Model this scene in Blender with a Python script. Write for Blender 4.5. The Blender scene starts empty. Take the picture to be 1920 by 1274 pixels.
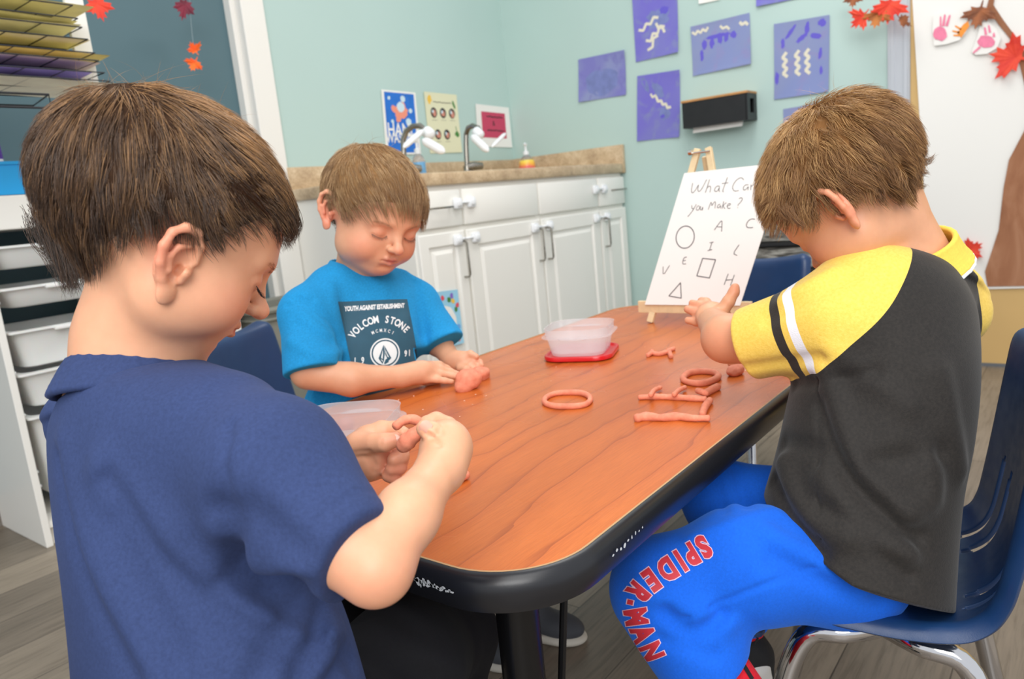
import bpy, bmesh, math, random
import numpy as np
from mathutils import Vector, Matrix

SC = bpy.context.scene
COL = SC.collection
# ------------------------------------------------------------------ camera
YAW, PITCH, ROLL, FPX = 0.672772024, -0.186298515, -0.0990228589, 1402.4
cy, sy, cp, sp = math.cos(YAW), math.sin(YAW), math.cos(PITCH), math.sin(PITCH)
FWD = Vector((cp*cy, cp*sy, sp))
_r0 = FWD.cross(Vector((0, 0, 1))).normalized(); _u0 = _r0.cross(FWD)
RGT = _r0*math.cos(ROLL) + _u0*math.sin(ROLL)
UPV = _u0*math.cos(ROLL) - _r0*math.sin(ROLL)
CAM = Vector((0, 0, 0.8))
cam_data = bpy.data.cameras.new('camera')
cam = bpy.data.objects.new('camera', cam_data); COL.objects.link(cam)
m3 = Matrix((RGT, UPV, -FWD)).transposed()
cam.matrix_world = Matrix.Translation(CAM) @ m3.to_4x4()
cam_data.sensor_fit = 'HORIZONTAL'; cam_data.sensor_width = 36.0
cam_data.lens = FPX/1920*36.0
cam_data.clip_start = 0.02
cam_data.dof.use_dof = True; cam_data.dof.focus_distance = 0.72; cam_data.dof.aperture_fstop = 9.0
SC.camera = cam
# ------------------------------------------------------------------ world, lights, exposure
SC.view_settings.view_transform = 'Standard'
SC.view_settings.look = 'None'
SC.view_settings.gamma = 1.0
SC.view_settings.use_curve_mapping = False
SC.view_settings.exposure = 0.27
w = bpy.data.worlds.new('world'); SC.world = w; w.use_nodes = True
w.node_tree.nodes['Background'].inputs[0].default_value = (0.93, 0.96, 1.0, 1)
w.node_tree.nodes['Background'].inputs[1].default_value = 0.80

def area(name, loc, target, sx, sy_, power, col=(1, 1, 1)):
    l = bpy.data.lights.new(name, 'AREA'); l.shape = 'RECTANGLE'; l.size = sx; l.size_y = sy_
    l.energy = power; l.color = col
    o = bpy.data.objects.new(name, l); COL.objects.link(o)
    o.location = loc
    o.rotation_euler = (Vector(target)-Vector(loc)).to_track_quat('-Z', 'Y').to_euler()
    return o
area('ceiling_light', (-0.3, -0.2, 2.45), (0.9, 0.6, 0.5), 1.6, 1.6, 25, (1, 0.98, 0.95))
area('ceiling_light', (2.0, 0.9, 2.5), (2.0, 0.9, 0), 1.2, 0.6, 14, (1, 0.98, 0.95))
area('bounced_flash', (-1.5, -1.05, 1.95), (1.0, 0.8, 0.6), 1.5, 1.2, 40, (1, 0.99, 0.97))

# ------------------------------------------------------------------ helpers
def srgb(r, g, b):
    f = lambda c: (c/255/12.92) if c/255 <= 0.04045 else ((c/255+0.055)/1.055)**2.4
    return (f(r), f(g), f(b), 1)

def lin(rgb):
    return srgb(*rgb)[:3]

class NT:
    def __init__(s, name):
        s.m = bpy.data.materials.new(name); s.m.use_nodes = True
        s.t = s.m.node_tree; s.b = s.t.nodes['Principled BSDF']
    def n(s, typ, **kw):
        nd = s.t.nodes.new(typ)
        for k, v in kw.items():
            if k.startswith('i_'):
                key = k[2:].replace('_', ' ')
                nd.inputs[int(key) if key.isdigit() else key].default_value = v
            else: setattr(nd, k, v)
        return nd
    def l(s, a, b): s.t.links.new(a, b)
    def mix(s, f, a, b, blend='MIX'):
        nd = s.t.nodes.new('ShaderNodeMix'); nd.data_type = 'RGBA'; nd.blend_type = blend
        for sock, v in ((nd.inputs[0], f), (nd.inputs[6], a), (nd.inputs[7], b)):
            if hasattr(v, 'links'): s.l(v, sock)
            else: sock.default_value = v
        return nd.outputs[2]
    def ramp(s, fac, stops):
        nd = s.t.nodes.new('ShaderNodeValToRGB'); s.l(fac, nd.inputs[0])
        e = nd.color_ramp.elements
        while len(e) < len(stops): e.new(0.5)
        for el, (p, c) in zip(e, stops): el.position = p; el.color = c if len(c) == 4 else (*c, 1)
        return nd.outputs[0]
    def math(s, op, a, b=0.0, c=None):
        nd = s.t.nodes.new('ShaderNodeMath'); nd.operation = op
        for i, v in enumerate((a, b) if c is None else (a, b, c)):
            if hasattr(v, 'links'): s.l(v, nd.inputs[i])
            else: nd.inputs[i].default_value = v
        return nd.outputs[0]
    def noise(s, scale, detail=3, rough=0.5, vec=None, dist=0.0):
        nd = s.t.nodes.new('ShaderNodeTexNoise')
        nd.inputs['Scale'].default_value = scale; nd.inputs['Detail'].default_value = detail
        nd.inputs['Roughness'].default_value = rough; nd.inputs['Distortion'].default_value = dist
        if vec is None: vec = s.coord()
        s.l(vec, nd.inputs['Vector'])
        return nd.outputs[0]
    def coord(s, scale=None, rot=None, kind='Object'):
        tc = s.t.nodes.new('ShaderNodeTexCoord')
        if scale is None and rot is None: return tc.outputs[kind]
        mp = s.t.nodes.new('ShaderNodeMapping'); s.l(tc.outputs[kind], mp.inputs[0])
        if scale: mp.inputs['Scale'].default_value = scale
        if rot: mp.inputs['Rotation'].default_value = rot
        return mp.outputs[0]
    def bump(s, h, strength=0.3, dist=0.001):
        b = s.t.nodes.new('ShaderNodeBump'); b.inputs['Strength'].default_value = strength
        b.inputs['Distance'].default_value = dist; s.l(h, b.inputs['Height'])
        s.l(b.outputs[0], s.b.inputs['Normal'])
    def attr(s, name):
        a = s.t.nodes.new('ShaderNodeAttribute'); a.attribute_name = name; return a
    def base(s, v):
        if hasattr(v, 'links'): s.l(v, s.b.inputs['Base Color'])
        else: s.b.inputs['Base Color'].default_value = v
    def set(s, **kw):
        for k, v in kw.items(): s.b.inputs[k.replace('_', ' ')].default_value = v
        return s

def simple(name, rgb, rough=0.5, metal=0.0, noise=0.0, nscale=30, bump=0.0, bscale=200, **kw):
    t = NT(name); t.set(Roughness=rough, Metallic=metal); t.set(**kw)
    c = srgb(*rgb)
    if noise:
        d = tuple(x*(1-noise) for x in c[:3])+(1,)
        u = tuple(min(1, x*(1+noise)) for x in c[:3])+(1,)
        t.base(t.ramp(t.noise(nscale), [(0.3, d), (0.7, u)]))
    else:
        t.base(c)
        # tiny procedural roughness variation keeps the surface from looking like plain plastic
        r = t.ramp(t.noise(nscale, 2), [(0.3, (rough*0.9,)*3), (0.7, (min(1, rough*1.1),)*3)])
        t.l(r, t.b.inputs['Roughness'])
    if bump: t.bump(t.noise(bscale, 2), bump, 0.0006)
    return t.m

def link_mesh(name, me, mat=None, parent=None, smooth=False):
    o = bpy.data.objects.new(name, me); COL.objects.link(o)
    if mat is not None:
        for m_ in (mat if isinstance(mat, (list, tuple)) else [mat]): me.materials.append(m_)
    if parent is not None: o.parent = parent
    if smooth:
        me.polygons.foreach_set('use_smooth', [True]*len(me.polygons))
    return o

def rawmesh(name, verts, faces, mat=None, parent=None, smooth=False, sharp=None):
    me = bpy.data.meshes.new(name); me.from_pydata([tuple(v) for v in verts], [], faces); me.update()
    o = link_mesh(name, me, mat, parent, smooth)
    if sharp is not None and smooth: me.set_sharp_from_angle(angle=sharp)
    return o

def tag(o, label=None, cat=None, group=None, kind=None):
    if label: o['label'] = label
    if cat: o['category'] = cat
    if group: o['group'] = group
    if kind: o['kind'] = kind
    return o

def empty(name, loc, label=None, cat=None, group=None, rz=0, kind=None):
    o = bpy.data.objects.new(name, None); COL.objects.link(o); o.location = loc; o.rotation_euler = (0, 0, rz)
    o.empty_display_size = 0.05
    return tag(o, label, cat, group, kind)

def world_loc(p):
    t = Vector((0, 0, 0))
    while p is not None: t = t+p.location; p = p.parent
    return t

class BM:
    """collects shapes, linked as one mesh"""
    def __init__(s): s.v = []; s.f = []; s.mi = []
    def add(s, vs, fs, mi=0):
        n = len(s.v); s.v += [Vector(v) for v in vs]; s.f += [tuple(i+n for i in f) for f in fs]; s.mi += [mi]*len(fs)
    def box(s, lo, hi, mi=0, M=None, bev=0.0):
        if bev > 0:
            b = bmesh.new(); bmesh.ops.create_cube(b, size=1)
            for v in b.verts:
                v.co = Vector([(lo[i]+hi[i])/2 + v.co[i]*(hi[i]-lo[i]) for i in range(3)])
            bmesh.ops.bevel(b, geom=b.edges[:], offset=bev, segments=2, profile=0.5, affect='EDGES')
            b.verts.index_update()
            vs = [v.co.copy() for v in b.verts]; fs = [[v.index for v in f.verts] for f in b.faces]; b.free()
        else:
            x0, y0, z0 = lo; x1, y1, z1 = hi
            vs = [(x0, y0, z0), (x1, y0, z0), (x1, y1, z0), (x0, y1, z0), (x0, y0, z1), (x1, y0, z1), (x1, y1, z1), (x0, y1, z1)]
            fs = [(0, 3, 2, 1), (4, 5, 6, 7), (0, 1, 5, 4), (1, 2, 6, 5), (2, 3, 7, 6), (3, 0, 4, 7)]
        if M is not None: vs = [M @ Vector(v) for v in vs]
        s.add(vs, fs, mi); return s
    def tube(s, pts, r, n=10, mi=0, closed=False, cap=True, flat=None):
        pts = [Vector(p) for p in pts]; N = len(pts)
        rr = r if isinstance(r, (list, tuple, np.ndarray)) else [r]*N
        base = len(s.v); prev = None
        for i, p in enumerate(pts):
            if closed: t = pts[(i+1) % N]-pts[i-1]
            else: t = pts[min(i+1, N-1)]-pts[max(i-1, 0)]
            t.normalize()
            if prev is None:
                a = Vector((0, 0, 1)) if abs(t.z) < 0.9 else Vector((1, 0, 0))
                u = t.cross(a).normalized()
            else:
                u = (prev - t*prev.dot(t)).normalized()
            prev = u; v2 = t.cross(u)
            for k in range(n):
                th = 2*math.pi*k/n
                s.v.append(p + (u*math.cos(th) + v2*math.sin(th)*(flat if flat else 1))*rr[i])
        segs = N if closed else N-1
        for i in range(segs):
            j = (i+1) % N
            for k in range(n):
                k2 = (k+1) % n
                s.f.append((base+i*n+k, base+i*n+k2, base+j*n+k2, base+j*n+k)); s.mi.append(mi)
        if cap and not closed:
            s.f.append(tuple(base+k for k in range(n))[::-1]); s.mi.append(mi)
            s.f.append(tuple(base+(N-1)*n+k for k in range(n))); s.mi.append(mi)
        return s
    def lathe(s, prof, n=32, center=(0, 0, 0), mi=0, M=None):
        base = len(s.v); c = Vector(center)
        for r, z in prof:
            for k in range(n):
                th = 2*math.pi*k/n; p = Vector((r*math.cos(th), r*math.sin(th), z))
                if M is not None: p = M @ p
                s.v.append(p + c)
        for i in range(len(prof)-1):
            for k in range(n):
                k2 = (k+1) % n
                s.f.append((base+i*n+k, base+i*n+k2, base+(i+1)*n+k2, base+(i+1)*n+k)); s.mi.append(mi)
        s.f.append(tuple(base+k for k in range(n))[::-1]); s.mi.append(mi)
        s.f.append(tuple(base+(len(prof)-1)*n+k for k in range(n))); s.mi.append(mi)
        return s
    def prism(s, outline, z0, z1, mi=0, M=None):
        n = len(outline)
        vs = [Vector((x, y, z0)) for x, y in outline]+[Vector((x, y, z1)) for x, y in outline]
        fs = [tuple(range(n))[::-1], tuple(range(n, 2*n))]+[(i, (i+1) % n, n+(i+1) % n, n+i) for i in range(n)]
        if M is not None: vs = [M @ v for v in vs]
        s.add(vs, fs, mi); return s
    def build(s, name, mat=None, parent=None, smooth=False, sharp=0.6, origin=None, local=False):
        me = bpy.data.meshes.new(name)
        off = Vector((0, 0, 0)) if origin is None else Vector(origin)
        if parent is not None and not local: off = world_loc(parent)
        vs = [v-off for v in s.v]
        me.from_pydata([tuple(v) for v in vs], [], s.f); me.update()
        o = link_mesh(name, me, mat, parent, smooth)
        if any(s.mi): me.polygons.foreach_set('material_index', s.mi)
        if smooth: me.set_sharp_from_angle(angle=sharp)
        if origin is not None and parent is None: o.location = origin
        return o

def rrect(x0, y0, x1, y1, r, n=8):
    out = []
    for cx, cy_, a0 in ((x1-r, y1-r, 0), (x0+r, y1-r, 90), (x0+r, y0+r, 180), (x1-r, y0+r, 270)):
        for i in range(n+1):
            a = math.radians(a0+90*i/n); out.append((cx+r*math.cos(a), cy_+r*math.sin(a)))
    return out

def basis(o, x, y, z=None):
    x = Vector(x).normalized(); y = Vector(y); y = (y-x*y.dot(x)).normalized(); z = x.cross(y)
    return Matrix.Translation(Vector(o)) @ Matrix((x, y, z)).transposed().to_4x4()

def text_verts(body, size, bold=0.0, align='CENTER', space=1.0, depth=0.0, sx=1.0):
    """outline of a word in the built-in letter shapes, as (verts, faces) in the xy plane"""
    c = bpy.data.curves.new('lettering', 'FONT'); c.body = body; c.size = size; c.offset = bold
    c.align_x = align; c.align_y = 'CENTER'; c.space_character = space; c.extrude = depth; c.resolution_u = 3
    o = bpy.data.objects.new('lettering', c); COL.objects.link(o)
    dg = bpy.context.evaluated_depsgraph_get(); me = bpy.data.meshes.new_from_object(o.evaluated_get(dg))
    vs = [Vector((v.co.x*sx, v.co.y, v.co.z)) for v in me.vertices]; fs = [tuple(p.vertices) for p in me.polygons]
    bpy.data.objects.remove(o); bpy.data.curves.remove(c); bpy.data.meshes.remove(me)
    return vs, fs

F32 = np.float32
def crsample(vals, n):
    v = np.array(vals, float); v = v.reshape(len(v), -1); m = len(v); out = []
    for x in np.linspace(0, m-1, n):
        i = min(int(x), m-2); t = x-i; p0, p1, p2, p3 = v[max(i-1, 0)], v[i], v[i+1], v[min(i+2, m-1)]
        out.append(0.5*(2*p1+(-p0+p2)*t+(2*p0-5*p1+4*p2-p3)*t*t+(-p0+3*p1-3*p2+p3)*t**3))
    return np.array(out, dtype=F32)

# ================================================================== the room
XR, YB, YF = 3.28, 2.476, 1.835      # right wall, back wall, cabinet fronts
def wall_mat(name, rgb):
    t = NT(name); t.set(Roughness=0.55)
    c = srgb(*rgb); n = t.noise(1.3, 2)
    t.base(t.ramp(n, [(0.3, tuple(x*0.97 for x in c[:3])), (0.7, tuple(min(1, x*1.03) for x in c[:3]))]))
    t.bump(t.noise(260, 3), 0.12, 0.0006); return t.m
M_wall = wall_mat('aqua_wall_paint', (182, 206, 200))
M_dark = wall_mat('deep_teal_paint', (80, 108, 116))
M_trim = simple('white_gloss_paint', (236, 233, 226), 0.35)
M_white = simple('white_cabinet_paint', (240, 238, 231), 0.32)
M_chrome = simple('chrome', (200, 198, 192), 0.12, 1.0)
M_steel = simple('brushed_nickel', (150, 145, 136), 0.28, 1.0)
M_black = simple('black_metal', (22, 22, 24), 0.4)
M_wplas = simple('white_plastic', (238, 240, 242), 0.3)

def planks():
    t = NT('grey_brown_plank_floor'); t.set(Roughness=0.42)
    co = t.coord(rot=(0, 0, 0))
    br = t.n('ShaderNodeTexBrick'); t.l(co, br.inputs['Vector'])
    br.offset = 0.37
    for k, v in (('Scale', 1.0), ('Brick Width', 1.1), ('Row Height', 0.155), ('Mortar Size', 0.0012), ('Mortar Smooth', 0.1), ('Bias', 0.0)):
        br.inputs[k].default_value = v
    br.inputs['Color1'].default_value = srgb(122, 112, 100); br.inputs['Color2'].default_value = srgb(158, 146, 130)
    br.inputs['Mortar'].default_value = srgb(78, 70, 62)
    g = t.noise(7, 5, 0.65, t.coord(scale=(1.2, 16, 1)), 0.4)
    g2 = t.noise(3, 3, 0.5, t.coord(scale=(0.8, 3, 1)))
    gr = t.ramp(g, [(0.25, (0.55, 0.53, 0.5)), (0.5, (0.95, 0.95, 0.94)), (0.8, (1.15, 1.13, 1.1))])
    gr2 = t.ramp(g2, [(0.3, (0.82, 0.8, 0.78)), (0.7, (1.12, 1.1, 1.08))])
    c = t.mix(1.0, br.outputs[0], gr, 'MULTIPLY'); t.base(t.mix(1.0, c, gr2, 'MULTIPLY'))
    t.bump(g, 0.15, 0.0008); return t.m
b = BM(); b.box((-2.2, -2.2, -0.05), (XR+0.1, YB+0.2, 0.0)); fl = b.build('floor', planks()); fl['kind'] = 'structure'
b = BM(); b.box((1.80, YB, 0), (XR+0.1, YB+0.12, 2.7)); tag(b.build('wall_back', M_wall), kind='structure')
b = BM(); b.box((XR, -2.2, 0), (XR+0.1, YB, 2.7)); tag(b.build('wall_right', M_wall), kind='structure')
b = BM(); b.box((-2.2, YB+0.056, 0), (1.74, YB+0.16, 2.7)); tag(b.build('wall_left', M_dark), kind='structure')
b = BM(); b.box((1.719, YB-0.02, 0), (1.817, YB+0.056, 2.7), bev=0.003); b.box((1.70, YB+0.02, 0), (1.719, YB+0.056, 2.7))
tag(b.build('trim_1', M_trim), kind='structure')
b = BM(); b.box((-2.2, YB+0.042, 0), (1.69, YB+0.056, 0.09)); tag(b.build('baseboard_back', simple('taupe_vinyl_base', (128, 120, 112), 0.5)), kind='structure')
# aluminium edging strip beside the board
b = BM(); b.box((XR-0.012, 0.575, 0), (XR, 0.655, 2.7), bev=0.003); b.box((XR-0.02, 0.585, 0), (XR-0.012, 0.597, 2.7)); b.box((XR-0.018, 0.63, 0), (XR-0.012, 0.642, 2.7))
tag(b.build('trim_2', simple('brushed_aluminium', (196, 200, 206), 0.35, 0.35)), kind='structure')

# ------------------------------------------------------------------ countertop
def lam():
    t = NT('speckled_tan_laminate'); t.set(Roughness=0.4)
    a = t.ramp(t.noise(14, 5, 0.65), [(0.3, lin((176, 150, 120))), (0.5, lin((203, 178, 144))), (0.7, lin((222, 200, 168)))])
    s2 = t.ramp(t.noise(160, 2, 0.5), [(0.4, (0.8, 0.76, 0.7)), (0.55, (1, 1, 1))])
    t.base(t.mix(0.8, a, s2, 'MULTIPLY')); return t.m
M_lam = lam()
ct = empty('countertop', (2.54, 2.15, 0.868), 'speckled tan laminate countertop with backsplash on the white cabinets', 'countertop')
b = BM(); b.box((1.80, YF-0.025, 0.868), (XR-0.002, YB-0.002, 0.912), bev=0.008); b.build('worktop', M_lam, ct, smooth=True)
b = BM(); b.box((1.81, YB-0.022, 0.912), (XR-0.022, YB-0.002, 0.998), bev=0.003); b.build('backsplash', M_lam, ct, smooth=True)
b = BM(); b.box((XR-0.024, YF-0.027, 0.866), (XR-0.002, YB-0.002, 1.0), bev=0.003); b.build('side_splash', M_lam, ct, smooth=True)

# ------------------------------------------------------------------ base cabinets
def wire_pull(b, p, L, vertical=True):
    x, y, z = p; h = L/2; o = -0.028
    if vertical: pts = [(x, y, z+h), (x, y+o*0.8, z+h), (x, y+o, z+h-0.008), (x, y+o, z-h+0.008), (x, y+o*0.8, z-h), (x, y, z-h)]
    else: pts = [(x-h, y, z), (x-h, y+o*0.8, z), (x-h+0.008, y+o, z), (x+h-0.008, y+o, z), (x+h, y+o*0.8, z), (x+h, y, z)]
    b.tube(pts, 0.0035, 8)
def lock(b, p, s=1):
    x, y, z = p
    b.box((x-0.02, y-0.016, z-0.019), (x+0.02, y, z+0.019), bev=0.006)
    b.box((x-0.012, y-0.022, z-0.010), (x+0.012, y-0.014, z+0.010), bev=0.003)
    b.tube([(x, y-0.008, z), (x+0.03*s, y-0.012, z+0.002), (x+0.05*s, y-0.004, z)], 0.005, 6)
def door_panel(x0, x1, z0, z1, yf):
    """five-piece door face with a raised middle field"""
    b = BM(); th = 0.02; fr = 0.058 if x1-x0 > 0.3 else 0.045
    rings = [(0, yf+th), (0, yf+0.003), (0.004, yf), (fr, yf), (fr+0.006, yf+0.008), (fr+0.016, yf+0.008), (fr+0.03, yf+0.001)]
    vs = []; fs = []
    for ins, y in rings:
        vs += [(x0+ins, y, z0+ins), (x1-ins, y, z0+ins), (x1-ins, y, z1-ins), (x0+ins, y, z1-ins)]
    for i in range(len(rings)-1):
        for k in range(4): fs.append((4*i+k, 4*i+(k+1) % 4, 4*i+4+(k+1) % 4, 4*i+4+k))
    fs.append(tuple(range(4*len(rings)-4, 4*len(rings)))); fs.append((3, 2, 1, 0))
    b.add(vs, fs); return b
units = [
 (1.82, 2.07, 'white base cabinet at the left end, mostly behind the seated boy in blue', 'R', True),
 (2.07, 2.545, 'wide white base cabinet whose door touches the left narrow cabinet', 'R', False),
 (2.545, 3.02, 'wide white base cabinet in the middle right under the counter', 'L', False),
 (3.02, 3.27, 'narrow white base cabinet in the corner beside the aqua wall', 'L', True)]
for x0, x1, lab, side, narrow in units:
    c = empty('base_cabinet', ((x0+x1)/2, 2.15, 0), lab, 'cabinet', 'white base cabinets under the counter')
    b = BM(); b.box((x0, YF, 0.1), (x1, YB-0.004, 0.868)); b.box((x0, YF+0.06, 0), (x1, YB-0.004, 0.1)); b.build('body', M_white, c)
    b = BM(); b.box((x0+0.006, YF-0.02, 0.722), (x1-0.006, YF, 0.850), bev=0.005); dr = b.build('drawer', M_white, c, smooth=True)
    if narrow:
        b = BM(); wire_pull(b, ((x0+x1)/2+(0.045 if x0 > 3 else 0.0), YF-0.02, 0.79), 0.1, False); tag(b.build('handle', M_steel, dr, smooth=True), 'nickel wire handle')
    b = BM(); lx = x1-0.035 if (x0 < 2 or abs(x0-2.545) < 0.01) else x0+0.04
    lock(b, (lx, YF-0.02, 0.80), 1 if lx > (x0+x1)/2 else -1); tag(b.build('child_lock', M_wplas, dr, smooth=True), 'white plastic child lock')
    d = door_panel(x0+0.006, x1-0.006, 0.115, 0.704, YF-0.02).build('door', M_white, c)
    hx = x1-0.03 if side == 'R' else x0+0.03
    b = BM(); wire_pull(b, (hx, YF-0.02, 0.60), 0.13); tag(b.build('handle', M_steel, d, smooth=True), 'nickel wire handle')
    b = BM(); lock(b, (hx+(-0.025 if side == 'R' else 0.02), YF-0.02, 0.672), 1 if side == 'R' else -1)
    if not narrow:
        tag(b.build('child_lock', M_wplas, d, smooth=True), 'white plastic child lock'); b = BM(); lock(b, ((x0+0.045) if side == 'R' else (x1-0.045), YF-0.02, 0.672), -1 if side == 'R' else 1)
    tag(b.build('child_lock', M_wplas, d, smooth=True), 'white plastic child lock')

# ------------------------------------------------------------------ things on the counter
def faucet(lab, bx, by, arms, arch):
    f = empty('faucet', (bx, by, 0.912), lab, 'faucet', 'chrome faucets with white extenders')
    b = BM(); b.lathe([(0.03, 0), (0.03, 0.008), (0.02, 0.02), (0.016, 0.03), (0.016, 0.05)], 20, (bx, by, 0.912))
    b.tube([(bx, by, 0.955), (bx+0.03, by-0.02, 0.958), (bx+0.065, by-0.035, 0.955)], [0.020, 0.019, 0.015], 14)
    b.build('base', M_steel, f, smooth=True)
    b = BM(); b.tube(arch, 0.0115, 12); b.build('spout', M_steel, f, smooth=True)
    for p0, p1, w, fl_ in arms:
        b = BM(); p0 = Vector(p0); p1 = Vector(p1)
        n = 12; pts = [p0.lerp(p1, i/n) for i in range(n+1)]
        rr = [w*(1-0.75*abs(2*i/n-1)**6) for i in range(n+1)]
        b.tube(pts, rr, 14, flat=fl_); b.build('extender', M_wplas, f, smooth=True)
fx, fy, fz = (2.6233, 2.2500, 0.9449)
faucet('chrome gooseneck faucet with white extender, nearer the pink notice', fx, fy,
       [((2.5350, 2.1300, 1.0788), (2.5406, 2.0500, 1.0028), 0.017, 1), ((2.7361, 2.1000, 1.0851), (2.6277, 2.1000, 1.0256), 0.009, 1), ((2.5963, 2.1600, 1.1077), (2.5897, 2.1200, 1.0710), 0.022, 1)],
       [(fx, fy, 0.95), (2.6327, 2.2500, 1.0455), (2.6416, 2.2500, 1.0990), (2.6255, 2.2200, 1.1227), (2.6204, 2.1900, 1.1278), (2.6193, 2.1600, 1.1148), (2.6131, 2.1400, 1.0895)])
fx, fy, fz = (2.2255, 2.2500, 0.9313)
faucet('chrome gooseneck faucet with white extender, above the head of the boy in blue', fx, fy,
       [((2.2329, 2.1200, 1.0969), (2.1096, 2.1200, 1.0300), 0.012, 1), ((2.1996, 2.1000, 1.0574), (2.2326, 2.0200, 0.9990), 0.018, 1), ((2.2843, 2.1600, 1.1026), (2.2778, 2.1200, 1.0724), 0.024, 1)],
       [(fx, fy, 0.95), (2.2372, 2.2500, 1.0165), (2.2445, 2.2500, 1.0759), (2.2484, 2.2300, 1.1071), (2.2577, 2.2000, 1.1222), (2.2699, 2.1700, 1.1204), (2.2738, 2.1500, 1.1012), (2.2720, 2.1400, 1.0790)])
def clear_plastic(name, rgb, alpha_t=0.85, rough=0.15):
    t = NT(name); t.set(Roughness=rough, IOR=1.3); t.base(srgb(*rgb))
    t.b.inputs['Transmission Weight'].default_value = alpha_t
    r = t.ramp(t.noise(40, 2), [(0.3, (rough*0.8,)*3), (0.7, (rough*1.2,)*3)]); t.l(r, t.b.inputs['Roughness']); return t.m
M_clear = clear_plastic('clear_bottle_plastic', (245, 248, 250), 0.8)
def labelmat():
    t = NT('bright_bottle_label'); t.set(Roughness=0.3)
    co = t.coord(); sx = t.n('ShaderNodeSeparateXYZ'); t.l(co, sx.inputs[0])
    v = t.math('MULTIPLY_ADD', sx.outputs[2], 13.0, -0.05)
    nz = t.math('MULTIPLY_ADD', t.noise(40, 2), 0.5, -0.25)
    t.base(t.ramp(t.math('ADD', v, nz), [(0.1, lin((225, 80, 120))), (0.4, lin((240, 110, 100))), (0.6, lin((250, 190, 70))), (0.85, lin((250, 225, 90)))]))
    return t.m
p = Vector((3.1495, 2.3000, 0.9339)); p.z = 0.912
so = empty('soap_bottle', p, 'round soap bottle with pink and yellow label, on the counter in the corner', 'bottle')
b = BM(); b.lathe([(0.026, 0), (0.036, 0.004), (0.041, 0.03), (0.038, 0.06), (0.024, 0.082), (0.013, 0.09), (0.013, 0.1)], 28, p); b.build('bottle_body', M_clear, so, smooth=True)
b = BM(); b.lathe([(0.0382, 0.012), (0.0418, 0.03), (0.0388, 0.06), (0.034, 0.068), (0.033, 0.068), (0.037, 0.06), (0.04, 0.03), (0.037, 0.012)], 28, p); b.build('wrap_label', labelmat(), so, smooth=True)
b = BM(); b.lathe([(0.015, 0.095), (0.015, 0.11), (0.006, 0.115), (0.005, 0.14), (0.009, 0.142), (0.009, 0.15)], 16, p)
b.tube([p+Vector((0, 0, 0.147)), p+Vector((-0.02, -0.012, 0.149)), p+Vector((-0.028, -0.017, 0.142))], 0.005, 8); b.build('pump', M_wplas, so, smooth=True)
p = Vector((2.3699, 2.3000, 0.9486)); p.z = 0.912
so = empty('soap_bottle', p, 'slim clear bottle with a pale blue label, behind the head of the boy in blue', 'bottle')
b = BM(); b.lathe([(0.024, 0), (0.028, 0.004), (0.028, 0.08), (0.02, 0.1), (0.011, 0.108), (0.011, 0.118)], 24, p); b.build('bottle_body', M_clear, so, smooth=True)
b = BM(); b.lathe([(0.0285, 0.015), (0.0285, 0.075), (0.0275, 0.075), (0.0275, 0.015)], 24, p); b.build('wrap_label', simple('pale_blue_label', (120, 180, 225), 0.3, noise=0.2), so, smooth=True)
b = BM(); b.lathe([(0.013, 0.11), (0.013, 0.13), (0.005, 0.135), (0.005, 0.16), (0.01, 0.162), (0.01, 0.17)], 16, p); b.build('pump', M_wplas, so, smooth=True)

# ------------------------------------------------------------------ paper on walls
def paper_on(name, cs, n, mats, label, cat, group=None, lift=0.004, curl=0.006, seed=0, th=0.0006):
    """sheet through four corners (tl,tr,br,bl), a little bowed away from the wall; returns object and a uv->point function"""
    rnd = random.Random(seed); n = Vector(n).normalized(); tl, tr, br, bl = [Vector(c) for c in cs]
    ph = rnd.random()*6
    def P(u, v, off=0.0):
        q = (tl*(1-u)+tr*u)*(1-v)+(bl*(1-u)+br*u)*v
        e = abs(2*u-1)**3*0.6+abs(2*v-1)**3*0.6
        return q+n*(lift+curl*(e*(0.55+0.45*math.sin(ph+3*u+4*v))+0.12*math.sin(5*u+ph)*math.sin(4*v))+off)
    b = BM(); N = 14
    for side in (0, 1):
        o_ = th*side
        vs = [P(i/N, j/N, o_) for j in range(N+1) for i in range(N+1)]
        fs = []
        for j in range(N):
            for i in range(N):
                q = (j*(N+1)+i, j*(N+1)+i+1, (j+1)*(N+1)+i+1, (j+1)*(N+1)+i)
                fs.append(q[::-1] if side else q)
        b.add(vs, fs)
    M2 = (N+1)*(N+1); rim = [i for i in range(N+1)]+[j*(N+1)+N for j in range(1, N+1)]+[N*(N+1)+i for i in range(N-1, -1, -1)]+[j*(N+1) for j in range(N-1, 0, -1)]
    vs0 = b.v[:]; fs = [(rim[k], rim[(k+1) % len(rim)], rim[(k+1) % len(rim)]+M2, rim[k]+M2) for k in range(len(rim))]
    b.f += fs; b.mi += [0]*len(fs)
    return b, P
def ribbon(b, P, pts, w, mi, off=0.0012):
    """flat strip following points given in sheet fractions"""
    for (u0, v0), (u1, v1) in zip(pts[:-1], pts[1:]):
        a = P(u0, v0, off); c = P(u1, v1, off); n = (P(u0+0.01, v0, off)-a).cross(P(u0, v0+0.01, off)-a).normalized()
        s_ = n.cross(c-a).normalized()*w; d = (c-a).normalized()*w*0.3
        b.add([a-d-s_, c+d-s_, c+d+s_, a-d+s_], [(0, 1, 2, 3)], mi)
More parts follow.
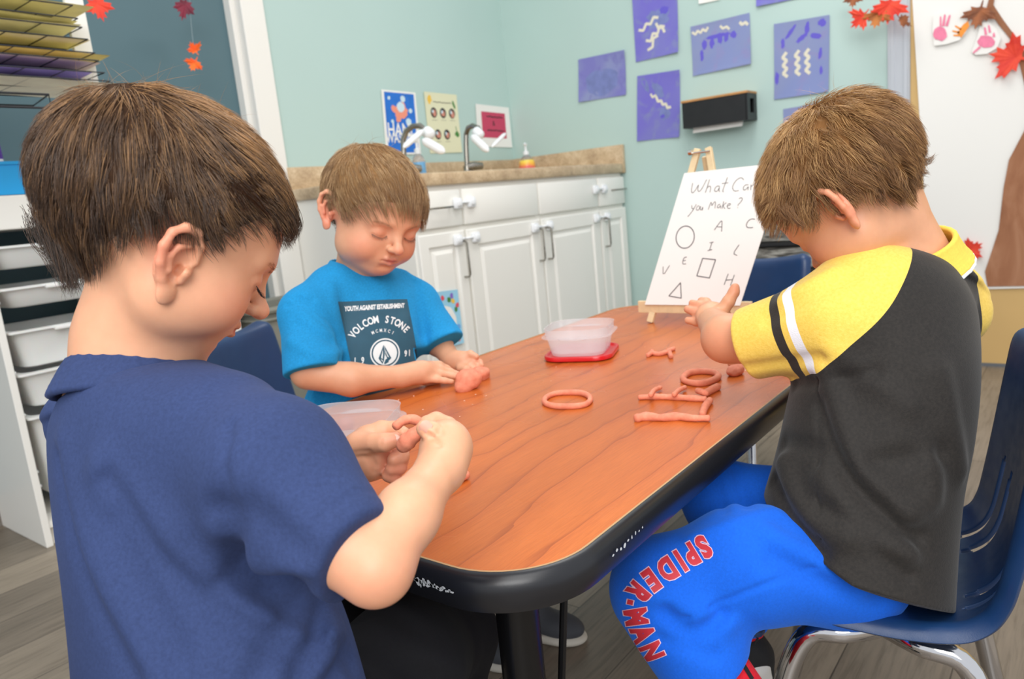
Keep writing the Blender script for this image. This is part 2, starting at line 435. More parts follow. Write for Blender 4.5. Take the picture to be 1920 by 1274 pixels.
def blot(b, P, u, v, ru, rv, mi, seed=0, off=0.0009, n=18, rough=0.2, rot=0):
    r = random.Random(seed); pts = []
    ks = [r.uniform(1-rough, 1+rough) for _ in range(n)]
    for k in range(n):
        a = 2*math.pi*k/n; x = ru*ks[k]*math.cos(a); y = rv*ks[k]*math.sin(a)
        pts.append(P(u+x*math.cos(rot)-y*math.sin(rot), v+x*math.sin(rot)+y*math.cos(rot), off))
    b.add(pts, [tuple(range(n))], mi)
def paint_paper(name, base, wash, streak, sc):
    t = NT(name); t.set(Roughness=0.8)
    n1 = t.noise(sc, 4, 0.6, None, 1.5); n2 = t.noise(sc*0.35, 3, 0.5)
    c = t.mix(t.ramp(n2, [(0.42, (0, 0, 0)), (0.58, (1, 1, 1))]), srgb(*base), srgb(*wash))
    t.base(t.mix(t.ramp(n1, [(0.5, (0, 0, 0)), (0.68, (0.7, 0.7, 0.7))]), c, srgb(*streak))); return t.m
M_purA = paint_paper('violet_paper_light_wash', (124, 122, 190), (138, 146, 190), (116, 112, 180), 16)
M_purB = paint_paper('violet_paper_strong', (116, 108, 198), (122, 120, 194), (134, 144, 180), 12)
M_purC = paint_paper('violet_paper_grey_wash', (136, 146, 186), (130, 142, 190), (144, 136, 184), 10)
M_cream = simple('cream_rickrack', (222, 216, 196), 0.8)
M_viol = simple('violet_paint_blob', (98, 88, 198), 0.6)
M_greyp = simple('grey_blue_paint', (118, 128, 184), 0.6, noise=0.12)
def zig(u0, v0, u1, v1, n, amp):
    out = []
    for i in range(n+1):
        f = i/n; s = amp*(1 if i % 2 else -1); du, dv = u1-u0, v1-v0; L = math.hypot(du, dv)
        out.append((u0+du*f-dv/L*s, v0+dv*f+du/L*s))
    return out
W = XR-0.001
purple = [
 (((3.2800, 2.0274, 1.4278), (3.2800, 1.7685, 1.4232), (3.2800, 1.7785, 1.2236), (3.2800, 2.0401, 1.2291)), M_purA, 'landscape violet painting with a plain grey-blue wash, lowest left on the aqua wall', 'plain'),
 (((3.2800, 1.7116, 1.6945), (3.2800, 1.4940, 1.6910), (3.2800, 1.5011, 1.3633), (3.2800, 1.7175, 1.3593)), M_purB, 'portrait violet painting with a tangle of cream zigzags, cut by the top of the photo', 'tangle'),
 (((3.2800, 1.7138, 1.2970), (3.2800, 1.5004, 1.2881), (3.2800, 1.5204, 0.9978), (3.2800, 1.7354, 1.0050)), M_purB, 'portrait violet painting with a short diagonal cream zigzag, left of the black dispenser', 'diag'),
 (((3.2800, 1.4375, 1.4561), (3.2800, 1.1784, 1.4594), (3.2800, 1.1772, 1.2550), (3.2800, 1.4414, 1.2505)), M_purC, 'landscape grey-violet painting with cream zigzags along its top edge, above the dispenser', 'top'),
 (((3.2800, 1.0765, 1.3918), (3.2800, 0.8619, 1.3827), (3.2800, 0.8690, 1.0933), (3.2800, 1.0881, 1.0959)), M_purC, 'portrait grey-violet painting with three upright cream zigzags, above the boy in yellow', 'three'),
 (((3.2800, 1.1452, 1.6869), (3.2800, 0.9525, 1.6797), (3.2800, 0.9514, 1.4702), (3.2800, 1.1464, 1.4754)), M_purB, 'violet painting of which only the bottom edge shows at the top of the photo', 'none'),
 (((3.2800, 1.0519, 1.0518), (3.2800, 0.8676, 1.0559), (3.2800, 0.8711, 0.8576), (3.2800, 1.0512, 0.8495)), M_purC, 'violet painting almost hidden behind the hair of the boy in yellow', 'none'),
]
for i, (cs, mt, lab, kind) in enumerate(purple):
    b, P = paper_on('p', cs, (-1, 0, 0), None, lab, 'painting', seed=i, lift=0.003, curl=0.009)
    if kind == 'tangle':
        for z in (zig(.12, .62, .55, .47, 5, .025), zig(.28, .78, .68, .60, 5, .03), zig(.32, .90, .52, .70, 3, .03), zig(.5, .58, .7, .68, 3, .02)): ribbon(b, P, z, 0.006, 1)
        blot(b, P, .55, .5, .25, .12, 3, 1, 0.0007); blot(b, P, .7, .42, .1, .05, 2, 3)
    if kind == 'diag':
        ribbon(b, P, zig(.32, .32, .48, .36, 3, .02), 0.005, 1); ribbon(b, P, zig(.45, .38, .78, .55, 6, .02), 0.006, 1)
        blot(b, P, .5, .25, .16, .08, 3, 5, 0.0007, rot=.6); blot(b, P, .65, .62, .12, .10, 3, 6, 0.0007); blot(b, P, .60, .66, .05, .03, 2, 2); blot(b, P, .2, .15, .14, .06, 3, 8, 0.0007, rot=.9)
    if kind == 'top':
        ribbon(b, P, zig(.03, .15, .30, .12, 6, .03), 0.005, 1); ribbon(b, P, zig(.50, .14, .66, .20, 3, .02), 0.005, 1); ribbon(b, P, zig(.83, .16, .97, .20, 3, .02), 0.006, 1)
        for k, (u, v, ru, rv) in enumerate(((.22, .42, .04, .1), (.17, .62, .03, .12), (.35, .42, .04, .1), (.49, .36, .045, .11), (.6, .36, .04, .1), (.72, .34, .05, .07), (.45, .3, .2, .04))): blot(b, P, u, v, ru, rv, 2, k, 0.0008)
    if kind == 'three':
        for u in (.19, .42, .60): ribbon(b, P, zig(u, .40, u+.02, .72, 6, .035), 0.0065, 1)
        for k, (u, v, ru, rv, ro) in enumerate(((.3, .14, .12, .03, -.7), (.16, .27, .035, .07, 0), (.6, .13, .04, .09, .1), (.5, .24, .1, .035, -.5), (.76, .24, .1, .04, .3), (.87, .08, .07, .05, 0), (.84, .48, .03, .08, .2), (.05, .72, .04, .09, 0), (.86, .7, .03, .06, 0))): blot(b, P, u, v, ru, rv, 2, k, 0.0008, rot=ro)
    if kind == 'plain': blot(b, P, .5, .62, .36, .30, 3, 4, 0.0007, 26, 0.1)
    o = b.build('painting', [mt, M_cream, M_viol, M_greyp], origin=tuple(cs[3]), smooth=False)
    tag(o, lab, 'painting', 'violet paintings on the aqua wall')
M_paper = simple('white_paper', (240, 238, 233), 0.8, bump=0.1, bscale=60)
b, P = paper_on('p', ((3.2800, 1.3980, 1.6352), (3.2800, 1.3025, 1.6292), (3.2800, 1.3044, 1.5382), (3.2800, 1.3957, 1.5415)), (-1, 0, 0), None, '', '')
tag(b.build('notice', M_paper, origin=(3.2800, 1.3957, 1.5415)), 'white paper scrap showing only its lower edge at the top of the photo', 'notice')

# ------------------------------------------------------------------ black dispenser on the right wall
dx = 3.17
a0 = Vector((3.1700, 1.4528, 1.1430)); a1 = Vector((3.1700, 1.1684, 1.1379)); zb = (3.1700, 1.4523, 1.0232)[2]
ds = empty('towel_dispenser', ((dx+XR)/2, (a0.y+a1.y)/2, zb), 'long black box dispenser with a wooden top strip, fixed on the aqua wall', 'dispenser')
b = BM(); zt = a0.z-0.012
b.box((dx, a1.y, zb), (dx+0.006, a0.y, zt)); b.box((dx+0.006, a0.y-0.006, zb), (XR, a0.y, zt)); b.box((XR-0.008, a1.y, zb), (XR, a0.y, zt)); b.box((dx+0.006, a1.y+0.01, zb), (XR-0.008, a0.y-0.006, zb+0.006))
# near end plate with its long slot
b.box((dx, a1.y-0.006, zb), (dx+0.03, a1.y+0.002, zt)); b.box((XR-0.035, a1.y-0.006, zb), (XR, a1.y+0.002, zt)); b.box((dx+0.03, a1.y-0.006, zb), (XR-0.035, a1.y+0.002, zb+0.03)); b.box((dx+0.03, a1.y-0.006, zt-0.02), (XR-0.035, a1.y+0.002, zt))
b.build('housing', simple('satin_black_plastic', (26, 27, 29), 0.45), ds)
b = BM(); b.box((dx-0.004, a1.y-0.008, zt), (XR, a0.y+0.004, zt+0.010), bev=0.002); tag(b.build('top_strip', simple('warm_wood_strip', (190, 138, 84), 0.5, noise=0.15, nscale=20), ds), 'light wood top strip')
b = BM(); y0 = (3.2100, 1.4215, 1.0013)[1]; y1 = (3.2100, 1.1960, 0.9945)[1]; zl = (3.2100, 1.4215, 1.0013)[2]
b.add([(3.21, y0, zb+0.01), (3.21, y1, zb+0.01), (3.20, y1+0.004, zl+0.002), (3.20, y0, zl), (3.212, y0, zb+0.01), (3.212, y1, zb+0.01), (3.202, y1+0.004, zl+0.002), (3.202, y0, zl)], [(0, 1, 2, 3), (7, 6, 5, 4), (3, 2, 6, 7), (0, 4, 5, 1), (1, 5, 6, 2), (0, 3, 7, 4)])
tag(b.build('paper_towel', M_paper, ds), 'white paper edge hanging below')

# ------------------------------------------------------------------ board with paper tree
M_tan = simple('tan_board', (208, 172, 112), 0.5, noise=0.05, nscale=3)
bd = empty('display_board', (XR-0.01, -0.4, 0), 'tan display board standing along the right wall behind the paper tree', 'board')
b = BM(); b.box((XR-0.022, -1.6, 0.012), (XR-0.002, 0.573, 2.4)); b.build('board', M_tan, bd)
b = BM(); b.box((XR-0.026, -1.6, 0.0), (XR-0.002, 0.573, 0.012)); tag(b.build('bottom_rail', simple('grey_metal_rail', (120, 124, 130), 0.4, 0.5), bd), 'thin grey metal rail')
XB = XR-0.024
cs = ((3.2560, 0.5740, 1.4976), (3.2560, 0.0984, 1.3772), (3.2560, 0.0626, 0.3026), (3.2560, 0.5037, 0.2905))
b, P = paper_on('p', cs, (-1, 0, 0), None, '', '', lift=0.002, curl=0.004, seed=4)
tl, tr, br, bl = [Vector(c) for c in cs]
def offp(p, d): p = Vector(p); p.x = p.x-d; return p
tree = [(3.2560, 0.1731, 0.9672), (3.2560, 0.2159, 0.8531), (3.2560, 0.2577, 0.7605), (3.2560, 0.2716, 0.6624), (3.2560, 0.2832, 0.5139), (3.2560, 0.3079, 0.4192), (3.2560, 0.3236, 0.3621), (3.2560, 0.3142, 0.3060), (3.2560, 0.0931, 0.3085), (3.2560, 0.1096, 0.8340), (3.2560, 0.1356, 0.9613)]
def poly(b, pts, off, mi, th=0.0):
    n = len(pts); q = [offp(p, off) for p in pts]
    b.add(q, [tuple(range(n))], mi)
    if th:
        b.add([offp(p, off-th) for p in pts]+q, [(i, (i+1) % n, n+(i+1) % n, n+i) for i in range(n)], mi)
poly(b, tree, 0.0085, 1)
def strip(b, pts, ws, off, mi):
    L = []; R = []
    for i, p in enumerate(pts):
        p = Vector(p); t = Vector(pts[min(i+1, len(pts)-1)])-Vector(pts[max(i-1, 0)]); s_ = Vector((0, -t.z, t.y)).normalized()*ws[i]
        L.append(p+s_); R.append(p-s_)
    poly(b, L+R[::-1], off, mi)
strip(b, [(3.2560, 0.3080, 1.3786), (3.2560, 0.3236, 1.2918), (3.2560, 0.2911, 1.2321), (3.2560, 0.2590, 1.1799), (3.2560, 0.2334, 1.1327), (3.2560, 0.2114, 1.0442), (3.2560, 0.1792, 0.9147)], [0.006, 0.010, 0.009, 0.008, 0.010, 0.013, 0.018], 0.0085, 1)
def bark():
    t = NT('brown_painted_trunk'); t.set(Roughness=0.8)
    n = t.noise(9, 4, 0.6, t.coord(scale=(1, 1, 0.35)), 0.6)
    t.base(t.ramp(n, [(0.3, lin((138, 88, 58))), (0.5, lin((160, 108, 76))), (0.72, lin((182, 134, 102)))])); return t.m
tag(b.build('tree_mural', [M_paper, bark()], origin=tuple(bl)), 'white paper sheet with a brown painted tree trunk and branch, on the tan board', 'mural')
# leaves
LEAF = [(0, 1.0), (.10, .72), (.30, .80), (.24, .52), (.34, .46), (.46, .56), (.52, .42), (.92, .44), (.74, .24), (.84, .12), (.44, -.02), (.52, -.20), (.20, -.16), (.06, -.20), (.03, -.55), (-.03, -.55), (-.06, -.20), (-.20, -.16), (-.52, -.20), (-.44, -.02), (-.84, .12), (-.74, .24), (-.92, .44), (-.52, .42), (-.46, .56), (-.34, .46), (-.24, .52), (-.30, .80), (-.10, .72)]
def leaf_mat(name, c1, c2):
    t = NT(name); t.set(Roughness=0.65)
    t.base(t.ramp(t.noise(28, 3), [(0.35, lin(c1)), (0.65, lin(c2))])); return t.m
M_red = leaf_mat('red_leaf', (214, 48, 32), (236, 74, 46)); M_brn = leaf_mat('brown_leaf', (112, 62, 36), (164, 96, 54))
M_org = leaf_mat('orange_leaf', (240, 84, 30), (250, 120, 40)); M_mar = leaf_mat('maroon_leaf', (92, 22, 42), (130, 36, 58)); M_yor = leaf_mat('ochre_leaf', (150, 84, 36), (196, 120, 52))
def leaf(c, size, ang, mat, label, group=None, nrm=(-1, 0, 0), bend=0.25, name='maple_leaf', sq=1.0, kind=LEAF):
    c = Vector(c); n = Vector(nrm).normalized(); z = Vector((0, 0, 1)); x = z.cross(n).normalized(); z = n.cross(x)
    ca, sa = math.cos(ang), math.sin(ang); pts = []
    for (px, py) in kind:
        px *= sq; a = (px*ca-py*sa)*size; d = (px*sa+py*ca)*size
        pts.append(c+x*a+z*d+n*(bend*size*(px*px*0.7+py*py*0.3)))
    b = BM(); m = len(pts); cc = c+n*0.001
    b.add([c]+pts, [(0, 1+i, 1+(i+1) % m) for i in range(m)])
    b.add([c-n*0.0008]+[p-n*0.0008 for p in pts], [(0, 1+(i+1) % m, 1+i) for i in range(m)])
    b.add(pts+[p-n*0.0008 for p in pts], [(i, m+i, m+(i+1) % m, (i+1) % m) for i in range(m)])
    o = b.build(name, mat, origin=tuple(c)); tag(o, label, 'leaf', group); return o
leaf((3.2350, 0.2435, 1.1048), 0.085, 1.25, M_red, 'large red maple leaf on the painted branch at the right edge')
leaf((3.2350, 0.3514, 1.2812), 0.062, 2.9, M_brn, 'dark brown maple leaf where the painted branch forks')
leaf((3.2350, 0.3717, 0.4436), 0.05, -1.0, M_red, 'red maple leaf low on the mural beside the collar of the boy in yellow')
# painted hand cutouts on the mural
def cutout(cs_, parts, label):
    b = BM(); q = [Vector(c) for c in cs_]
    poly(b, q, 0.014, 0, 0.002)
    for pts, mi in parts: poly(b, pts, 0.016, mi, 0.0)
    c = sum(q, Vector())/len(q)
    tag(b.build('handprint_cutout', [M_paper, simple('pink_paint', (236, 128, 160), 0.6, noise=0.1, nscale=60), simple('orange_paint', (246, 150, 50), 0.6, noise=0.1, nscale=60)], origin=tuple(c)), label, 'cutout', 'handprint cutouts on the paper tree')
def xp_blob(cx, cy_, rx, ry, n=14, seed=1):
    r = random.Random(seed); return [(cx+rx*r.uniform(.85, 1.1)*math.cos(2*math.pi*k/n), cy_+ry*r.uniform(.85, 1.1)*math.sin(2*math.pi*k/n)) for k in range(n)]
g0 = Vector((3.2560, 0.4479, 1.2323)); gx = Vector((3.2560, 0.4311, 1.2289))-g0; gy = Vector((3.2560, 0.4477, 1.2140))-g0
def gp(x, y): return g0+gx*((x-1780)/10)+gy*((y-60)/10)
def finger(x0, y0, x1, y1, w):
    dx_, dy_ = x1-x0, y1-y0; L = math.hypot(dx_, dy_); nx, ny = -dy_/L*w, dx_/L*w
    return [gp(x0+nx, y0+ny), gp(x1+nx*.7, y1+ny*.7), gp(x1+dx_/L*w, y1+dy_/L*w), gp(x1-nx*.7, y1-ny*.7), gp(x0-nx, y0-ny)]
cutout([gp(1751, 30), gp(1762, 26), gp(1780, 24), gp(1797, 31), gp(1817, 38), gp(1812, 62), gp(1800, 76), gp(1775, 84), gp(1752, 87), gp(1749, 60)],
       [([gp(x, y) for x, y in xp_blob(1764, 64, 14, 14)], 1), (finger(1770, 50, 1773, 30, 2.6), 1), (finger(1776, 50, 1782, 31, 2.6), 1), (finger(1765, 50, 1765, 33, 2), 1),
        ([gp(1816, 40), gp(1818, 50), gp(1803, 72), gp(1796, 62), gp(1806, 48)], 2), (finger(1803, 56, 1793, 50, 2), 2), (finger(1800, 62, 1788, 59, 2), 2), (finger(1800, 67, 1790, 67, 2), 2)],
       'white handprint cutout with a pink palm and an orange hand, left on the mural')
cutout([gp(1838, 44), gp(1852, 42), gp(1866, 55), gp(1874, 72), gp(1868, 90), gp(1850, 101), gp(1830, 103), gp(1822, 98), gp(1832, 70)],
       [([gp(x, y) for x, y in xp_blob(1848, 78, 16, 12, seed=5)], 1), (finger(1838, 88, 1826, 99, 2.2), 1), (finger(1848, 66, 1846, 54, 2.4), 1), (finger(1855, 62, 1853, 50, 2.2), 1), (finger(1862, 70, 1862, 64, 2.4), 1)],
       'white handprint cutout with one pink hand, below the dark brown leaf')
# hanging leaf garland in front of the aqua wall
gg = 'leaves of the garland hanging by the aluminium strip'
leaf((3.1200, 0.7053, 1.3259), 0.055, 2.2, M_red, 'leftmost red leaf of the hanging garland', gg, (-1, .3, 0), .5)
leaf((3.1300, 0.6573, 1.3240), 0.055, 2.9, M_yor, 'ochre brown leaf between the two red leaves of the garland', gg, (-1, -.2, .1), .5)
leaf((3.1400, 0.6205, 1.3499), 0.072, 3.0, M_red, 'bright red leaf pointing down, right of the ochre garland leaf', gg, (-1, -.5, 0), .4)
leaf((3.1500, 0.5843, 1.2926), 0.05, -2.2, M_brn, 'narrow dark brown leaf at the right end of the garland', gg, (-.6, -.9, .1), .5, sq=.55)
leaf((3.1400, 0.7401, 1.4026), 0.04, 3.0, M_brn, 'brown leaf tip at the top edge beside the garland', gg)
# hanging leaves in front of the dark teal wall
gl = 'coloured leaves hanging before the dark teal wall'
sx_ = simple('clear_thread', (150, 165, 170), 0.4)
def hang(c, size, ang, mat, lab, nrm, bend, sq=1.0, string=None):
    o = leaf(c, size, ang, mat, lab, gl, nrm, bend, sq=sq)
    return o
hang((1.4644, 2.3800, 1.3790), 0.030, 0.5, M_org, 'upper half of the folded orange leaf on the long thread', (-.4, -1, 0), 1.2)
hang((1.4542, 2.3750, 1.3402), 0.034, 2.6, M_org, 'orange leaf hanging lowest on the long thread', (-.7, -1, 0), 1.0)
hang((1.4559, 2.3800, 1.5226), 0.060, 2.8, M_mar, 'drooping maroon leaf above the orange leaf', (-.5, -1, 0), 0.9, .6)
hang((1.0808, 2.2000, 1.4360), 0.052, 3.3, M_red, 'red leaf hanging beside the wire drying rack', (-.3, -1, 0), 0.7, .8)
b = BM(); b.tube([(1.4871, 2.3800, 1.6384), (1.4667, 2.3800, 1.4711), (1.4602, 2.3800, 1.3870)], 0.0006, 5)
tag(b.build('hanging_thread', sx_, origin=(1.4667, 2.3800, 1.4711)), 'thin thread between the maroon leaf and the orange leaf', 'thread')

# ------------------------------------------------------------------ posters on the back wall
def tri_text(b, P, body, u, v, size, mi, W_, H_, bold=0.0, off=0.0016, sx=1.0, rot=0):
    vs, fs = text_verts(body, size, bold, sx=sx)
    out = []
    for q in vs: out.append(P(u+q.x/W_, v-q.y/H_, off))
    b.add(out, fs, mi)
M_blue = simple('poster_blue', (38, 112, 205), 0.5, noise=0.12, nscale=25)
M_peach = simple('peach_ink', (240, 150, 124), 0.5); M_pale = simple('pale_bubble_ink', (205, 226, 236), 0.5)
M_ink = simple('black_ink', (38, 36, 40), 0.6); M_cream2 = simple('cream_print', (226, 224, 190), 0.6); M_pinkp = simple('rose_card', (200, 66, 98), 0.6)
M_skin2 = simple('photo_flesh_ink', (208, 140, 120), 0.5); M_green = simple('leaf_green_ink', (70, 130, 60), 0.6); M_yel = simple('yellow_ink', (240, 196, 80), 0.6)
def poster(cs_, mats, paint, label, org):
    b, P = paper_on('p', cs_, (0, -1, 0), None, '', '', lift=0.002, curl=0.003, seed=3)
    Wd = (Vector(cs_[1])-Vector(cs_[0])).length; Hd = (Vector(cs_[3])-Vector(cs_[0])).length
    paint(b, P, Wd, Hd)
    tag(b.build('poster', mats, origin=tuple(cs_[3])), label, 'poster')
def quadp(b, P, u0, v0, u1, v1, mi, off=0.0009):
    n = 8; vs = [P(u0+(u1-u0)*i/n, v0+(v1-v0)*j/n, off) for j in range(n+1) for i in range(n+1)]
    b.add(vs, [(j*(n+1)+i, (j+1)*(n+1)+i, (j+1)*(n+1)+i+1, j*(n+1)+i+1) for j in range(n) for i in range(n)], mi)
def paint1(b, P, Wd, Hd):
    quadp(b, P, .07, .03, .94, .97, 1)
    blot(b, P, .52, .33, .2, .10, 2, 3, .0012); blot(b, P, .36, .30, .12, .06, 2, 4, .0013, rot=.5); blot(b, P, .44, .42, .10, .07, 2, 7, .0013, rot=-.6); blot(b, P, .6, .25, .07, .09, 2, 9, .0013)
    for k, (u, v, r) in enumerate(((.52, .25, .11), (.60, .12, .07), (.80, .30, .05), (.72, .48, .08), (.2, .12, .04), (.25, .48, .04))): blot(b, P, u, v, r, r*.75, 3, k, .0015, rough=.08)
    tri_text(b, P, 'HAND', .52, .62, .080, 0, Wd, Hd, .0012, .0018, .8); tri_text(b, P, 'WASHING', .52, .745, .062, 0, Wd, Hd, .0010, .0018, .72)
def squig(b, P, u0, u1, v, w, mi, seed, amp=.008):
    r = random.Random(seed); n = int((u1-u0)*60); pts = [(u0+(u1-u0)*i/n, v+r.uniform(-amp, amp)) for i in range(n+1)]
    ribbon(b, P, pts, w, mi, .0014)
def paint2(b, P, Wd, Hd):
    blot(b, P, .14, .12, .06, .07, 6, 2, .001); squig(b, P, .25, .80, .155, .0013, 2, 4)
    for k, (u, v) in enumerate(((.24, .33), (.52, .33), (.80, .33), (.30, .69), (.58, .69))):
        blot(b, P, u, v, .095, .085, 2, k, .0012, 24, 0.02); blot(b, P, u+.01, v+.01, .06, .055, 3, k+3, .0015, 14, .25); blot(b, P, u-.03, v-.02, .03, .03, 4, k+9, .0017, 12, .3)
        squig(b, P, u-.08, u+.08, v+.12, .0006, 2, k+20, .004)
    blot(b, P, .88, .18, .03, .08, 5, 4, .0012, rot=-.6); blot(b, P, .90, .68, .06, .05, 5, 5, .0012); ribbon(b, P, [(.88, .55), (.90, .66)], .002, 5)
def paint3(b, P, Wd, Hd):
    quadp(b, P, .15, .16, .86, .78, 1)
    squig(b, P, .30, .78, .27, .0022, 2, 3, .02); tri_text(b, P, '&', .5, .43, .035, 2, Wd, Hd, 0, .0016); squig(b, P, .30, .80, .60, .0022, 2, 8, .02)
poster(((2.3680, 2.4760, 1.3150), (2.5803, 2.4760, 1.3115), (2.5679, 2.4760, 1.0366), (2.3545, 2.4760, 1.0398)), [M_paper, M_blue, M_peach, M_pale], paint1, 'blue hand washing poster with peach hands and bubbles, leftmost above the counter', None)
poster(((2.6337, 2.4760, 1.3187), (2.8626, 2.4760, 1.3146), (2.8565, 2.4760, 1.0424), (2.6326, 2.4760, 1.0405)), [M_cream2, M_blue, M_ink, M_skin2, M_pale, M_green, M_yel], paint2, 'cream poster with five round pictures, in the middle above the counter', None)
poster(((2.9967, 2.4760, 1.2769), (3.2701, 2.4760, 1.2676), (3.2650, 2.4760, 1.0620), (2.9874, 2.4760, 1.0695)), [M_paper, M_pinkp, M_ink], paint3, 'white sheet with a rose pink card, in the corner above the faucet', None)
# child's flyer on the left cabinet door
def paint4(b, P, Wd, Hd):
    blot(b, P, .35, .55, .42, .30, 1, 2, .0012, 26, .06)
    for k, (u, v, mi) in enumerate(((.25, .12, 2), (.68, .10, 3), (.72, .2, 4), (.9, .28, 2), (.82, .36, 5), (.55, .16, 5), (.85, .68, 6), (.8, .9, 2), (.3, .9, 3), (.55, .93, 4))): blot(b, P, u, v, .08, .05, mi, k, .0014, 8, .2)
b, P = paper_on('p', ((1.8734, 1.8120, 0.5053), (1.9870, 1.8120, 0.4969), (1.9864, 1.8120, 0.3005), (1.8719, 1.8120, 0.3019)), (0, -1, 0), None, '', '', lift=0.002, curl=0.003, seed=8)
paint4(b, P, .2, .3)
tag(b.build('flyer', [simple('sky_blue_flyer', (160, 212, 236), 0.5), M_paper, simple('flyer_red', (226, 84, 96), .5), simple('flyer_purple', (136, 108, 196), .5), M_yel, M_green, simple('flyer_blue', (110, 170, 230), .5)], origin=(1.8719, 1.8120, 0.3019)), 'light blue flyer with coloured shapes on the cabinet door behind the blue sleeve', 'flyer')

# ================================================================== table
def cherry():
    t = NT('cherry_wood_laminate'); t.set(Roughness=0.27)
    co = t.coord(scale=(0.8, 3.0, 1.0))
    warp = t.noise(1.7, 4, 0.55, co, 0.3)
    mp = t.n('ShaderNodeVectorMath', operation='SCALE'); mp.inputs[3].default_value = 1.0
    cmb = t.n('ShaderNodeCombineXYZ'); t.l(t.math('MULTIPLY', warp, 0.75), cmb.inputs[1]); t.l(t.math('MULTIPLY', warp, 0.5), cmb.inputs[0])
    ad = t.n('ShaderNodeVectorMath', operation='ADD'); t.l(co, ad.inputs[0]); t.l(cmb.outputs[0], ad.inputs[1])
    wv = t.n('ShaderNodeTexWave', wave_type='BANDS', bands_direction='Y', wave_profile='SAW'); t.l(ad.outputs[0], wv.inputs[0])
    wv.inputs['Scale'].default_value = 2.0; wv.inputs['Distortion'].default_value = 7.0; wv.inputs['Detail'].default_value = 3.0; wv.inputs['Detail Scale'].default_value = 0.8
    fine = t.noise(18, 4, 0.65, t.coord(scale=(1.5, 26, 1)))
    broad = t.noise(2.2, 2, 0.5, t.coord(scale=(1, 2.5, 1)))
    c1 = t.ramp(wv.outputs[0], [(0.0, lin((168, 82, 34))), (0.10, lin((194, 102, 42))), (0.6, lin((202, 108, 46))), (1.0, lin((196, 102, 44)))])
    c2 = t.ramp(fine, [(0.3, (0.86, 0.82, 0.78)), (0.6, (1.02, 1.02, 1.02))])
    c3 = t.ramp(broad, [(0.3, (0.88, 0.84, 0.8)), (0.7, (1.10, 1.10, 1.10))])
    t.base(t.mix(1.0, t.mix(1.0, c1, c2, 'MULTIPLY'), c3, 'MULTIPLY'))
    r = t.ramp(t.noise(5, 3), [(0.3, (0.24,)*3), (0.7, (0.34,)*3)]); t.l(r, t.b.inputs['Roughness'])
    return t.m
TX0, TX1, TY0, TY1, TZ = 0.403, 1.702, 0.325, 0.969, 0.50
tb = empty('activity_table', ((TX0+TX1)/2, (TY0+TY1)/2, 0), 'cherry wood-look activity table with black rounded edge that the three boys sit at', 'table')
R0 = 0.095
b = BM(); b.prism(rrect(TX0+0.012, TY0+0.012, TX1-0.012, TY1-0.012, R0-0.012, 14), TZ-0.03, TZ); b.build('tabletop', cherry(), tb)
b = BM()
prof = [(0.0115, 0.0), (0.0122, 0.0008), (0.009, 0.0006), (0.005, -0.0015), (0.0015, -0.007), (0, -0.015), (0.0015, -0.026), (0.005, -0.033), (0.010, -0.0355), (0.02, -0.0355), (0.02, -0.03)]
loops = [[(x, y, TZ+dz) for x, y in rrect(TX0+i_, TY0+i_, TX1-i_, TY1-i_, R0-i_, 14)] for i_, dz in prof]
n = len(loops[0]); vs = [p for L in loops for p in L]
fs = [(i*n+k, (i+1)*n+k, (i+1)*n+(k+1) % n, i*n+(k+1) % n) for i in range(len(loops)-1) for k in range(n)]
b.add(vs, [f[::-1] for f in fs])
def bandmat():
    t = NT('black_edge_banding'); t.set(Roughness=0.33); t.base(srgb(24, 25, 30)); t.bump(t.noise(500, 2), 0.08, 0.0004); return t.m
eb = tag(b.build('edge_band', bandmat(), tb, smooth=True), 'black rubbery edge band')
b = BM(); 
i_ = 0.0123; lo = [(x, y) for x, y in rrect(TX0+0.0112, TY0+0.0112, TX1-0.0112, TY1-0.0112, R0-0.0112, 14)]; li = [(x, y) for x, y in rrect(TX0+0.0132, TY0+0.0132, TX1-0.0132, TY1-0.0132, R0-0.0132, 14)]
b.add([(x, y, TZ+0.0009) for x, y in lo]+[(x, y, TZ+0.0009) for x, y in li]+[(x, y, TZ-0.002) for x, y in lo]+[(x, y, TZ-0.002) for x, y in li], [(k, (k+1) % n, n+(k+1) % n, n+k) for k in range(n)]+[(k, 2*n+k, 2*n+(k+1) % n, (k+1) % n) for k in range(n)]+[(n+k, n+(k+1) % n, 3*n+(k+1) % n, 3*n+k) for k in range(n)])
b.build('laminate_edge_line', simple('tan_core_line', (190, 150, 105), 0.6), tb)
# chipped paint marks on the near corner of the band
def chips(cx, cy_, zc, nx, ny, L, k, seed):
    r = random.Random(seed); b = BM(); t = Vector((-ny, nx, 0))
    for i in range(k):
        s = (i/(k-1)-0.5)*L; hgt = 0.0012+0.0035*math.exp(-((s/L)*4)**2)*r.random(); ww = r.uniform(0.001, 0.0035)
        c = Vector((cx, cy_, zc))+t*s+Vector((0, 0, r.uniform(-0.0015, 0.0015)+s*0.02)); nn = Vector((nx, ny, 0))
        pts = [c+t*(ww*math.cos(a))*r.uniform(.6, 1.2)+Vector((0, 0, 1))*(hgt*math.sin(a))*r.uniform(.6, 1.2)+nn*0.0008 for a in [2*math.pi*j/8 for j in range(8)]]
        b.add(pts, [tuple(range(8))])
    return b
M_chip = simple('exposed_white_scuff', (200, 205, 210), 0.6)
b = chips(TX0-0.0006, 0.445, TZ-0.014, -1, 0, 0.07, 34, 3); b.build('paint_scuff', M_chip, tb)
b2 = chips(0.545, TY0-0.0006, TZ-0.013, 0, -1, 0.055, 9, 9); b2.build('paint_scuff', M_chip, tb)
M_legb = simple('satin_black_steel', (18, 18, 20), 0.3, 0.3)
legs = [(0.50, 0.425), (0.50, 0.87), (1.605, 0.425), (1.605, 0.87)]
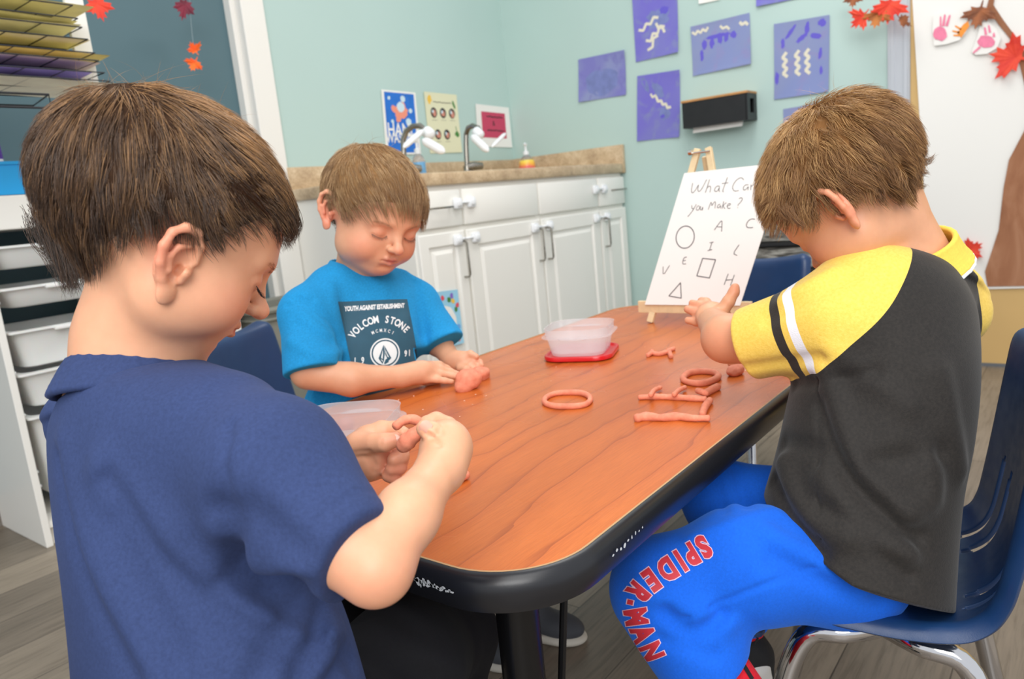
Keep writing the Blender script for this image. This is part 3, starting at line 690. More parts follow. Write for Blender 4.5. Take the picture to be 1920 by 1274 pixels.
for lx, ly in legs:
    b = BM(); sx_, sy_ = (1 if lx < 1 else -1), (1 if ly < 0.6 else -1)
    b.tube([(lx, ly, 0.465), (lx, ly, 0.24)], 0.021, 20); b.tube([(lx, ly, 0.25), (lx, ly, 0.02)], 0.0165, 20); b.tube([(lx, ly, 0.02), (lx, ly, 0.0)], 0.019, 16)
    lg = b.build('leg', M_legb, tb, smooth=True)
b = BM(); b.box((0.46, 0.385, 0.458), (0.56, 0.91, 0.4645)); b.box((1.545, 0.385, 0.458), (1.645, 0.91, 0.4645)); b.box((0.55, 0.60, 0.44), (1.56, 0.68, 0.4645)); b.build('frame_rail', M_legb, tb)
for p0, p1 in (((0.485, 0.53, 0.46), (0.525, 0.45, 0.03)), ((0.60, 0.43, 0.46), (0.512, 0.43, 0.03)), ((1.5, 0.43, 0.46), (1.595, 0.43, 0.03)), ((1.5, 0.865, 0.46), (1.595, 0.865, 0.03))):
    b = BM(); b.tube([p0, p1], 0.0042, 8); b.build('brace_rod', M_legb, tb, smooth=True)

# ================================================================== shell chairs
def shell_chair(loc, rz, label, group=None, parts=True, wx=1.0, dy=1.0):
    root = empty('school_chair', loc, label, 'chair', group, rz)
    # profile (y forward, z up): front lip -> seat -> bend -> back top
    prof = [(0.185, 0.268), (0.183, 0.285), (0.172, 0.297), (0.15, 0.302), (0.10, 0.299), (0.04, 0.295), (-0.02, 0.293), (-0.08, 0.296), (-0.12, 0.304), (-0.150, 0.322), (-0.168, 0.350), (-0.178, 0.385), (-0.188, 0.43), (-0.198, 0.48), (-0.208, 0.53), (-0.214, 0.556), (-0.222, 0.566), (-0.230, 0.560)]
    prof = [(y*dy, z) for y, z in prof]
    def cr(P, n):
        out = []
        for i in range(len(P)-1):
            p0, p1, p2, p3 = P[max(i-1, 0)], P[i], P[i+1], P[min(i+2, len(P)-1)]
            for k in range(n):
                t = k/n; out.append(tuple(0.5*((2*b_)+(-a_+c_)*t+(2*a_-5*b_+4*c_-d_)*t*t+(-a_+3*b_-3*c_+d_)*t**3) for a_, b_, c_, d_ in zip(p0, p1, p2, p3)))
        out.append(P[-1]); return out
    pr = cr(prof, 8); NS = len(pr); NW = 72; W_ = 0.168*wx
    vs = []
    for i, (y, z) in enumerate(pr):
        s = i/(NS-1)
        t = Vector((0, pr[min(i+1, NS-1)][0]-pr[max(i-1, 0)][0], pr[min(i+1, NS-1)][1]-pr[max(i-1, 0)][1])).normalized()
        up = Vector((0, t.z, -t.y))                       # faces the sitter
        e = min(1, s/0.10); w1 = math.sqrt(max(0, 1-(1-e)**2)); e2 = min(1, (1-s)/0.12); w2 = math.sqrt(max(0, 1-(1-e2)**2))
        wd = W_*(0.80+0.20*w1)*(0.70+0.30*w2)*(1-0.05*math.exp(-((s-0.55)/0.1)**2))
        dish = 0.026*min(1, s/0.12)*min(1, (1-s)/0.10)
        for j in range(NW+1):
            u = 2*j/NW-1; a_ = abs(u)
            roll_ = -0.016*max(0, (a_-0.90)/0.10)**2      # rolled-over rim
            vs.append(Vector((u*wd, y, z))+up*(dish*a_**2.6+roll_))
    fs = []
    for i in range(NS-1):
        s = (i+0.5)/(NS-1)
        for j in range(NW):
            x = (2*(j+0.5)/NW-1)*W_
            cut = False
            if parts:
                for sx0 in (-0.095, -0.058, 0.058, 0.095):
                    cs_, hl = 0.575, (0.125 if abs(sx0) > .07 else 0.12); ds_ = abs(s-cs_)/hl
                    if ds_ < 1 and abs(x-sx0) < 0.0085*math.sqrt(1-ds_**4): cut = True
            if not cut: fs.append((i*(NW+1)+j, i*(NW+1)+j+1, (i+1)*(NW+1)+j+1, (i+1)*(NW+1)+j))
    me = bpy.data.meshes.new('shell'); me.from_pydata([tuple(v) for v in vs], [], fs); me.update()
    sh = link_mesh('shell', me, M_navy, root, True)
    md = sh.modifiers.new('thickness', 'SOLIDIFY'); md.thickness = 0.006; md.offset = -1
    md = sh.modifiers.new('round', 'BEVEL'); md.width = 0.002; md.segments = 2; md.limit_method = 'ANGLE'; md.angle_limit = 0.9
    # chromed legs
    for sx_ in (-1, 1):
        for fy_ in (1, -1):
            b = BM(); x = 0.115*sx_*wx
            if fy_ > 0: b.tube(crsample([(x*0.75, 0.0, 0.270), (x, 0.05*dy, 0.270), (x*1.02, 0.10*dy, 0.262), (x*1.06, 0.13*dy, 0.22), (x*1.12, 0.15*dy, 0.15), (x*1.22, 0.185*dy, 0.012)], 24), 0.0125, 14)
            else: b.tube(crsample([(x*0.75, 0.0, 0.270), (x, -0.05*dy, 0.270), (x*1.02, -0.10*dy, 0.262), (x*1.06, -0.13*dy, 0.22), (x*1.12, -0.15*dy, 0.15), (x*1.22, -0.185*dy, 0.012)], 24), 0.0125, 14)
            lg = b.build('leg', M_chromeleg, root, smooth=True, local=True)
            ex = x*1.22; ey = 0.185*fy_*dy
            b = BM(); b.lathe([(0.011, 0), (0.015, 0.002), (0.015, 0.022), (0.0127, 0.026)], 14, (ex, ey, 0)); tag(b.build('foot_cap', M_chromeleg, lg, smooth=True, local=True), 'metal foot cap')
    if parts:
        for sx0 in (-0.078, 0.078):
            b = BM(); b.lathe([(0.006, -0.001), (0.007, 0.001), (0.005, 0.003)], 12, (0, 0, 0), M=basis((sx0, -0.197*dy, 0.50), (1, 0, 0), (0, .2, 1)))
            tag(b.build('rivet', M_chrome, root, smooth=True, local=True), 'steel rivet')
    return root
def navyplastic():
    t = NT('navy_moulded_plastic'); t.set(Roughness=0.38)
    n = t.noise(5, 4, 0.6)
    t.base(t.ramp(n, [(0.3, lin((16, 44, 84))), (0.7, lin((24, 58, 102)))])); t.bump(t.noise(900, 2), 0.25, 0.0004)
    r = t.ramp(t.noise(60, 3), [(0.3, (0.32,)*3), (0.7, (0.46,)*3)]); t.l(r, t.b.inputs['Roughness']); return t.m
M_navy = navyplastic(); M_chromeleg = simple('polished_chrome_tube', (205, 205, 208), 0.1, 1.0)
shell_chair((0.945, 0.1925, 0), 0.16, 'navy plastic chair with slotted back and chrome legs, under the boy in yellow and black', 'navy plastic school chairs', wx=.95, dy=.76)
shell_chair((0.915, 1.235, 0), math.pi+0.42, 'navy plastic chair whose back shows left of the boy in bright blue', 'navy plastic school chairs')
shell_chair((1.80, 0.755, 0), math.pi/2, 'navy plastic chair at the far end of the table behind the easel', 'navy plastic school chairs')
shell_chair((0.235, 0.60, 0), -math.pi/2, 'navy plastic chair under the boy in the navy shirt, hidden by his body', 'navy plastic school chairs')

# ================================================================== easel and sheet
ez = empty('tabletop_easel', (1.487, 0.672, TZ), 'small pale wooden tabletop easel holding the handwritten sheet', 'easel')
M_pine = simple('pale_pine', (226, 200, 158), 0.5, noise=0.08, nscale=60)
EY = 0.672; apex = Vector((1.5450, 0.6021, 0.8521))
def bar(name, p0, p1, w, d, n=(1, 0, 0), par=None):
    p0 = Vector(p0); p1 = Vector(p1); a = (p1-p0); M = basis(p0, a, Vector(n).cross(a)); L = a.length
    b = BM(); b.box((0, -w/2, -d/2), (L, w/2, d/2), M=M, bev=0.0012); return b.build(name, M_pine, par)
FY = (1.4232, 0.7218, 0.5030)
bar('leg', (1.462, 0.772, 0.502), (apex.x+.016, EY+0.012, apex.z+0.012), 0.014, 0.010, par=ez)
bar('leg', (1.462, 0.572, 0.502), (apex.x+.016, EY-0.012, apex.z+0.012), 0.014, 0.010, par=ez)
bar('leg', (1.66, EY, 0.502), (apex.x+0.026, EY, apex.z-0.005), 0.014, 0.010, par=ez)
bar('ledge', (1.468, 0.800, 0.5355), (1.468, 0.545, 0.5355), 0.010, 0.026, (0, 0, 1), par=ez)
b = BM(); apex.x += .014; b.tube([(apex.x-0.012, EY+0.02, apex.z+0.004), (apex.x-0.012, EY-0.02, apex.z+0.004)], 0.0022, 8); b.tube([(apex.x-0.014, EY+0.026, apex.z+0.006), (apex.x-0.014, EY+0.018, apex.z+0.006)], 0.006, 8); tag(b.build('hinge_screw', M_chrome, ez, smooth=True), 'small chrome screw')
# sheet
sh_bl = Vector((1.459, 0.780, 0.5415)); sh_br = Vector((1.459, 0.566, 0.5415)); tlp = Vector((1.5200, 0.6993, 0.8159)); H_ = tlp-sh_bl
b = BM()
def SP(u, v, off=0.0):
    nn = Vector((-1, 0, (H_.x/H_.z))).normalized()
    return sh_bl+(sh_br-sh_bl)*u+H_*(1-v)+nn*(0.0005+off+0.001*math.sin(3*u+2*v))
N = 10
b.add([SP(i/N, j/N) for j in range(N+1) for i in range(N+1)], [(j*(N+1)+i, (j+1)*(N+1)+i, (j+1)*(N+1)+i+1, j*(N+1)+i+1) for j in range(N) for i in range(N)])
b.add([SP(i/N, j/N, -0.0004) for j in range(N+1) for i in range(N+1)], [(j*(N+1)+i, j*(N+1)+i+1, (j+1)*(N+1)+i+1, (j+1)*(N+1)+i) for j in range(N) for i in range(N)])
def affine(px, py):
    # sheet fractions of a point measured on the sheet (tl 1283,325  tr 1471,312  bl 1245,572)
    ax, ay, bx, by = 188, -13, -38, 247; x, y = px-1283, py-325; D = ax*by-ay*bx
    return ((x*by-y*bx)/D, (ax*y-ay*x)/D)
def z7(x, y): return affine(1200+x/3.5375, 280+y/3.5375)
strokes = [
 ([(368, 225), (366, 262), (372, 290), (388, 284), (408, 245), (412, 235), (410, 262), (418, 282), (432, 276), (450, 240), (458, 212), (464, 206)], 1),
 ([(482, 205), (474, 260), (468, 288)], 1), ([(472, 262), (486, 246), (500, 250), (500, 286)], 1),
 ([(560, 250), (545, 246), (530, 258), (528, 276), (540, 284), (554, 274), (560, 250), (558, 276), (566, 284)], 1),
 ([(602, 195), (590, 250), (584, 282), (592, 284)], 1), ([(572, 232), (612, 228)], 1),
 ([(712, 212), (694, 196), (668, 208), (650, 234), (646, 262), (662, 282), (690, 278)], 1),
 ([(748, 244), (730, 242), (716, 258), (722, 276), (738, 272), (750, 250), (750, 276)], 1),
 ([(764, 242), (768, 276)], 1), ([(766, 256), (782, 240), (794, 244), (796, 274)], 1),
 ([(388, 368), (392, 392), (408, 388)], 1), ([(418, 362), (404, 396), (386, 424), (372, 442)], 1),
 ([(430, 372), (422, 390), (430, 402), (444, 396), (446, 378), (434, 370)], 1), ([(452, 374), (450, 396), (462, 400), (468, 374), (468, 400)], 1),
 ([(508, 396), (516, 352), (522, 350), (528, 376), (540, 346), (550, 346), (552, 388)], 1),
 ([(584, 362), (568, 366), (566, 384), (578, 386), (588, 366), (590, 388)], 1),
 ([(604, 344), (600, 390)], 1), ([(622, 352), (602, 372), (620, 390)], 1),
 ([(630, 374), (654, 366), (648, 356), (634, 362), (632, 380), (644, 390), (656, 386)], 1),
 ([(702, 328), (716, 320), (726, 332), (716, 350), (704, 362), (702, 372)], 1), ([(702, 382), (703, 385)], 1),
 ([(572, 524), (592, 490), (612, 460), (618, 490), (622, 532)], 1.2), ([(588, 504), (620, 504)], 1.2),
 ([(826, 454), (804, 450), (784, 464), (776, 488), (784, 504), (806, 506), (822, 504)], 1.2),
 ([(555, 606), (580, 600)], 1.2), ([(570, 602), (562, 652)], 1.2), ([(550, 656), (578, 648)], 1.2),
 ([(752, 612), (722, 668), (750, 678)], 1.2),
 ([(412, 702), (390, 708), (388, 750), (414, 746)], 1.2), ([(390, 728), (408, 724)], 1.2),
 ([(252, 772), (262, 834), (298, 762)], 1.2),
 ([(712, 796), (698, 864)], 1.2), ([(754, 800), (740, 866)], 1.2), ([(704, 836), (750, 828)], 1.2),
 ([(728, 990), (722, 1034)], 1.2), ([(728, 990), (744, 986), (742, 1002), (726, 1010), (750, 1012), (748, 1030), (722, 1034)], 1.2),
 ([(524, 706), (613, 711), (592, 828), (503, 820), (524, 706)], 1.6),
 ([(397, 870), (328, 962), (419, 970), (397, 870)], 1.6)]
circ = [(377+65*math.cos(a)+6*math.sin(a), 574+72*math.sin(a)) for a in [2*math.pi*k/40 for k in range(41)]]
strokes.append((circ, 1.6))
for pts, w_ in strokes:
    q = [z7(x, y) for x, y in pts]
    if len(q) > 2:                       # pen lines are rounded
        for _ in range(1):
            if q[0] == q[-1] and len(q) < 7: break
            r_ = [q[0]]
            for a_, c_ in zip(q[:-1], q[1:]): r_ += [(a_[0]*.75+c_[0]*.25, a_[1]*.75+c_[1]*.25), (a_[0]*.25+c_[0]*.75, a_[1]*.25+c_[1]*.75)]
            q = r_+[q[-1]]
    ribbon(b, SP, q, 0.00062*w_, 1, 0.0004)
st = b.build('handwritten_sheet', [M_paper, simple('marker_ink', (70, 68, 74), 0.6)], origin=tuple(sh_bl))
tag(st, 'white sheet reading What Can You Make with letters and shapes, on the wooden easel', 'sheet')

# ================================================================== containers
def frosted():
    t = NT('frosted_food_container'); t.set(Roughness=0.16, IOR=1.3); t.base(srgb(240, 243, 246))
    t.b.inputs['Transmission Weight'].default_value = 0.90
    r = t.ramp(t.noise(12, 2), [(0.3, (0.12,)*3), (0.7, (0.22,)*3)]); t.l(r, t.b.inputs['Roughness'])
    # milky part of the plastic
    d = t.n('ShaderNodeBsdfTranslucent'); d.inputs[0].default_value = srgb(245, 246, 250)
    tr = t.n('ShaderNodeBsdfTransparent'); m1 = t.n('ShaderNodeMixShader'); m2 = t.n('ShaderNodeMixShader')
    t.b.inputs['Transmission Weight'].default_value = 0.0; t.b.inputs['Coat Weight'].default_value = 0.3
    m1.inputs[0].default_value = 0.45; t.l(t.b.outputs[0], m1.inputs[1]); t.l(d.outputs[0], m1.inputs[2])
    m2.inputs[0].default_value = 0.66; t.l(m1.outputs[0], m2.inputs[1]); t.l(tr.outputs[0], m2.inputs[2])
    t.l(m2.outputs[0], t.t.nodes['Material Output'].inputs[0]); return t.m
M_frost = frosted()
def tub(center, size, ang, label, h=0.052):
    """rounded-square clear tub with stepped rim and end tab"""
    c = Vector(center); a = size/2; ca, sa = math.cos(ang), math.sin(ang)
    root = empty('food_container', c, label, 'container', 'clear food containers on the table')
    def ring(half, z, r):
        return [Vector((c.x+x*ca-y*sa, c.y+x*sa+y*ca, c.z+z)) for x, y in rrect(-half, -half, half, half, r, 8)]
    b = BM()
    prof = [(a*0.66, 0.002, 0.022), (a*0.70, 0.0, 0.024), (a*0.74, 0.003, 0.026), (a*0.83, h*0.62, 0.03), (a*0.835, h*0.66, 0.03), (a*0.96, h*0.67, 0.036), (a*0.965, h*0.70, 0.036), (a*0.87, h*0.72, 0.033), (a*0.885, h*0.98, 0.034), (a*0.90, h, 0.035), (a*0.875, h*0.99, 0.034), (a*0.86, h*0.72, 0.032), (a*0.82, h*0.60, 0.03), (a*0.72, 0.005, 0.026), (a*0.64, 0.0045, 0.022)]
    rings = [ring(*p_) for p_ in prof]; n = len(rings[0])
    vs = [p for R_ in rings for p in R_]; fs = [(i*n+k, i*n+(k+1) % n, (i+1)*n+(k+1) % n, (i+1)*n+k) for i in range(len(rings)-1) for k in range(n)]
    fs.append(tuple(range(n))[::-1]); fs.append(tuple((len(rings)-1)*n+k for k in range(n)))
    b.add(vs, fs)
    o = b.build('tub', M_frost, root, smooth=True, sharp=0.9)
    b = BM()
    for s in (1, -1):
        tabp = [(a*0.90, -0.028*s), (a*1.06, -0.020*s), (a*1.12, -0.006*s), (a*1.12, 0.006*s), (a*1.06, 0.020*s), (a*0.90, 0.028*s)]
        o2 = [(x*s*ca-y*sa, x*s*sa+y*ca) for x, y in tabp]
        b.prism([(c.x+x, c.y+y) for x, y in o2], c.z+h*0.69, c.z+h*0.72)
        if s == 1: b.build('tab', M_frost, root); b = BM()
    b.build('tab', M_frost, root)
    return root
tub((1.1388, 0.7465, 0.5105), 0.134, 0.35, 'empty clear food container standing on its red lid', 0.05)
M_redl = simple('red_lid_plastic', (206, 28, 34), 0.25)
lc = Vector((1.1483, 0.7511, 0.5010)); ang = 0.35; ca, sa = math.cos(ang), math.sin(ang)
b = BM()
def lring(half, z, r): return [Vector((lc.x+x*ca-y*sa, lc.y+x*sa+y*ca, TZ+z)) for x, y in rrect(-half, -half, half, half, r, 8)]
rs = [lring(.046, .0012, .02), lring(.060, .0006, .03), lring(.0635, .003, .032), lring(.0635, .0085, .032), lring(.0625, .010, .031), lring(.059, .010, .030), lring(.057, .007, .029), lring(.052, .0065, .026), lring(.050, .0085, .024), lring(.047, .0088, .023), lring(.045, .006, .02)]
n = len(rs[0]); b.add([p for R_ in rs for p in R_], [(i*n+k, i*n+(k+1) % n, (i+1)*n+(k+1) % n, (i+1)*n+k) for i in range(len(rs)-1) for k in range(n)]+[tuple(range(n))[::-1], tuple((len(rs)-1)*n+k for k in range(n))])
tabp = [(.060, -.02), (.071, -.012), (.072, .012), (.060, .02)]
b.prism([(lc.x+x*ca+y*sa, lc.y+x*-sa*-1-y*ca) for x, y in tabp][::-1], TZ+.004, TZ+.007)
tag(b.build('container_lid', M_redl, origin=(lc.x, lc.y, TZ), smooth=True, sharp=0.8), 'red plastic container lid lying under the empty clear container', 'lid')
tub((0.5717, 0.7358, 0.5005), 0.145, 0.55, 'clear food container with dough scraps inside, beside the hands of the boy in navy', 0.054)

# ================================================================== modelling dough
def dough():
    t = NT('terracotta_dough'); t.set(Roughness=0.75)
    n = t.noise(90, 4, 0.6); t.base(t.ramp(n, [(0.3, lin((212, 122, 94))), (0.6, lin((230, 142, 112))), (0.8, lin((238, 158, 128)))]))
    t.bump(t.noise(260, 4, 0.7), 0.45, 0.0009)
    t.b.inputs['Subsurface Weight'].default_value = 0.08; t.b.inputs['Subsurface Scale'].default_value = 0.01; return t.m
M_dough = dough()
def smooth_pts(pts, closed=False, k=5):
    P = [np.array(p, float) for p in pts]; n = len(P); out = []
    for i in range(n if closed else n-1):
        p0 = P[(i-1) % n] if closed else P[max(i-1, 0)]; p1 = P[i]; p2 = P[(i+1) % n]; p3 = P[(i+2) % n] if closed else P[min(i+2, n-1)]
        for j in range(k):
            t = j/k; out.append(0.5*(2*p1+(-p0+p2)*t+(2*p0-5*p1+4*p2-p3)*t*t+(-p0+3*p1-3*p2+p3)*t**3))
    if not closed: out.append(P[-1])
    return out
def roll(pts, r, seed, closed=False, lump=0.12, ends=True):
    rn = random.Random(seed); q = smooth_pts(pts, closed); n = len(q)
    f1, f2, p1 = rn.uniform(3, 6), rn.uniform(7, 11), rn.random()*6
    rr = []
    for i in range(n):
        s = i/(n-1); base = r if not isinstance(r, (list, tuple)) else np.interp(s, np.linspace(0, 1, len(r)), r)
        v = base*(1+lump*(math.sin(f1*2*math.pi*s+p1)*0.5+math.sin(f2*2*math.pi*s)*0.35)) if not closed else base*(1+lump*math.sin(2*math.pi*2*s+p1)*0.6)
        rr.append(v)
    b = BM()
    if not closed:
        d0 = (q[0]-q[1])/np.linalg.norm(q[0]-q[1]); d1 = (q[-1]-q[-2])/np.linalg.norm(q[-1]-q[-2])
        q = [q[0]+d0*rr[0]*.55, q[0]+d0*rr[0]*.4]+q+[q[-1]+d1*rr[-1]*.4, q[-1]+d1*rr[-1]*.55]; rr = [rr[0]*.45, rr[0]*.8]+rr+[rr[-1]*.8, rr[-1]*.45]
    b.tube(q, rr, 14, closed=closed); return b
def H(p, r): return (p[0], p[1], TZ+r*0.92)
def dpiece(name, pts, r, seed, label, closed=False, group='dough pieces lying on the table', lump=0.12):
    b = roll(pts, r, seed, closed, lump); c = np.mean(np.array([list(p) for p in pts]), axis=0)
    o = b.build(name, M_dough, origin=(c[0], c[1], TZ), smooth=True, sharp=1.5); tag(o, label, 'modelling dough', group); return o
def ringpts(cx, cy_, rx, ry, r, n=14, a0=0):
    c = Vector((cx, cy_)); return c

def hzring(pts, r): return [H(p, r) for p in pts]
dpiece('dough_ring', hzring([(0.8686, 0.6392, 0.5050), (0.8929, 0.6394, 0.5050), (0.9043, 0.6228, 0.5050), (0.9079, 0.6012, 0.5050), (0.8961, 0.5808, 0.5050), (0.8771, 0.5673, 0.5050), (0.8557, 0.5638, 0.5050), (0.8422, 0.5793, 0.5050), (0.8370, 0.6032, 0.5050), (0.8468, 0.6250, 0.5050)], .0042), .0042, 1, 'thin oval dough ring lying alone in the middle of the table', True)
dpiece('dough_ring', hzring([(1.0295, 0.4933, 0.5050), (1.0592, 0.4972, 0.5050), (1.0735, 0.4830, 0.5050), (1.0721, 0.4622, 0.5050), (1.0556, 0.4477, 0.5050), (1.0334, 0.4444, 0.5050), (1.0092, 0.4508, 0.5050), (1.0049, 0.4657, 0.5050), (1.0129, 0.4822, 0.5050)], .0048), .0048, 2, 'thick oval dough ring beside the yellow sleeve', True)
dpiece('dough_roll', hzring([(0.9137, 0.5069, 0.5050), (0.9234, 0.4858, 0.5050), (0.9288, 0.4596, 0.5050), (0.9317, 0.4330, 0.5050), (0.9341, 0.4169, 0.5050)], .0042), [.0036, .0045, .0043, .0045, .004], 3, 'straight dough roll with two short pieces laid across it')
dpiece('dough_roll', hzring([(0.8231, 0.4627, 0.5050), (0.8334, 0.4542, 0.5050), (0.8357, 0.4340, 0.5050), (0.8466, 0.4169, 0.5050), (0.8471, 0.3952, 0.5050), (0.8533, 0.3779, 0.5050)], .005), [.0055, .0062, .0048, .0058, .0042, .0042], 4, 'long bumpy dough roll, nearest to the table edge')
dpiece('dough_roll', hzring([(0.8675, 0.3919, 0.5050), (0.8991, 0.4018, 0.5050), (0.9289, 0.4077, 0.5050)], .0048), [.0044, .005, .0048], 5, 'short upright dough roll at the end of the long bumpy roll')
dpiece('dough_roll', hzring([(0.9564, 0.4265, 0.5050), (0.9770, 0.4257, 0.5050), (0.9955, 0.4238, 0.5050)], .0052), .0052, 6, 'stubby dough roll between the thick ring and the straight roll')
dpiece('dough_roll', [(p[0], p[1], p[2]) for p in ((0.9498, 0.4344, 0.5100), (0.9411, 0.4227, 0.5110), (0.9410, 0.4165, 0.5100))], .0045, 7, 'small dough lump on the right end of the straight roll')
for (pa, pb, pc, lab, sd) in (((0.9072, 0.4854, 0.5110), (0.9378, 0.4953, 0.5090), (0.9664, 0.5005, 0.5050), 'short dough stick lying across the left part of the straight roll', 8), ((0.9194, 0.4556, 0.5110), (0.9480, 0.4619, 0.5090), (0.9767, 0.4664, 0.5050), 'short dough stick lying across the middle of the straight roll', 9)):
    dpiece('dough_roll', [pa, pb, pc], .0034, sd, lab)
# bone-shaped piece: one lump of dough with knobs
b = roll(hzring([(1.1770, 0.6221, 0.5050), (1.1722, 0.6050, 0.5050), (1.1911, 0.5977, 0.5050)], .0042), .0042, 11, False)
for pa, pb in (((1.1812, 0.6232, 0.5050), (1.1600, 0.6208, 0.5050)), ((1.1812, 0.6232, 0.5050), (1.1889, 0.6281, 0.5070)), ((1.1917, 0.5949, 0.5050), (1.1577, 0.5754, 0.5050)), ((1.1991, 0.6016, 0.5050), (1.2175, 0.5989, 0.5050))):
    b2 = roll(hzring([pa, tuple((np.array(pa)+np.array(pb))/2), pb], .004), .0042, 12, False); b.add(b2.v, b2.f)
bo = b.build('dough_bone', M_dough, origin=(1.1968, 0.6134, 0.5000), smooth=True, sharp=1.5); tag(bo, 'small bone-shaped dough piece behind the two dough rolls', 'modelling dough', 'dough pieces lying on the table')
# crumbs
rn = random.Random(4); b = BM()
for k in range(26):
    q = [(0.7668, 0.8337, 0.5005), (1.0080, 0.7406, 0.5005), (0.8078, 0.7380, 0.5005), (1.1922, 0.6650, 0.5005), (0.7553, 0.9721, 0.5005)][k % 5]
    x = q[0]+rn.uniform(-.06, .06); y = min(0.955, q[1]+rn.uniform(-.05, .05)); r = rn.uniform(.0006, .0016)
    b.lathe([(r*.5, 0), (r, r*.5), (r*.6, r)], 6, (x, y, TZ))
tag(b.build('dough_crumbs', simple('pale_crumb', (232, 180, 150), 0.8)), 'tiny pale crumbs scattered on the table beside the boy in blue', 'crumbs', kind='stuff')
# scraps in and beside the near container
def lumpmesh(name, c, r, seed, label, sc=(1, 1, .8), group=None, parent=None):
    rn = random.Random(seed); bmh = bmesh.new(); bmesh.ops.create_icosphere(bmh, subdivisions=4, radius=1)
    dirs = [(Vector((rn.uniform(-1, 1), rn.uniform(-1, 1), rn.uniform(-1, 1))).normalized(), rn.uniform(.18, .55)) for _ in range(16)]
    for v in bmh.verts:
        n_ = v.co.normalized(); f = 1
        for d, a_ in dirs: f += a_*max(0, n_.dot(d)-0.5)*(1 if a_ > .2 else -1.2)
        v.co = Vector((n_.x*sc[0], n_.y*sc[1], n_.z*sc[2]))*r*f
    me = bpy.data.meshes.new(name); bmh.to_mesh(me); bmh.free()
    o = link_mesh(name, me, M_dough, parent, True); o.location = c
    if label: tag(o, label, 'modelling dough', group)
    return o
p = Vector((0.6231, 0.7983, 0.5170)); lumpmesh('dough_lump', p, .0085, 21, 'rough dough scrap on top inside the near clear container', (1, 1, 1))
p = Vector((0.6051, 0.7985, 0.5090)); lumpmesh('dough_lump', p, .0085, 22, 'flat dough scrap on the bottom of the near clear container', (1.7, 1.1, .7))
dpiece('dough_roll', [(0.5534, 0.5445, 0.5055), (0.5611, 0.5420, 0.5055), (0.5749, 0.5415, 0.5055)], .0055, 23, 'short broken dough roll on the table behind the wrist of the boy in navy')
lumpmesh('dough_lump', (0.8834, 0.8015, 0.5120), .0145, 24, 'rounded dough lump pressed under the fingers of the boy in blue', (1.15, 1, .85))
lumpmesh('dough_lump', (0.9457, 0.8285, 0.5110), .0110, 25, 'dough lump held by the left hand of the boy in blue', (1.3, 1, .8))

# ================================================================== storage unit at the left
M_cub = simple('white_melamine', (236, 234, 228), 0.35)
CY0, CY1 = 2.195, 2.515; CX0, CX1 = 0.672, 1.35; CT = 0.93
cu = empty('drawer_unit', ((CX0+CX1)/2, (CY0+CY1)/2, 0), 'white storage frame with slide-in plastic bins, left of the boy in navy', 'storage unit')
b = BM(); b.box((CX0, CY0, 0), (CX0+0.018, CY1, CT), bev=0.002); b.build('side_panel', M_cub, cu)
b = BM(); b.box((CX1-0.018, CY0, 0), (CX1, CY1, CT), bev=0.002); b.build('side_panel', M_cub, cu)
b = BM(); b.box((CX0-0.30, CY0-0.02, CT-0.085), (CX1, CY1, CT), bev=0.003); b.build('top_panel', M_cub, cu)
b = BM(); b.box((CX0+0.018, CY0+0.005, 0.05), (CX1-0.018, CY1, 0.068)); b.box((CX0+0.018, CY0+0.02, 0), (CX1-0.018, CY0+0.04, 0.05)); b.build('bottom_panel', M_cub, cu)
b = BM(); b.box(((CX0+CX1)/2-0.009, CY0+0.004, 0.068), ((CX0+CX1)/2+0.009, CY1, CT-0.085)); b.build('divider', M_cub, cu)
b = BM()
for z in (0.16, 0.20, 0.36, 0.475, 0.58, 0.66, 0.70, 0.80):
    for y in (CY0+0.03, CY0+0.06): b.box((CX0+0.018, y, z), (CX0+0.03, y+0.008, z+0.006))
b.build('bin_runner', M_wplas, cu)
def binmat():
    t = NT('milky_bin_plastic'); t.set(Roughness=0.35); t.base(srgb(232, 232, 230)); t.b.inputs['Subsurface Weight'].default_value = 0.15; t.b.inputs['Subsurface Scale'].default_value = 0.02
    t.bump(t.noise(300, 2), 0.05, 0.0003); return t.m
M_bin = binmat()
def bin_(x0, x1, zt, h, label, col=0):
    r = empty('storage_bin', ((x0+x1)/2, CY0+0.1, zt-h), label, 'bin', 'white bins in the drawer unit')
    b = BM(); y0, y1 = CY0+0.004, CY1-0.02
    def rg(ins, z, rr): return [Vector((x, y, z)) for x, y in rrect(x0+ins, y0+ins, x1-ins, y1-ins, rr, 6)]
    rs = [rg(.040, zt-h, .03), rg(.034, zt-h+.004, .03), rg(.016, zt-0.014, .03), rg(.012, zt-.006, .03), rg(.0, zt-.006, .012), rg(.0, zt, .012), rg(.018, zt, .028), rg(.022, zt-.01, .028), rg(.04, zt-h+.008, .026)]
    n = len(rs[0]); b.add([p for R_ in rs for p in R_], [(i*n+k, i*n+(k+1) % n, (i+1)*n+(k+1) % n, (i+1)*n+k) for i in range(len(rs)-1) for k in range(n)]+[tuple(range(n))[::-1], tuple((len(rs)-1)*n+k for k in range(n))])
    b.build('bin_body', M_bin, r, smooth=True, sharp=0.7)
    b = BM(); b.box(((x0+x1)/2-.045, y0-.012, zt-.012), ((x0+x1)/2+.045, y0+.004, zt-.002), bev=.003); b.build('grip', M_bin, r, smooth=True)
xm = (CX0+CX1)/2
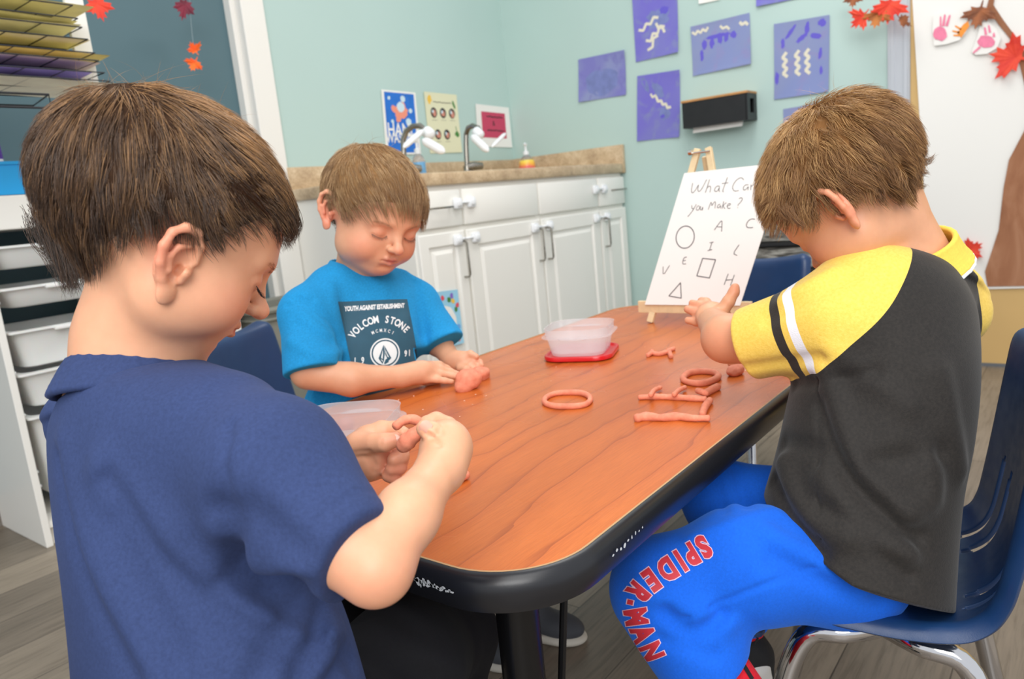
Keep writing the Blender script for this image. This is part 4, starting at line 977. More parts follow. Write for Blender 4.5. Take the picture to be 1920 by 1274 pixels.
for k, (zt, h, lab) in enumerate(((0.585, 0.105, 'wide white bin, third from the top behind the neck of the boy in navy'), (0.472, 0.10, 'white bin below the wide bin, second lowest of the column'), (0.355, 0.235, 'deep white bin at the bottom of the drawer unit'),
                     (0.805, 0.06, 'shallow white bin just under the top panel of the drawer unit'), (0.698, 0.055, 'shallow white bin second from the top of the drawer unit'))):
    bin_(CX0+0.026, xm-0.013, zt, h, lab)
for k, (zt, h, lab) in enumerate(((0.585, 0.105, 'white bin in the right column, behind the head of the boy in navy'), (0.698, 0.055, 'shallow white bin in the right column, behind the head of the boy in navy'))):
    bin_(xm+0.013, CX1-0.026, zt, h, lab)
# two shallow bins showing left of the side panel belong to the neighbouring unit
NX0 = 0.672-0.30
# bright blue caddy with marker bottles on top
bb = empty('craft_caddy', (0.7947, 2.3000, 0.9608), 'bright blue plastic caddy holding paint bottles, on the white unit at the left edge', 'caddy'); 
q = Vector((0.7947, 2.3000, 0.9608)); qx0 = q.x-0.10; qx1 = (0.8146, 2.2400, 0.9547)[0]; 
b = BM()
for lo, hi in (((qx0, 2.22, CT), (qx1, 2.225, CT+.085)), ((qx0, 2.36, CT), (qx1, 2.365, CT+.085)), ((qx0, 2.225, CT), (qx0+.005, 2.36, CT+.085)), ((qx1-.005, 2.225, CT), (qx1, 2.36, CT+.085)), ((qx0, 2.22, CT), (qx1, 2.365, CT+.004)), ((qx0-.004, 2.214, CT+.08), (qx1+.004, 2.225, CT+.088)), ((qx1-.07, 2.225, CT), (qx1-.065, 2.36, CT+.08))): b.box(lo, hi)
b.build('box', simple('bright_blue_plastic', (20, 160, 226), 0.35), bb)
for (px, dy, colr, lab) in ((26, 2.30, (92, 52, 160), 'purple paint bottle standing in the blue caddy'), (8, 2.29, (40, 26, 34), 'dark paint bottle standing in the blue caddy'), (-4, 2.33, (176, 92, 74), 'brown capped bottle at the left edge in the blue caddy')):
    x = qx1-0.022 if px == 26 else qx1-0.052 if px == 8 else qx1-0.095; r = empty('paint_bottle', (x, dy, CT+.004), lab, 'bottle', 'paint bottles in the blue caddy')
    b = BM(); b.lathe([(.012, .0), (.013, .004), (.013, .10), (.010, .112)], 16, (x, dy, CT+.004)); b.build('bottle_body', M_wplas, r, smooth=True)
    b = BM(); b.lathe([(.0125, .095), (.0135, .10), (.0125, .14), (.011, .143)], 16, (x, dy, CT+.004)); b.build('cap', simple('bottle_cap', colr, .4), r, smooth=True)

# ------------------------------------------------------------------ wire drying rack
rk = empty('drying_rack', (0.55, 2.05, CT), 'black wire paint drying rack loaded with yellow and violet sheets, top left', 'drying rack')
M_wire = simple('black_wire', (34, 36, 40), 0.45)
RX1, RY0, RY1, RX0 = 0.877, 1.90, 2.03, 0.30
zs = [1.337, 1.309, 1.290, 1.264, 1.234, 1.217, 1.190, 1.171]
xo = [0, .006, .012, .020, .030, .036, .044, .054]
sheetcols = [(246, 236, 186), (240, 232, 176), (248, 238, 192), (250, 240, 200), (244, 226, 136), (230, 210, 200), (140, 126, 206), (250, 240, 216)]
labs = ['pale yellow sheet on the topmost shelf of the drying rack', 'olive yellow sheet second from the top of the drying rack', 'cream yellow sheet third from the top of the drying rack', 'large pale yellow sheet fourth from the top of the drying rack', 'pointed golden sheet sticking out to the right of the drying rack', 'dusty pink sheet under the golden sheet on the drying rack', 'violet painted sheet low on the drying rack', 'cream sheet on the lowest shelf of the drying rack']
for k, z in enumerate(zs):
    b = BM(); x1 = RX1+xo[k]
    b.tube([(RX0, RY0, z), (x1, RY0, z), (x1, RY1+.12, z), (RX0, RY1+.12, z)], 0.0016, 6, closed=True)
    for i in range(5): xx = x1-0.085*(i+1); b.tube([(xx, RY0, z+.001), (xx, RY1+.12, z+.001)], 0.0012, 5)
    b.tube([(RX0, RY0+.12, z), (x1, RY0+.12, z)], 0.0012, 5)
    b.build('wire_shelf', M_wire, rk, smooth=True)
b = BM(); b.tube([(RX0, RY0, CT), (RX0, RY0, 1.40)], .004, 8); b.tube([(RX0, RY1+.12, CT), (RX0, RY1+.12, 1.40)], .004, 8); b.build('upright', M_wire, rk, smooth=True)
b = BM(); z = 1.135; b.tube([(RX0, RY0+.01, z), (0.79, RY0+.01, z), (0.79, RY0+.01, z-.03), (RX0, RY0+.01, z-.03)], .0028, 6); b.tube([(0.79, RY0+.01, z), (0.84, RY1+.1, z+.01), (RX0, RY1+.1, z+.01)], .002, 6); b.build('bottom_frame', M_wire, rk, smooth=True)
for k, z in enumerate(zs):
    rn = random.Random(30+k); x1 = RX1+xo[k]+rn.uniform(.0, .025)
    if k == 4: x1 += .055
    if k == 0: x1 += .04
    if k == 6: x1 -= .02
    y0_, y1_ = RY0+rn.uniform(.0, .03), RY1+.12-rn.uniform(0, .02); sk = rn.uniform(-.02, .02)
    b = BM(); N = 8; gap = 0.004 if k != 3 else 0.006
    def q_(i, j, o_):
        u, v = i/N, j/N; return (RX0+.02+(x1-RX0-.02)*u+sk*v, y0_+(y1_-y0_)*v+(0.05*u*u if k == 4 else 0), z+gap+o_+0.004*math.sin(4*u+k)*u-(.006*u*u if k % 2 else -.004*u*u))
    for s, o_ in ((0, 0), (1, .0007)):
        vs = [q_(i, j, o_) for j in range(N+1) for i in range(N+1)]
        b.add(vs, [(j*(N+1)+i, j*(N+1)+i+1, (j+1)*(N+1)+i+1, (j+1)*(N+1)+i) if s else (j*(N+1)+i, (j+1)*(N+1)+i, (j+1)*(N+1)+i+1, j*(N+1)+i+1) for j in range(N) for i in range(N)])
    b.v = [Vector(v) for v in b.v]
    tag(b.build('drying_sheet', simple('painted_sheet', sheetcols[k], .8, noise=.1, nscale=14), origin=(0.6, 2.0, z)), labs[k], 'sheet', 'sheets on the drying rack')
b = BM(); b.box((0.935, 2.06, CT), (0.98, 2.075, 1.42), bev=.002); tag(b.build('card_sheet', simple('white_card', (232, 230, 224), .6)), 'narrow white card upright standing behind the drying rack', 'card')
# grey tote seen between the boy in navy and the boy in blue
tg = empty('storage_tote', (1.56, 2.28, 0), 'grey plastic tote with a rolled rim, between the boy in navy and the cabinet end', 'tote')
M_tote = simple('grey_beige_plastic', (128, 128, 118), 0.45, noise=.04, nscale=5)
b = BM()
rs = [[Vector((x, y, z)) for x, y in rrect(1.40+i_, 2.16+i_, 1.70-i_, 2.42-i_, .03, 5)] for i_, z in ((.03, 0), (.0, .50), (.0, .515), (.008, .515), (.03, .03))]
n = len(rs[0]); b.add([p for R_ in rs for p in R_], [(i*n+k, i*n+(k+1) % n, (i+1)*n+(k+1) % n, (i+1)*n+k) for i in range(len(rs)-1) for k in range(n)]+[tuple(range(n))[::-1], tuple((len(rs)-1)*n+k for k in range(n))]); b.build('tub', M_tote, tg, smooth=True, sharp=.6)
b = BM(); b.tube([(x, y, .512) for x, y in rrect(1.392, 2.152, 1.708, 2.428, .035, 5)], .011, 8, closed=True); b.tube([(x, y, .482) for x, y in rrect(1.396, 2.156, 1.704, 2.424, .035, 5)], .006, 8, closed=True); b.build('rim', M_tote, tg, smooth=True)

# black unit with plastic-wrapped stock, behind the boy in yellow
M_blk = simple('matt_black_board', (24, 24, 26), 0.5)
bs = empty('black_shelf', (3.08, 0.84, 0), 'low black open shelf standing against the aqua wall behind the easel', 'shelf')
zA = (2.9000, 0.9201, 0.6181)[2]; zB = (2.9000, 0.9220, 0.5499)[2]; zC = (2.9000, 0.9225, 0.5318)[2]; zD = (2.9000, 0.9254, 0.4279)[2]
b = BM(); X0, X1, Y0, Y1 = 2.9, 3.262, 0.675, 1.12
for z0, z1 in ((0.0, .03), (zD-.03, zD), (zB-.03, zC), (zA+.06, zA+.085)): b.box((X0, Y0+.015, z0), (X1, Y1-.015, z1))
b.build('shelf_board', M_blk, bs)
b = BM(); b.box((X0, Y0, 0), (X1, Y0+.015, zA+.085)); b.build('side', M_blk, bs)
b = BM(); b.box((X0, Y1-.015, 0), (X1, Y1, zA+.085)); b.build('side', M_blk, bs)
b = BM(); b.box((X1-.01, Y0, 0), (X1, Y1, zA+.085)); b.build('back', M_blk, bs)
def wrap():
    t = NT('crumpled_clear_wrap'); t.set(Roughness=0.3)
    n = t.noise(10, 4, .6, t.coord(scale=(1, 1.2, 9)), .8); t.base(t.ramp(n, [(.35, lin((70, 68, 64))), (.5, lin((140, 136, 128))), (.65, lin((200, 198, 190)))])); t.bump(n, .6, .004); return t.m
M_wrap = wrap()
b = BM(); b.box((X0+.03, Y0+.02, zD+.001), (X1-.03, Y1-.03, zB-.035), bev=.012); tag(b.build('wrapped_package', M_wrap, smooth=True, origin=(3.08, .88, zD)), 'grey plastic-wrapped package on the lower level of the black shelf', 'package')
b = BM(); b.box((X0+.03, Y0+.02, zC+.001), (X1-.03, Y1-.03, zA+.055), bev=.012); tag(b.build('wrapped_package', M_wrap, smooth=True, origin=(3.08, .88, zC)), 'grey wrapped package on the upper level of the black shelf', 'package')

# ================================================================== smooth-blended surfaces for the figures
def A_(p): return np.array(p, dtype=F32)
def smin(a, b, k):
    h = np.maximum(k-np.abs(a-b), 0)/k
    return np.minimum(a, b)-h*h*k*0.25
class Prim:
    def __init__(s, f, c, r, k=0.01, op='add'): s.f = f; s.c = A_(c); s.r = float(r); s.k = k; s.op = op
def unit(v): v = A_(v); return v/np.linalg.norm(v)
def frame(fwd, up):
    f = unit(fwd); u = A_(up)-f*np.dot(A_(up), f); u = unit(u); r = np.cross(f, u); return np.stack([r, f, u])   # rows: right, forward, up
def cam_dir(x, y, z): return A_(RGT)*x+A_(UPV)*y+A_(FWD)*z
def ell(c, r, M=None, k=0.01, op='add'):
    c = A_(c); r = A_(r); R = None if M is None else A_(M)
    def f(P):
        q = P-c
        if R is not None: q = q @ R.T
        k0 = np.sqrt(((q/r)**2).sum(1))+1e-9; k1 = np.sqrt(((q/(r*r))**2).sum(1))+1e-9
        return k0*(k0-1)/k1
    return Prim(f, c, r.max(), k, op)
def seg(a, b, ra, rb, k=0.01, op='add', sq=None, sf=1.0):
    """tapered limb piece; optional flattening along direction sq by factor sf"""
    a = A_(a); b = A_(b); ba = b-a; L2 = float((ba**2).sum())+1e-12; n = None if sq is None else unit(sq)
    def f(P):
        pa = P-a; h = np.clip(pa@ba/L2, 0, 1); q = pa-h[:, None]*ba
        if n is not None: q = q+(q@n)[:, None]*n*(1/sf-1)
        return np.sqrt((q**2).sum(1))-(ra+(rb-ra)*h)
    return Prim(f, (a+b)/2, math.sqrt(L2)/2+max(ra, rb), k, op)
def chain(pts, rs, k=0.006, kin=0.003, op='add', sq=None, sf=1.0):
    out = []
    for i in range(len(pts)-1): out.append(seg(pts[i], pts[i+1], rs[i], rs[i+1], k if i == 0 else kin, op, sq, sf))
    return out
def loft(cs, a, b, A, B, k=0.02, cap=0.02, op='add', pw=2.0):
    """stack of ellipses: centres cs, half sizes a along A and b along B"""
    cs = np.array(cs, float); ax = unit(cs[-1]-cs[0]); ts = (cs-cs[0])@ax; A = unit(A); A = unit(A-ax*np.dot(A, ax)); B = unit(A_(B)-ax*np.dot(A_(B), ax)-A*np.dot(A_(B), A))
    n = 48; T = crsample(ts, n)[:, 0]; C = crsample(cs, n); a_ = crsample(a, n)[:, 0]; b_ = crsample(b, n)[:, 0]; c0 = A_(cs[0]); ax = A_(ax)
    def f(P):
        h = (P-c0)@ax; hc = np.clip(h, T[0], T[-1]); q = P-np.stack([np.interp(hc, T, C[:, i]) for i in range(3)], 1).astype(F32)
        aa = np.interp(hc, T, a_).astype(F32); bb = np.interp(hc, T, b_).astype(F32); z = (h-hc)/cap
        x = np.abs(q@A)/aa; y = np.abs(q@B)/bb
        if pw != 2.0: k0 = ((x**pw+y**pw)**(2/pw)+z*z)**0.5+1e-9
        else: k0 = np.sqrt(x*x+y*y+z*z)+1e-9
        k1 = np.sqrt((x/aa)**2+(y/bb)**2+(z/cap)**2)+1e-9
        return k0*(k0-1)/k1
    cc = (cs[0]+cs[-1])/2; R = np.linalg.norm(cs-cc, axis=1).max()+max(max(a), max(b))+cap
    return Prim(f, cc, R, k, op)
FG = 1.0
def fold(a, b, amp, w, end=0.02, mid=None):
    """cloth fold along a line; amp > 0 raises a ridge, amp < 0 presses a furrow"""
    pts = [a, b] if mid is None else [a, mid, b]
    q = crsample(np.array([list(p) for p in pts]), 9 if mid is not None else 7); amp = amp*FG
    def f(P):
        best = None
        for i in range(len(q)-1):
            p0 = q[i]; ba = q[i+1]-p0; L2 = float((ba**2).sum())+1e-12; pa = P-p0; h = np.clip(pa@ba/L2, 0, 1); d2 = ((pa-h[:, None]*ba)**2).sum(1)
            best = d2 if best is None else np.minimum(best, d2)
        return -amp*np.exp(-best/(w*w))
    c = q.mean(0); pr = Prim(f, c, np.linalg.norm(q-c, axis=1).max()+2.6*w, 0.0, 'disp'); pr.q = q; pr.w = w; return pr
def plane_cut(p, n, k=0.002):
    """keeps the side the normal points away from"""
    p = A_(p); n = unit(n); return Prim(lambda P: (P-p)@n, p, 99, k, 'and')
def hollow(p, n, reach, th=0.0055, c=None, rad=None):
    """makes the cloth a thin shell near an opening"""
    p = A_(p); n = unit(n)
    cc = None if c is None else A_(c)
    def f(P, d):
        w = -((P-p)@n); inn = (w < reach) & (w > -0.02)
        if cc is not None: inn &= ((P-cc)**2).sum(1) < rad*rad
        inner = d+th+np.maximum(0, w-reach*0.75)*1.2
        return np.where(inn, np.maximum(d, -inner), d)
    return Prim(f, p if cc is None else cc, 99 if cc is None else rad, 0, 'func')
def xform(prims, O, M, s):
    """places prims modelled in a local frame (rows of M are the local axes in world)"""
    O = A_(O); M = A_(M); out = []
    for p in prims:
        def f(P, p=p): return p.f(((P-O)@M.T)/s)*s
        out.append(Prim(f, O+(p.c@M)*s, p.r*s, p.k*s, p.op))
    return out
def evald(prims, P, C, hb):
    """P (nb, m, 3) points in blocks with centres C and half diagonal hb"""
    nb, m, _ = P.shape; d = np.full((nb, m), 0.5, F32)
    for p in prims:
        if p.r > 50: sel = np.arange(nb)
        else:
            sel = np.nonzero(((C-p.c)**2).sum(1) < (p.r*1.12+hb+p.k*1.3+0.03)**2)[0]
        if len(sel) == 0: continue
        X = P[sel].reshape(-1, 3); dd = d[sel].reshape(-1)
        if p.op == 'func': v = p.f(X, dd)
        else:
            v = p.f(X)
            if p.op == 'add': v = smin(dd, v, p.k)
            elif p.op == 'sub': v = -smin(-dd, v, p.k)
            elif p.op == 'and': v = -smin(-dd, -v, p.k)
            elif p.op == 'disp': v = dd+v
        d[sel] = v.reshape(len(sel), m).astype(F32)
    return d
def sdf_at(prims, P, chunk=20000):
    P = np.asarray(P, F32); out = np.empty(len(P), F32)
    for i in range(0, len(P), chunk):
        Q = P[i:i+chunk]; c = Q.mean(0); r = float(np.linalg.norm(Q-c, axis=1).max())
        out[i:i+chunk] = evald(prims, Q[None], c[None], r)[0]
    return out
def polygonise(prims, vox, n=10):
    pr = [p for p in prims if p.op == 'add']
    lo = np.min([p.c-p.r for p in pr], 0)-3*vox; hi = np.max([p.c+p.r for p in pr], 0)+3*vox
    nbk = np.ceil((hi-lo)/(vox*n)).astype(int)
    g = np.stack(np.meshgrid(*[np.arange(k) for k in nbk], indexing='ij'), -1).reshape(-1, 3)
    C = (lo+(g+0.5)*vox*n).astype(F32); hb = vox*n*0.5*1.7321
    co = (np.stack(np.meshgrid((-1, 1), (-1, 1), (-1, 1), indexing='ij'), -1).reshape(-1, 3)*vox*n*0.5); co = np.concatenate([co, [[0, 0, 0]]]).astype(F32)
    act = []
    for i in range(0, len(C), 3000):
        d0 = evald(prims, C[i:i+3000, None]+co[None], C[i:i+3000], hb); act.append((np.abs(d0).min(1) < hb*1.25) | (d0.min(1)*d0.max(1) < 0))
    g = g[np.concatenate(act)]; C = (lo+(g+0.5)*vox*n).astype(F32)
    ax = np.arange(n+1); off = np.stack(np.meshgrid(ax, ax, ax, indexing='ij'), -1).reshape(-1, 3)
    NY, NZ = int(nbk[1]*n+2), int(nbk[2]*n+2)
    keys = []; pos = []; quads = []
    E = [((0, 0, 0), (1, 0, 0)), ((0, 1, 0), (1, 1, 0)), ((0, 0, 1), (1, 0, 1)), ((0, 1, 1), (1, 1, 1)), ((0, 0, 0), (0, 1, 0)), ((1, 0, 0), (1, 1, 0)), ((0, 0, 1), (0, 1, 1)), ((1, 0, 1), (1, 1, 1)), ((0, 0, 0), (0, 0, 1)), ((1, 0, 0), (1, 0, 1)), ((0, 1, 0), (0, 1, 1)), ((1, 1, 0), (1, 1, 1))]
    DD = np.concatenate([evald(prims, (lo+((g[i:i+1500][:, None]*n+off[None])*vox)).astype(F32), C[i:i+1500], hb) for i in range(0, len(g), 1500)]).reshape(-1, n+1, n+1, n+1)
    # grid points shared by two blocks take one agreed value, so no cracks open between blocks
    bk = (g[:, 0].astype(np.int64)*(nbk[1]+2)+g[:, 1])*(nbk[2]+2)+g[:, 2]; bo = np.argsort(bk); bs = bk[bo]
    for dx in (0, 1):
        for dy in (0, 1):
            for dz in (0, 1):
                if dx+dy+dz == 0: continue
                tk = ((g[:, 0]+dx).astype(np.int64)*(nbk[1]+2)+g[:, 1]+dy)*(nbk[2]+2)+g[:, 2]+dz
                p_ = np.clip(np.searchsorted(bs, tk), 0, len(bs)-1); ok = bs[p_] == tk; src = bo[p_[ok]]; dst = np.nonzero(ok)[0]
                sd = tuple(slice(n, n+1) if d_ else slice(0, n) for d_ in (dx, dy, dz)); ss = tuple(slice(0, 1) if d_ else slice(0, n) for d_ in (dx, dy, dz))
                DD[(dst,)+sd] = DD[(src,)+ss]
    for i in range(0, len(g), 1500):
        gb = g[i:i+1500]; D = DD[i:i+1500]; S = D < 0
        cnt = np.zeros((len(gb), n, n, n), np.int8)
        for a in (0, 1):
            for b_ in (0, 1):
                for c in (0, 1): cnt += S[:, a:a+n, b_:b_+n, c:c+n]
        q, x, y, z = np.nonzero((cnt > 0) & (cnt < 8))
        if len(q) == 0: continue
        acc = np.zeros((len(q), 3)); num = np.zeros(len(q))
        for (a0, a1, a2), (b0, b1, b2) in E:
            da = D[q, x+a0, y+a1, z+a2]; db = D[q, x+b0, y+b1, z+b2]; m = (da < 0) != (db < 0)
            t = np.where(m, da/np.where(m, da-db, 1), 0)
            pa = np.array([a0, a1, a2], float); pb = np.array([b0, b1, b2], float)
            acc += np.where(m[:, None], pa+(pb-pa)*t[:, None], 0); num += m
        cell = gb[q]*n+np.stack([x, y, z], 1)
        pos.append(lo+(cell+acc/num[:, None])*vox); keys.append((cell[:, 0].astype(np.int64)*NY+cell[:, 1])*NZ+cell[:, 2])
        for axn in range(3):
            e = [0, 0, 0]; e[axn] = 1
            s0 = S[:, :n, :n, :n]; s1 = S[:, e[0]:n+e[0], e[1]:n+e[1], e[2]:n+e[2]]
            q, x, y, z = np.nonzero(s0 != s1)
            if len(q) == 0: continue
            c = gb[q]*n+np.stack([x, y, z], 1); fl = s0[q, x, y, z]
            u = [0, 0, 0]; u[(axn+1) % 3] = 1; w_ = [0, 0, 0]; w_[(axn+2) % 3] = 1; u = np.array(u); w_ = np.array(w_)
            kk = [((cc[:, 0].astype(np.int64))*NY+cc[:, 1])*NZ+cc[:, 2] for cc in (c, c-u, c-u-w_, c-w_)]
            Q = np.stack(kk, 1); Q[~fl] = Q[~fl][:, ::-1]; quads.append(Q)
    keys = np.concatenate(keys); pos = np.concatenate(pos); quads = np.concatenate(quads)
    order = np.argsort(keys); keys = keys[order]; pos = pos[order]
    idx = np.clip(np.searchsorted(keys, quads), 0, len(keys)-1); ok = (keys[idx] == quads).all(1)
    return pos.astype(F32), idx[ok].astype(np.int32)
def np_mesh(name, V, Q, mat=None, parent=None, smooth=True, attrs=None):
    me = bpy.data.meshes.new(name); me.vertices.add(len(V)); k = Q.shape[1]
    off = np.zeros(3) if parent is None else np.array(world_loc(parent))
    me.vertices.foreach_set('co', (V-off).astype(F32).ravel())
    me.loops.add(Q.size); me.loops.foreach_set('vertex_index', Q.astype(np.int32).ravel())
    me.polygons.add(len(Q)); me.polygons.foreach_set('loop_start', (np.arange(len(Q))*k).astype(np.int32))
    me.update(calc_edges=True)
    if smooth: me.polygons.foreach_set('use_smooth', np.ones(len(Q), bool))
    for nm, val in (attrs or {}).items():
        if val.ndim == 1:
            at = me.attributes.new(nm, 'FLOAT', 'POINT'); at.data.foreach_set('value', val.astype(F32))
        else:
            at = me.attributes.new(nm, 'FLOAT_COLOR', 'POINT'); at.data.foreach_set('color', np.concatenate([val, np.ones((len(val), 1))], 1).astype(F32).ravel())
    o = bpy.data.objects.new(name, me); COL.objects.link(o)
    if mat is not None:
        for m_ in (mat if isinstance(mat, (list, tuple)) else [mat]): me.materials.append(m_)
    if parent is not None: o.parent = parent
    return o
def relax(V, Q, it=1, lam=0.5):
    e = np.concatenate([Q[:, [0, 1]], Q[:, [1, 2]], Q[:, [2, 3]], Q[:, [3, 0]]]); n = len(V)
    for _ in range(it):
        cnt = np.bincount(e[:, 0], minlength=n).astype(F32)+np.bincount(e[:, 1], minlength=n); S = np.stack([np.bincount(e[:, 0], V[e[:, 1], i], minlength=n)+np.bincount(e[:, 1], V[e[:, 0], i], minlength=n) for i in range(3)], 1)
        V = (V*(1-lam)+lam*S/np.maximum(cnt, 1)[:, None]).astype(F32)
    return V
def seat_folds(prims, eye=CAM):
    """drops every fold line onto the cloth surface it was drawn over"""
    base = [p for p in prims if p.op in ('add', 'sub')]; e = np.array(eye)
    for p in prims:
        if not hasattr(p, 'q'): continue
        for i in range(len(p.q)):
            v = p.q[i]-e; L = np.linalg.norm(v); v = v/L; ts = np.linspace(max(.2, L-.16), L+.16, 220); d = sdf_at(base, e+v*ts[:, None]); k = np.nonzero(d < 0)[0]
            if len(k): p.q[i] = e+v*ts[k[0]]
        p.c = A_(p.q.mean(0)); p.r = float(np.linalg.norm(p.q-p.c, axis=1).max()+2.6*p.w)
def sdf_mesh(name, prims, vox, mat, parent, attrs=None, it=1):
    seat_folds(prims); V, Q = polygonise(prims, vox); V = relax(V, Q, it)
    at = {} if attrs is None else attrs(V)
    return np_mesh(name, V, Q, mat, parent, True, at)
def gmask(V, c, r):
    return np.exp(-((V-A_(c))**2).sum(1)/(r*r))

# ------------------------------------------------------------------ head, in a local frame: x right, y forward, z up, origin between the ears
def head_local(mouth_open=0.0, cheeks=1.0):
    p = []
    p.append(ell((0, -.014, .040), (.0715, .0905, .075)))
    p.append(ell((0, .030, .030), (.060, .052, .052), k=.03))
    p.append(ell((0, .022, -.014), (.056, .056, .048), k=.025))
    for s in (1, -1):
        p.append(ell((s*.033, .046, -.030), (.0265, .027, .026), k=.02))
        p.append(ell((s*.040, .018, -.040), (.022, .030, .026), k=.02))
    p.append(ell((0, .048, -.062), (.024, .022, .017), k=.022))
    p.append(ell((0, .020, -.055), (.036, .034, .020), k=.02))
    p.append(ell((0, .064, -.042), (.022, .016, .016), k=.014))
    # brow and sockets
    p.append(seg((.012, .078, .018), (.040, .066, .016), .007, .005, k=.016)); p.append(seg((-.012, .078, .018), (-.040, .066, .016), .007, .005, k=.016))
    for s in (1, -1):
        p.append(ell((s*.027, .088, .001), (.0155, .013, .010), k=.012, op='sub'))
        p.append(ell((s*.0285, .0665, .0000), (.0145, .0125, .0125), k=.004))
    # nose
    p += chain([(0, .078, .012), (0, .086, -.006), (0, .0935, -.019)], [.0055, .0062, .0068], k=.012)
    p.append(ell((0, .0945, -.0205), (.0085, .0078, .0072), k=.006))
    for s in (1, -1):
        p.append(ell((s*.0085, .086, -.0225), (.0055, .0065, .0050), k=.005))
        p.append(ell((s*.0042, .0925, -.0285), (.0022, .0030, .0022), k=.002, op='sub'))
    # lips
    p += chain([(-.0165, .0715, -.0430), (-.007, .0790, -.0398), (0, .0800, -.0408), (.007, .0790, -.0398), (.0165, .0715, -.0430)], [.0018, .0040, .0038, .0040, .0018], k=.006)
    p += chain([(-.0145, .0715, -.0462), (0, .0785, -.0488), (.0145, .0715, -.0462)], [.0018, .0046, .0018], k=.006)
    p += chain([(-.0145, .0765, -.0440), (0, .0850, -.0446), (.0145, .0765, -.0440)], [.0010+mouth_open, .0013+mouth_open, .0010+mouth_open], k=.0022, op='sub')
    p.append(ell((0, .0840, -.0335), (.0022, .004, .005), k=.004, op='sub'))
    p.append(ell((0, .076, -.0560), (.012, .006, .003), k=.008, op='sub'))
    # eyelid line
    for s in (1, -1):
        p += chain([(s*.0165, .0775, -.0030), (s*.0235, .0805, -.0062), (s*.032, .0795, -.0065), (s*.0405, .0735, -.0035)], [.0007, .0009, .0009, .0007], k=.0018, op='sub')
    return p
def ear_local(s, tilt=0.35, flare=0.45, z0=-.004, y0=-.008, size=1.0):
    """outer ear: bowl, helix rim, inner fold, lobe and tragus"""
    # ear plane axes: e1 backwards-out, e2 up
    e2 = np.array([0.10*s, -math.sin(tilt*.55), math.cos(tilt*.55)]); e1 = np.array([math.sin(flare)*s, -math.cos(flare), 0.0]); e1 = e1/np.linalg.norm(e1); e2 = e2-e1*np.dot(e1, e2); e2 /= np.linalg.norm(e2); nn = np.cross(e1, e2)*(-s)
    if nn[0]*s < 0: nn = -nn
    O = np.array([s*.0665, y0, z0])
    def Q(a, b, c=0.0): return O+(e1*a+e2*b)*size+nn*c*size
    z = size; p = []
    p.append(ell(Q(.009, .004, -.004), (.0145*z, .0245*z, .0045*z), np.stack([e1, e2, nn]), k=.006))
    rim = [Q(-.004, .006, .001), Q(-.001, .018, .003), Q(.006, .0265, .004), Q(.015, .0265, .004), Q(.0225, .019, .004), Q(.0245, .008, .004), Q(.021, -.004, .003), Q(.014, -.014, .001), Q(.008, -.022, -.001)]
    p += chain(rim, [.0026*z, .0032*z, .0036*z, .0038*z, .0038*z, .0036*z, .0034*z, .0036*z, .0042*z], k=.003, kin=.002)
    p.append(ell(Q(.006, -.0235, .000), (.0068*z, .0085*z, .0036*z), np.stack([e1, e2, nn]), k=.004))
    p.append(ell(Q(.0075, .002, .0045), (.0095*z, .0135*z, .0052*z), np.stack([e1, e2, nn]), k=.0025, op='sub'))
    p.append(ell(Q(.0125, .016, .0055), (.0085*z, .0062*z, .0038*z), np.stack([e1, e2, nn]), k=.0025, op='sub'))
    p += chain([Q(.005, .0155, .0025), Q(.0135, .0115, .0030), Q(.0165, .003, .003), Q(.0125, -.007, .003)], [.0016*z, .0022*z, .0024*z, .0024*z], k=.0025)
    p += chain([Q(-.0015, -.001, .001), Q(.0015, -.004, .0040), Q(.001, -.0105, .002)], [.003*z, .0034*z, .003*z], k=.003)
    p.append(ell(Q(.0045, -.0035, .000), (.0030*z, .0042*z, .0050*z), np.stack([e1, e2, nn]), k=.002, op='sub'))
    return p

# ------------------------------------------------------------------ skin and cloth materials
def skin_mat(name, base, red, pale):
    t = NT(name); t.set(Roughness=0.44)
    a = t.attr('tone'); sep = t.n('ShaderNodeSeparateColor'); t.l(a.outputs['Color'], sep.inputs[0])
    c = t.mix(sep.outputs[0], srgb(*base), srgb(*red)); c = t.mix(sep.outputs[1], c, srgb(*pale)); c = t.mix(sep.outputs[2], c, srgb(176, 84, 80))
    mott = t.ramp(t.noise(55, 4, 0.6), [(0.3, (0.96, 0.94, 0.93)), (0.7, (1.03, 1.03, 1.03))])
    t.base(t.mix(1.0, c, mott, 'MULTIPLY'))
    t.b.inputs['Subsurface Weight'].default_value = 0.22; t.b.inputs['Subsurface Radius'].default_value = (1.0, 0.35, 0.18); t.b.inputs['Subsurface Scale'].default_value = 0.006
    t.bump(t.noise(900, 3, 0.6), 0.10, 0.0003); t.set(**{'Specular_IOR_Level': 0.4}); return t.m
def cloth(name, rgb, rgb2=None, weave=1400, bump=0.25, rough=0.9, sheen=0.3, fuzz=0.06):
    t = NT(name); t.set(Roughness=rough); c = srgb(*rgb)
    n = t.noise(380, 3, 0.7); n2 = t.noise(16, 3, 0.5)
    a = t.ramp(n, [(0.3, tuple(x*(1-fuzz*2) for x in c[:3])), (0.7, tuple(min(1, x*(1+fuzz*2)) for x in c[:3]))])
    t.base(t.mix(1.0, a, t.ramp(n2, [(0.3, (0.95,)*3), (0.7, (1.04,)*3)]), 'MULTIPLY'))
    t.b.inputs['Sheen Weight'].default_value = sheen; t.b.inputs['Sheen Roughness'].default_value = 0.5; t.b.inputs['Sheen Tint'].default_value = tuple(min(1, x*2+.1) for x in c[:3])+(1,)
    t.bump(t.noise(weave, 2, 0.7), bump, 0.0004); t.set(**{'Specular_IOR_Level': 0.25}); return t.m

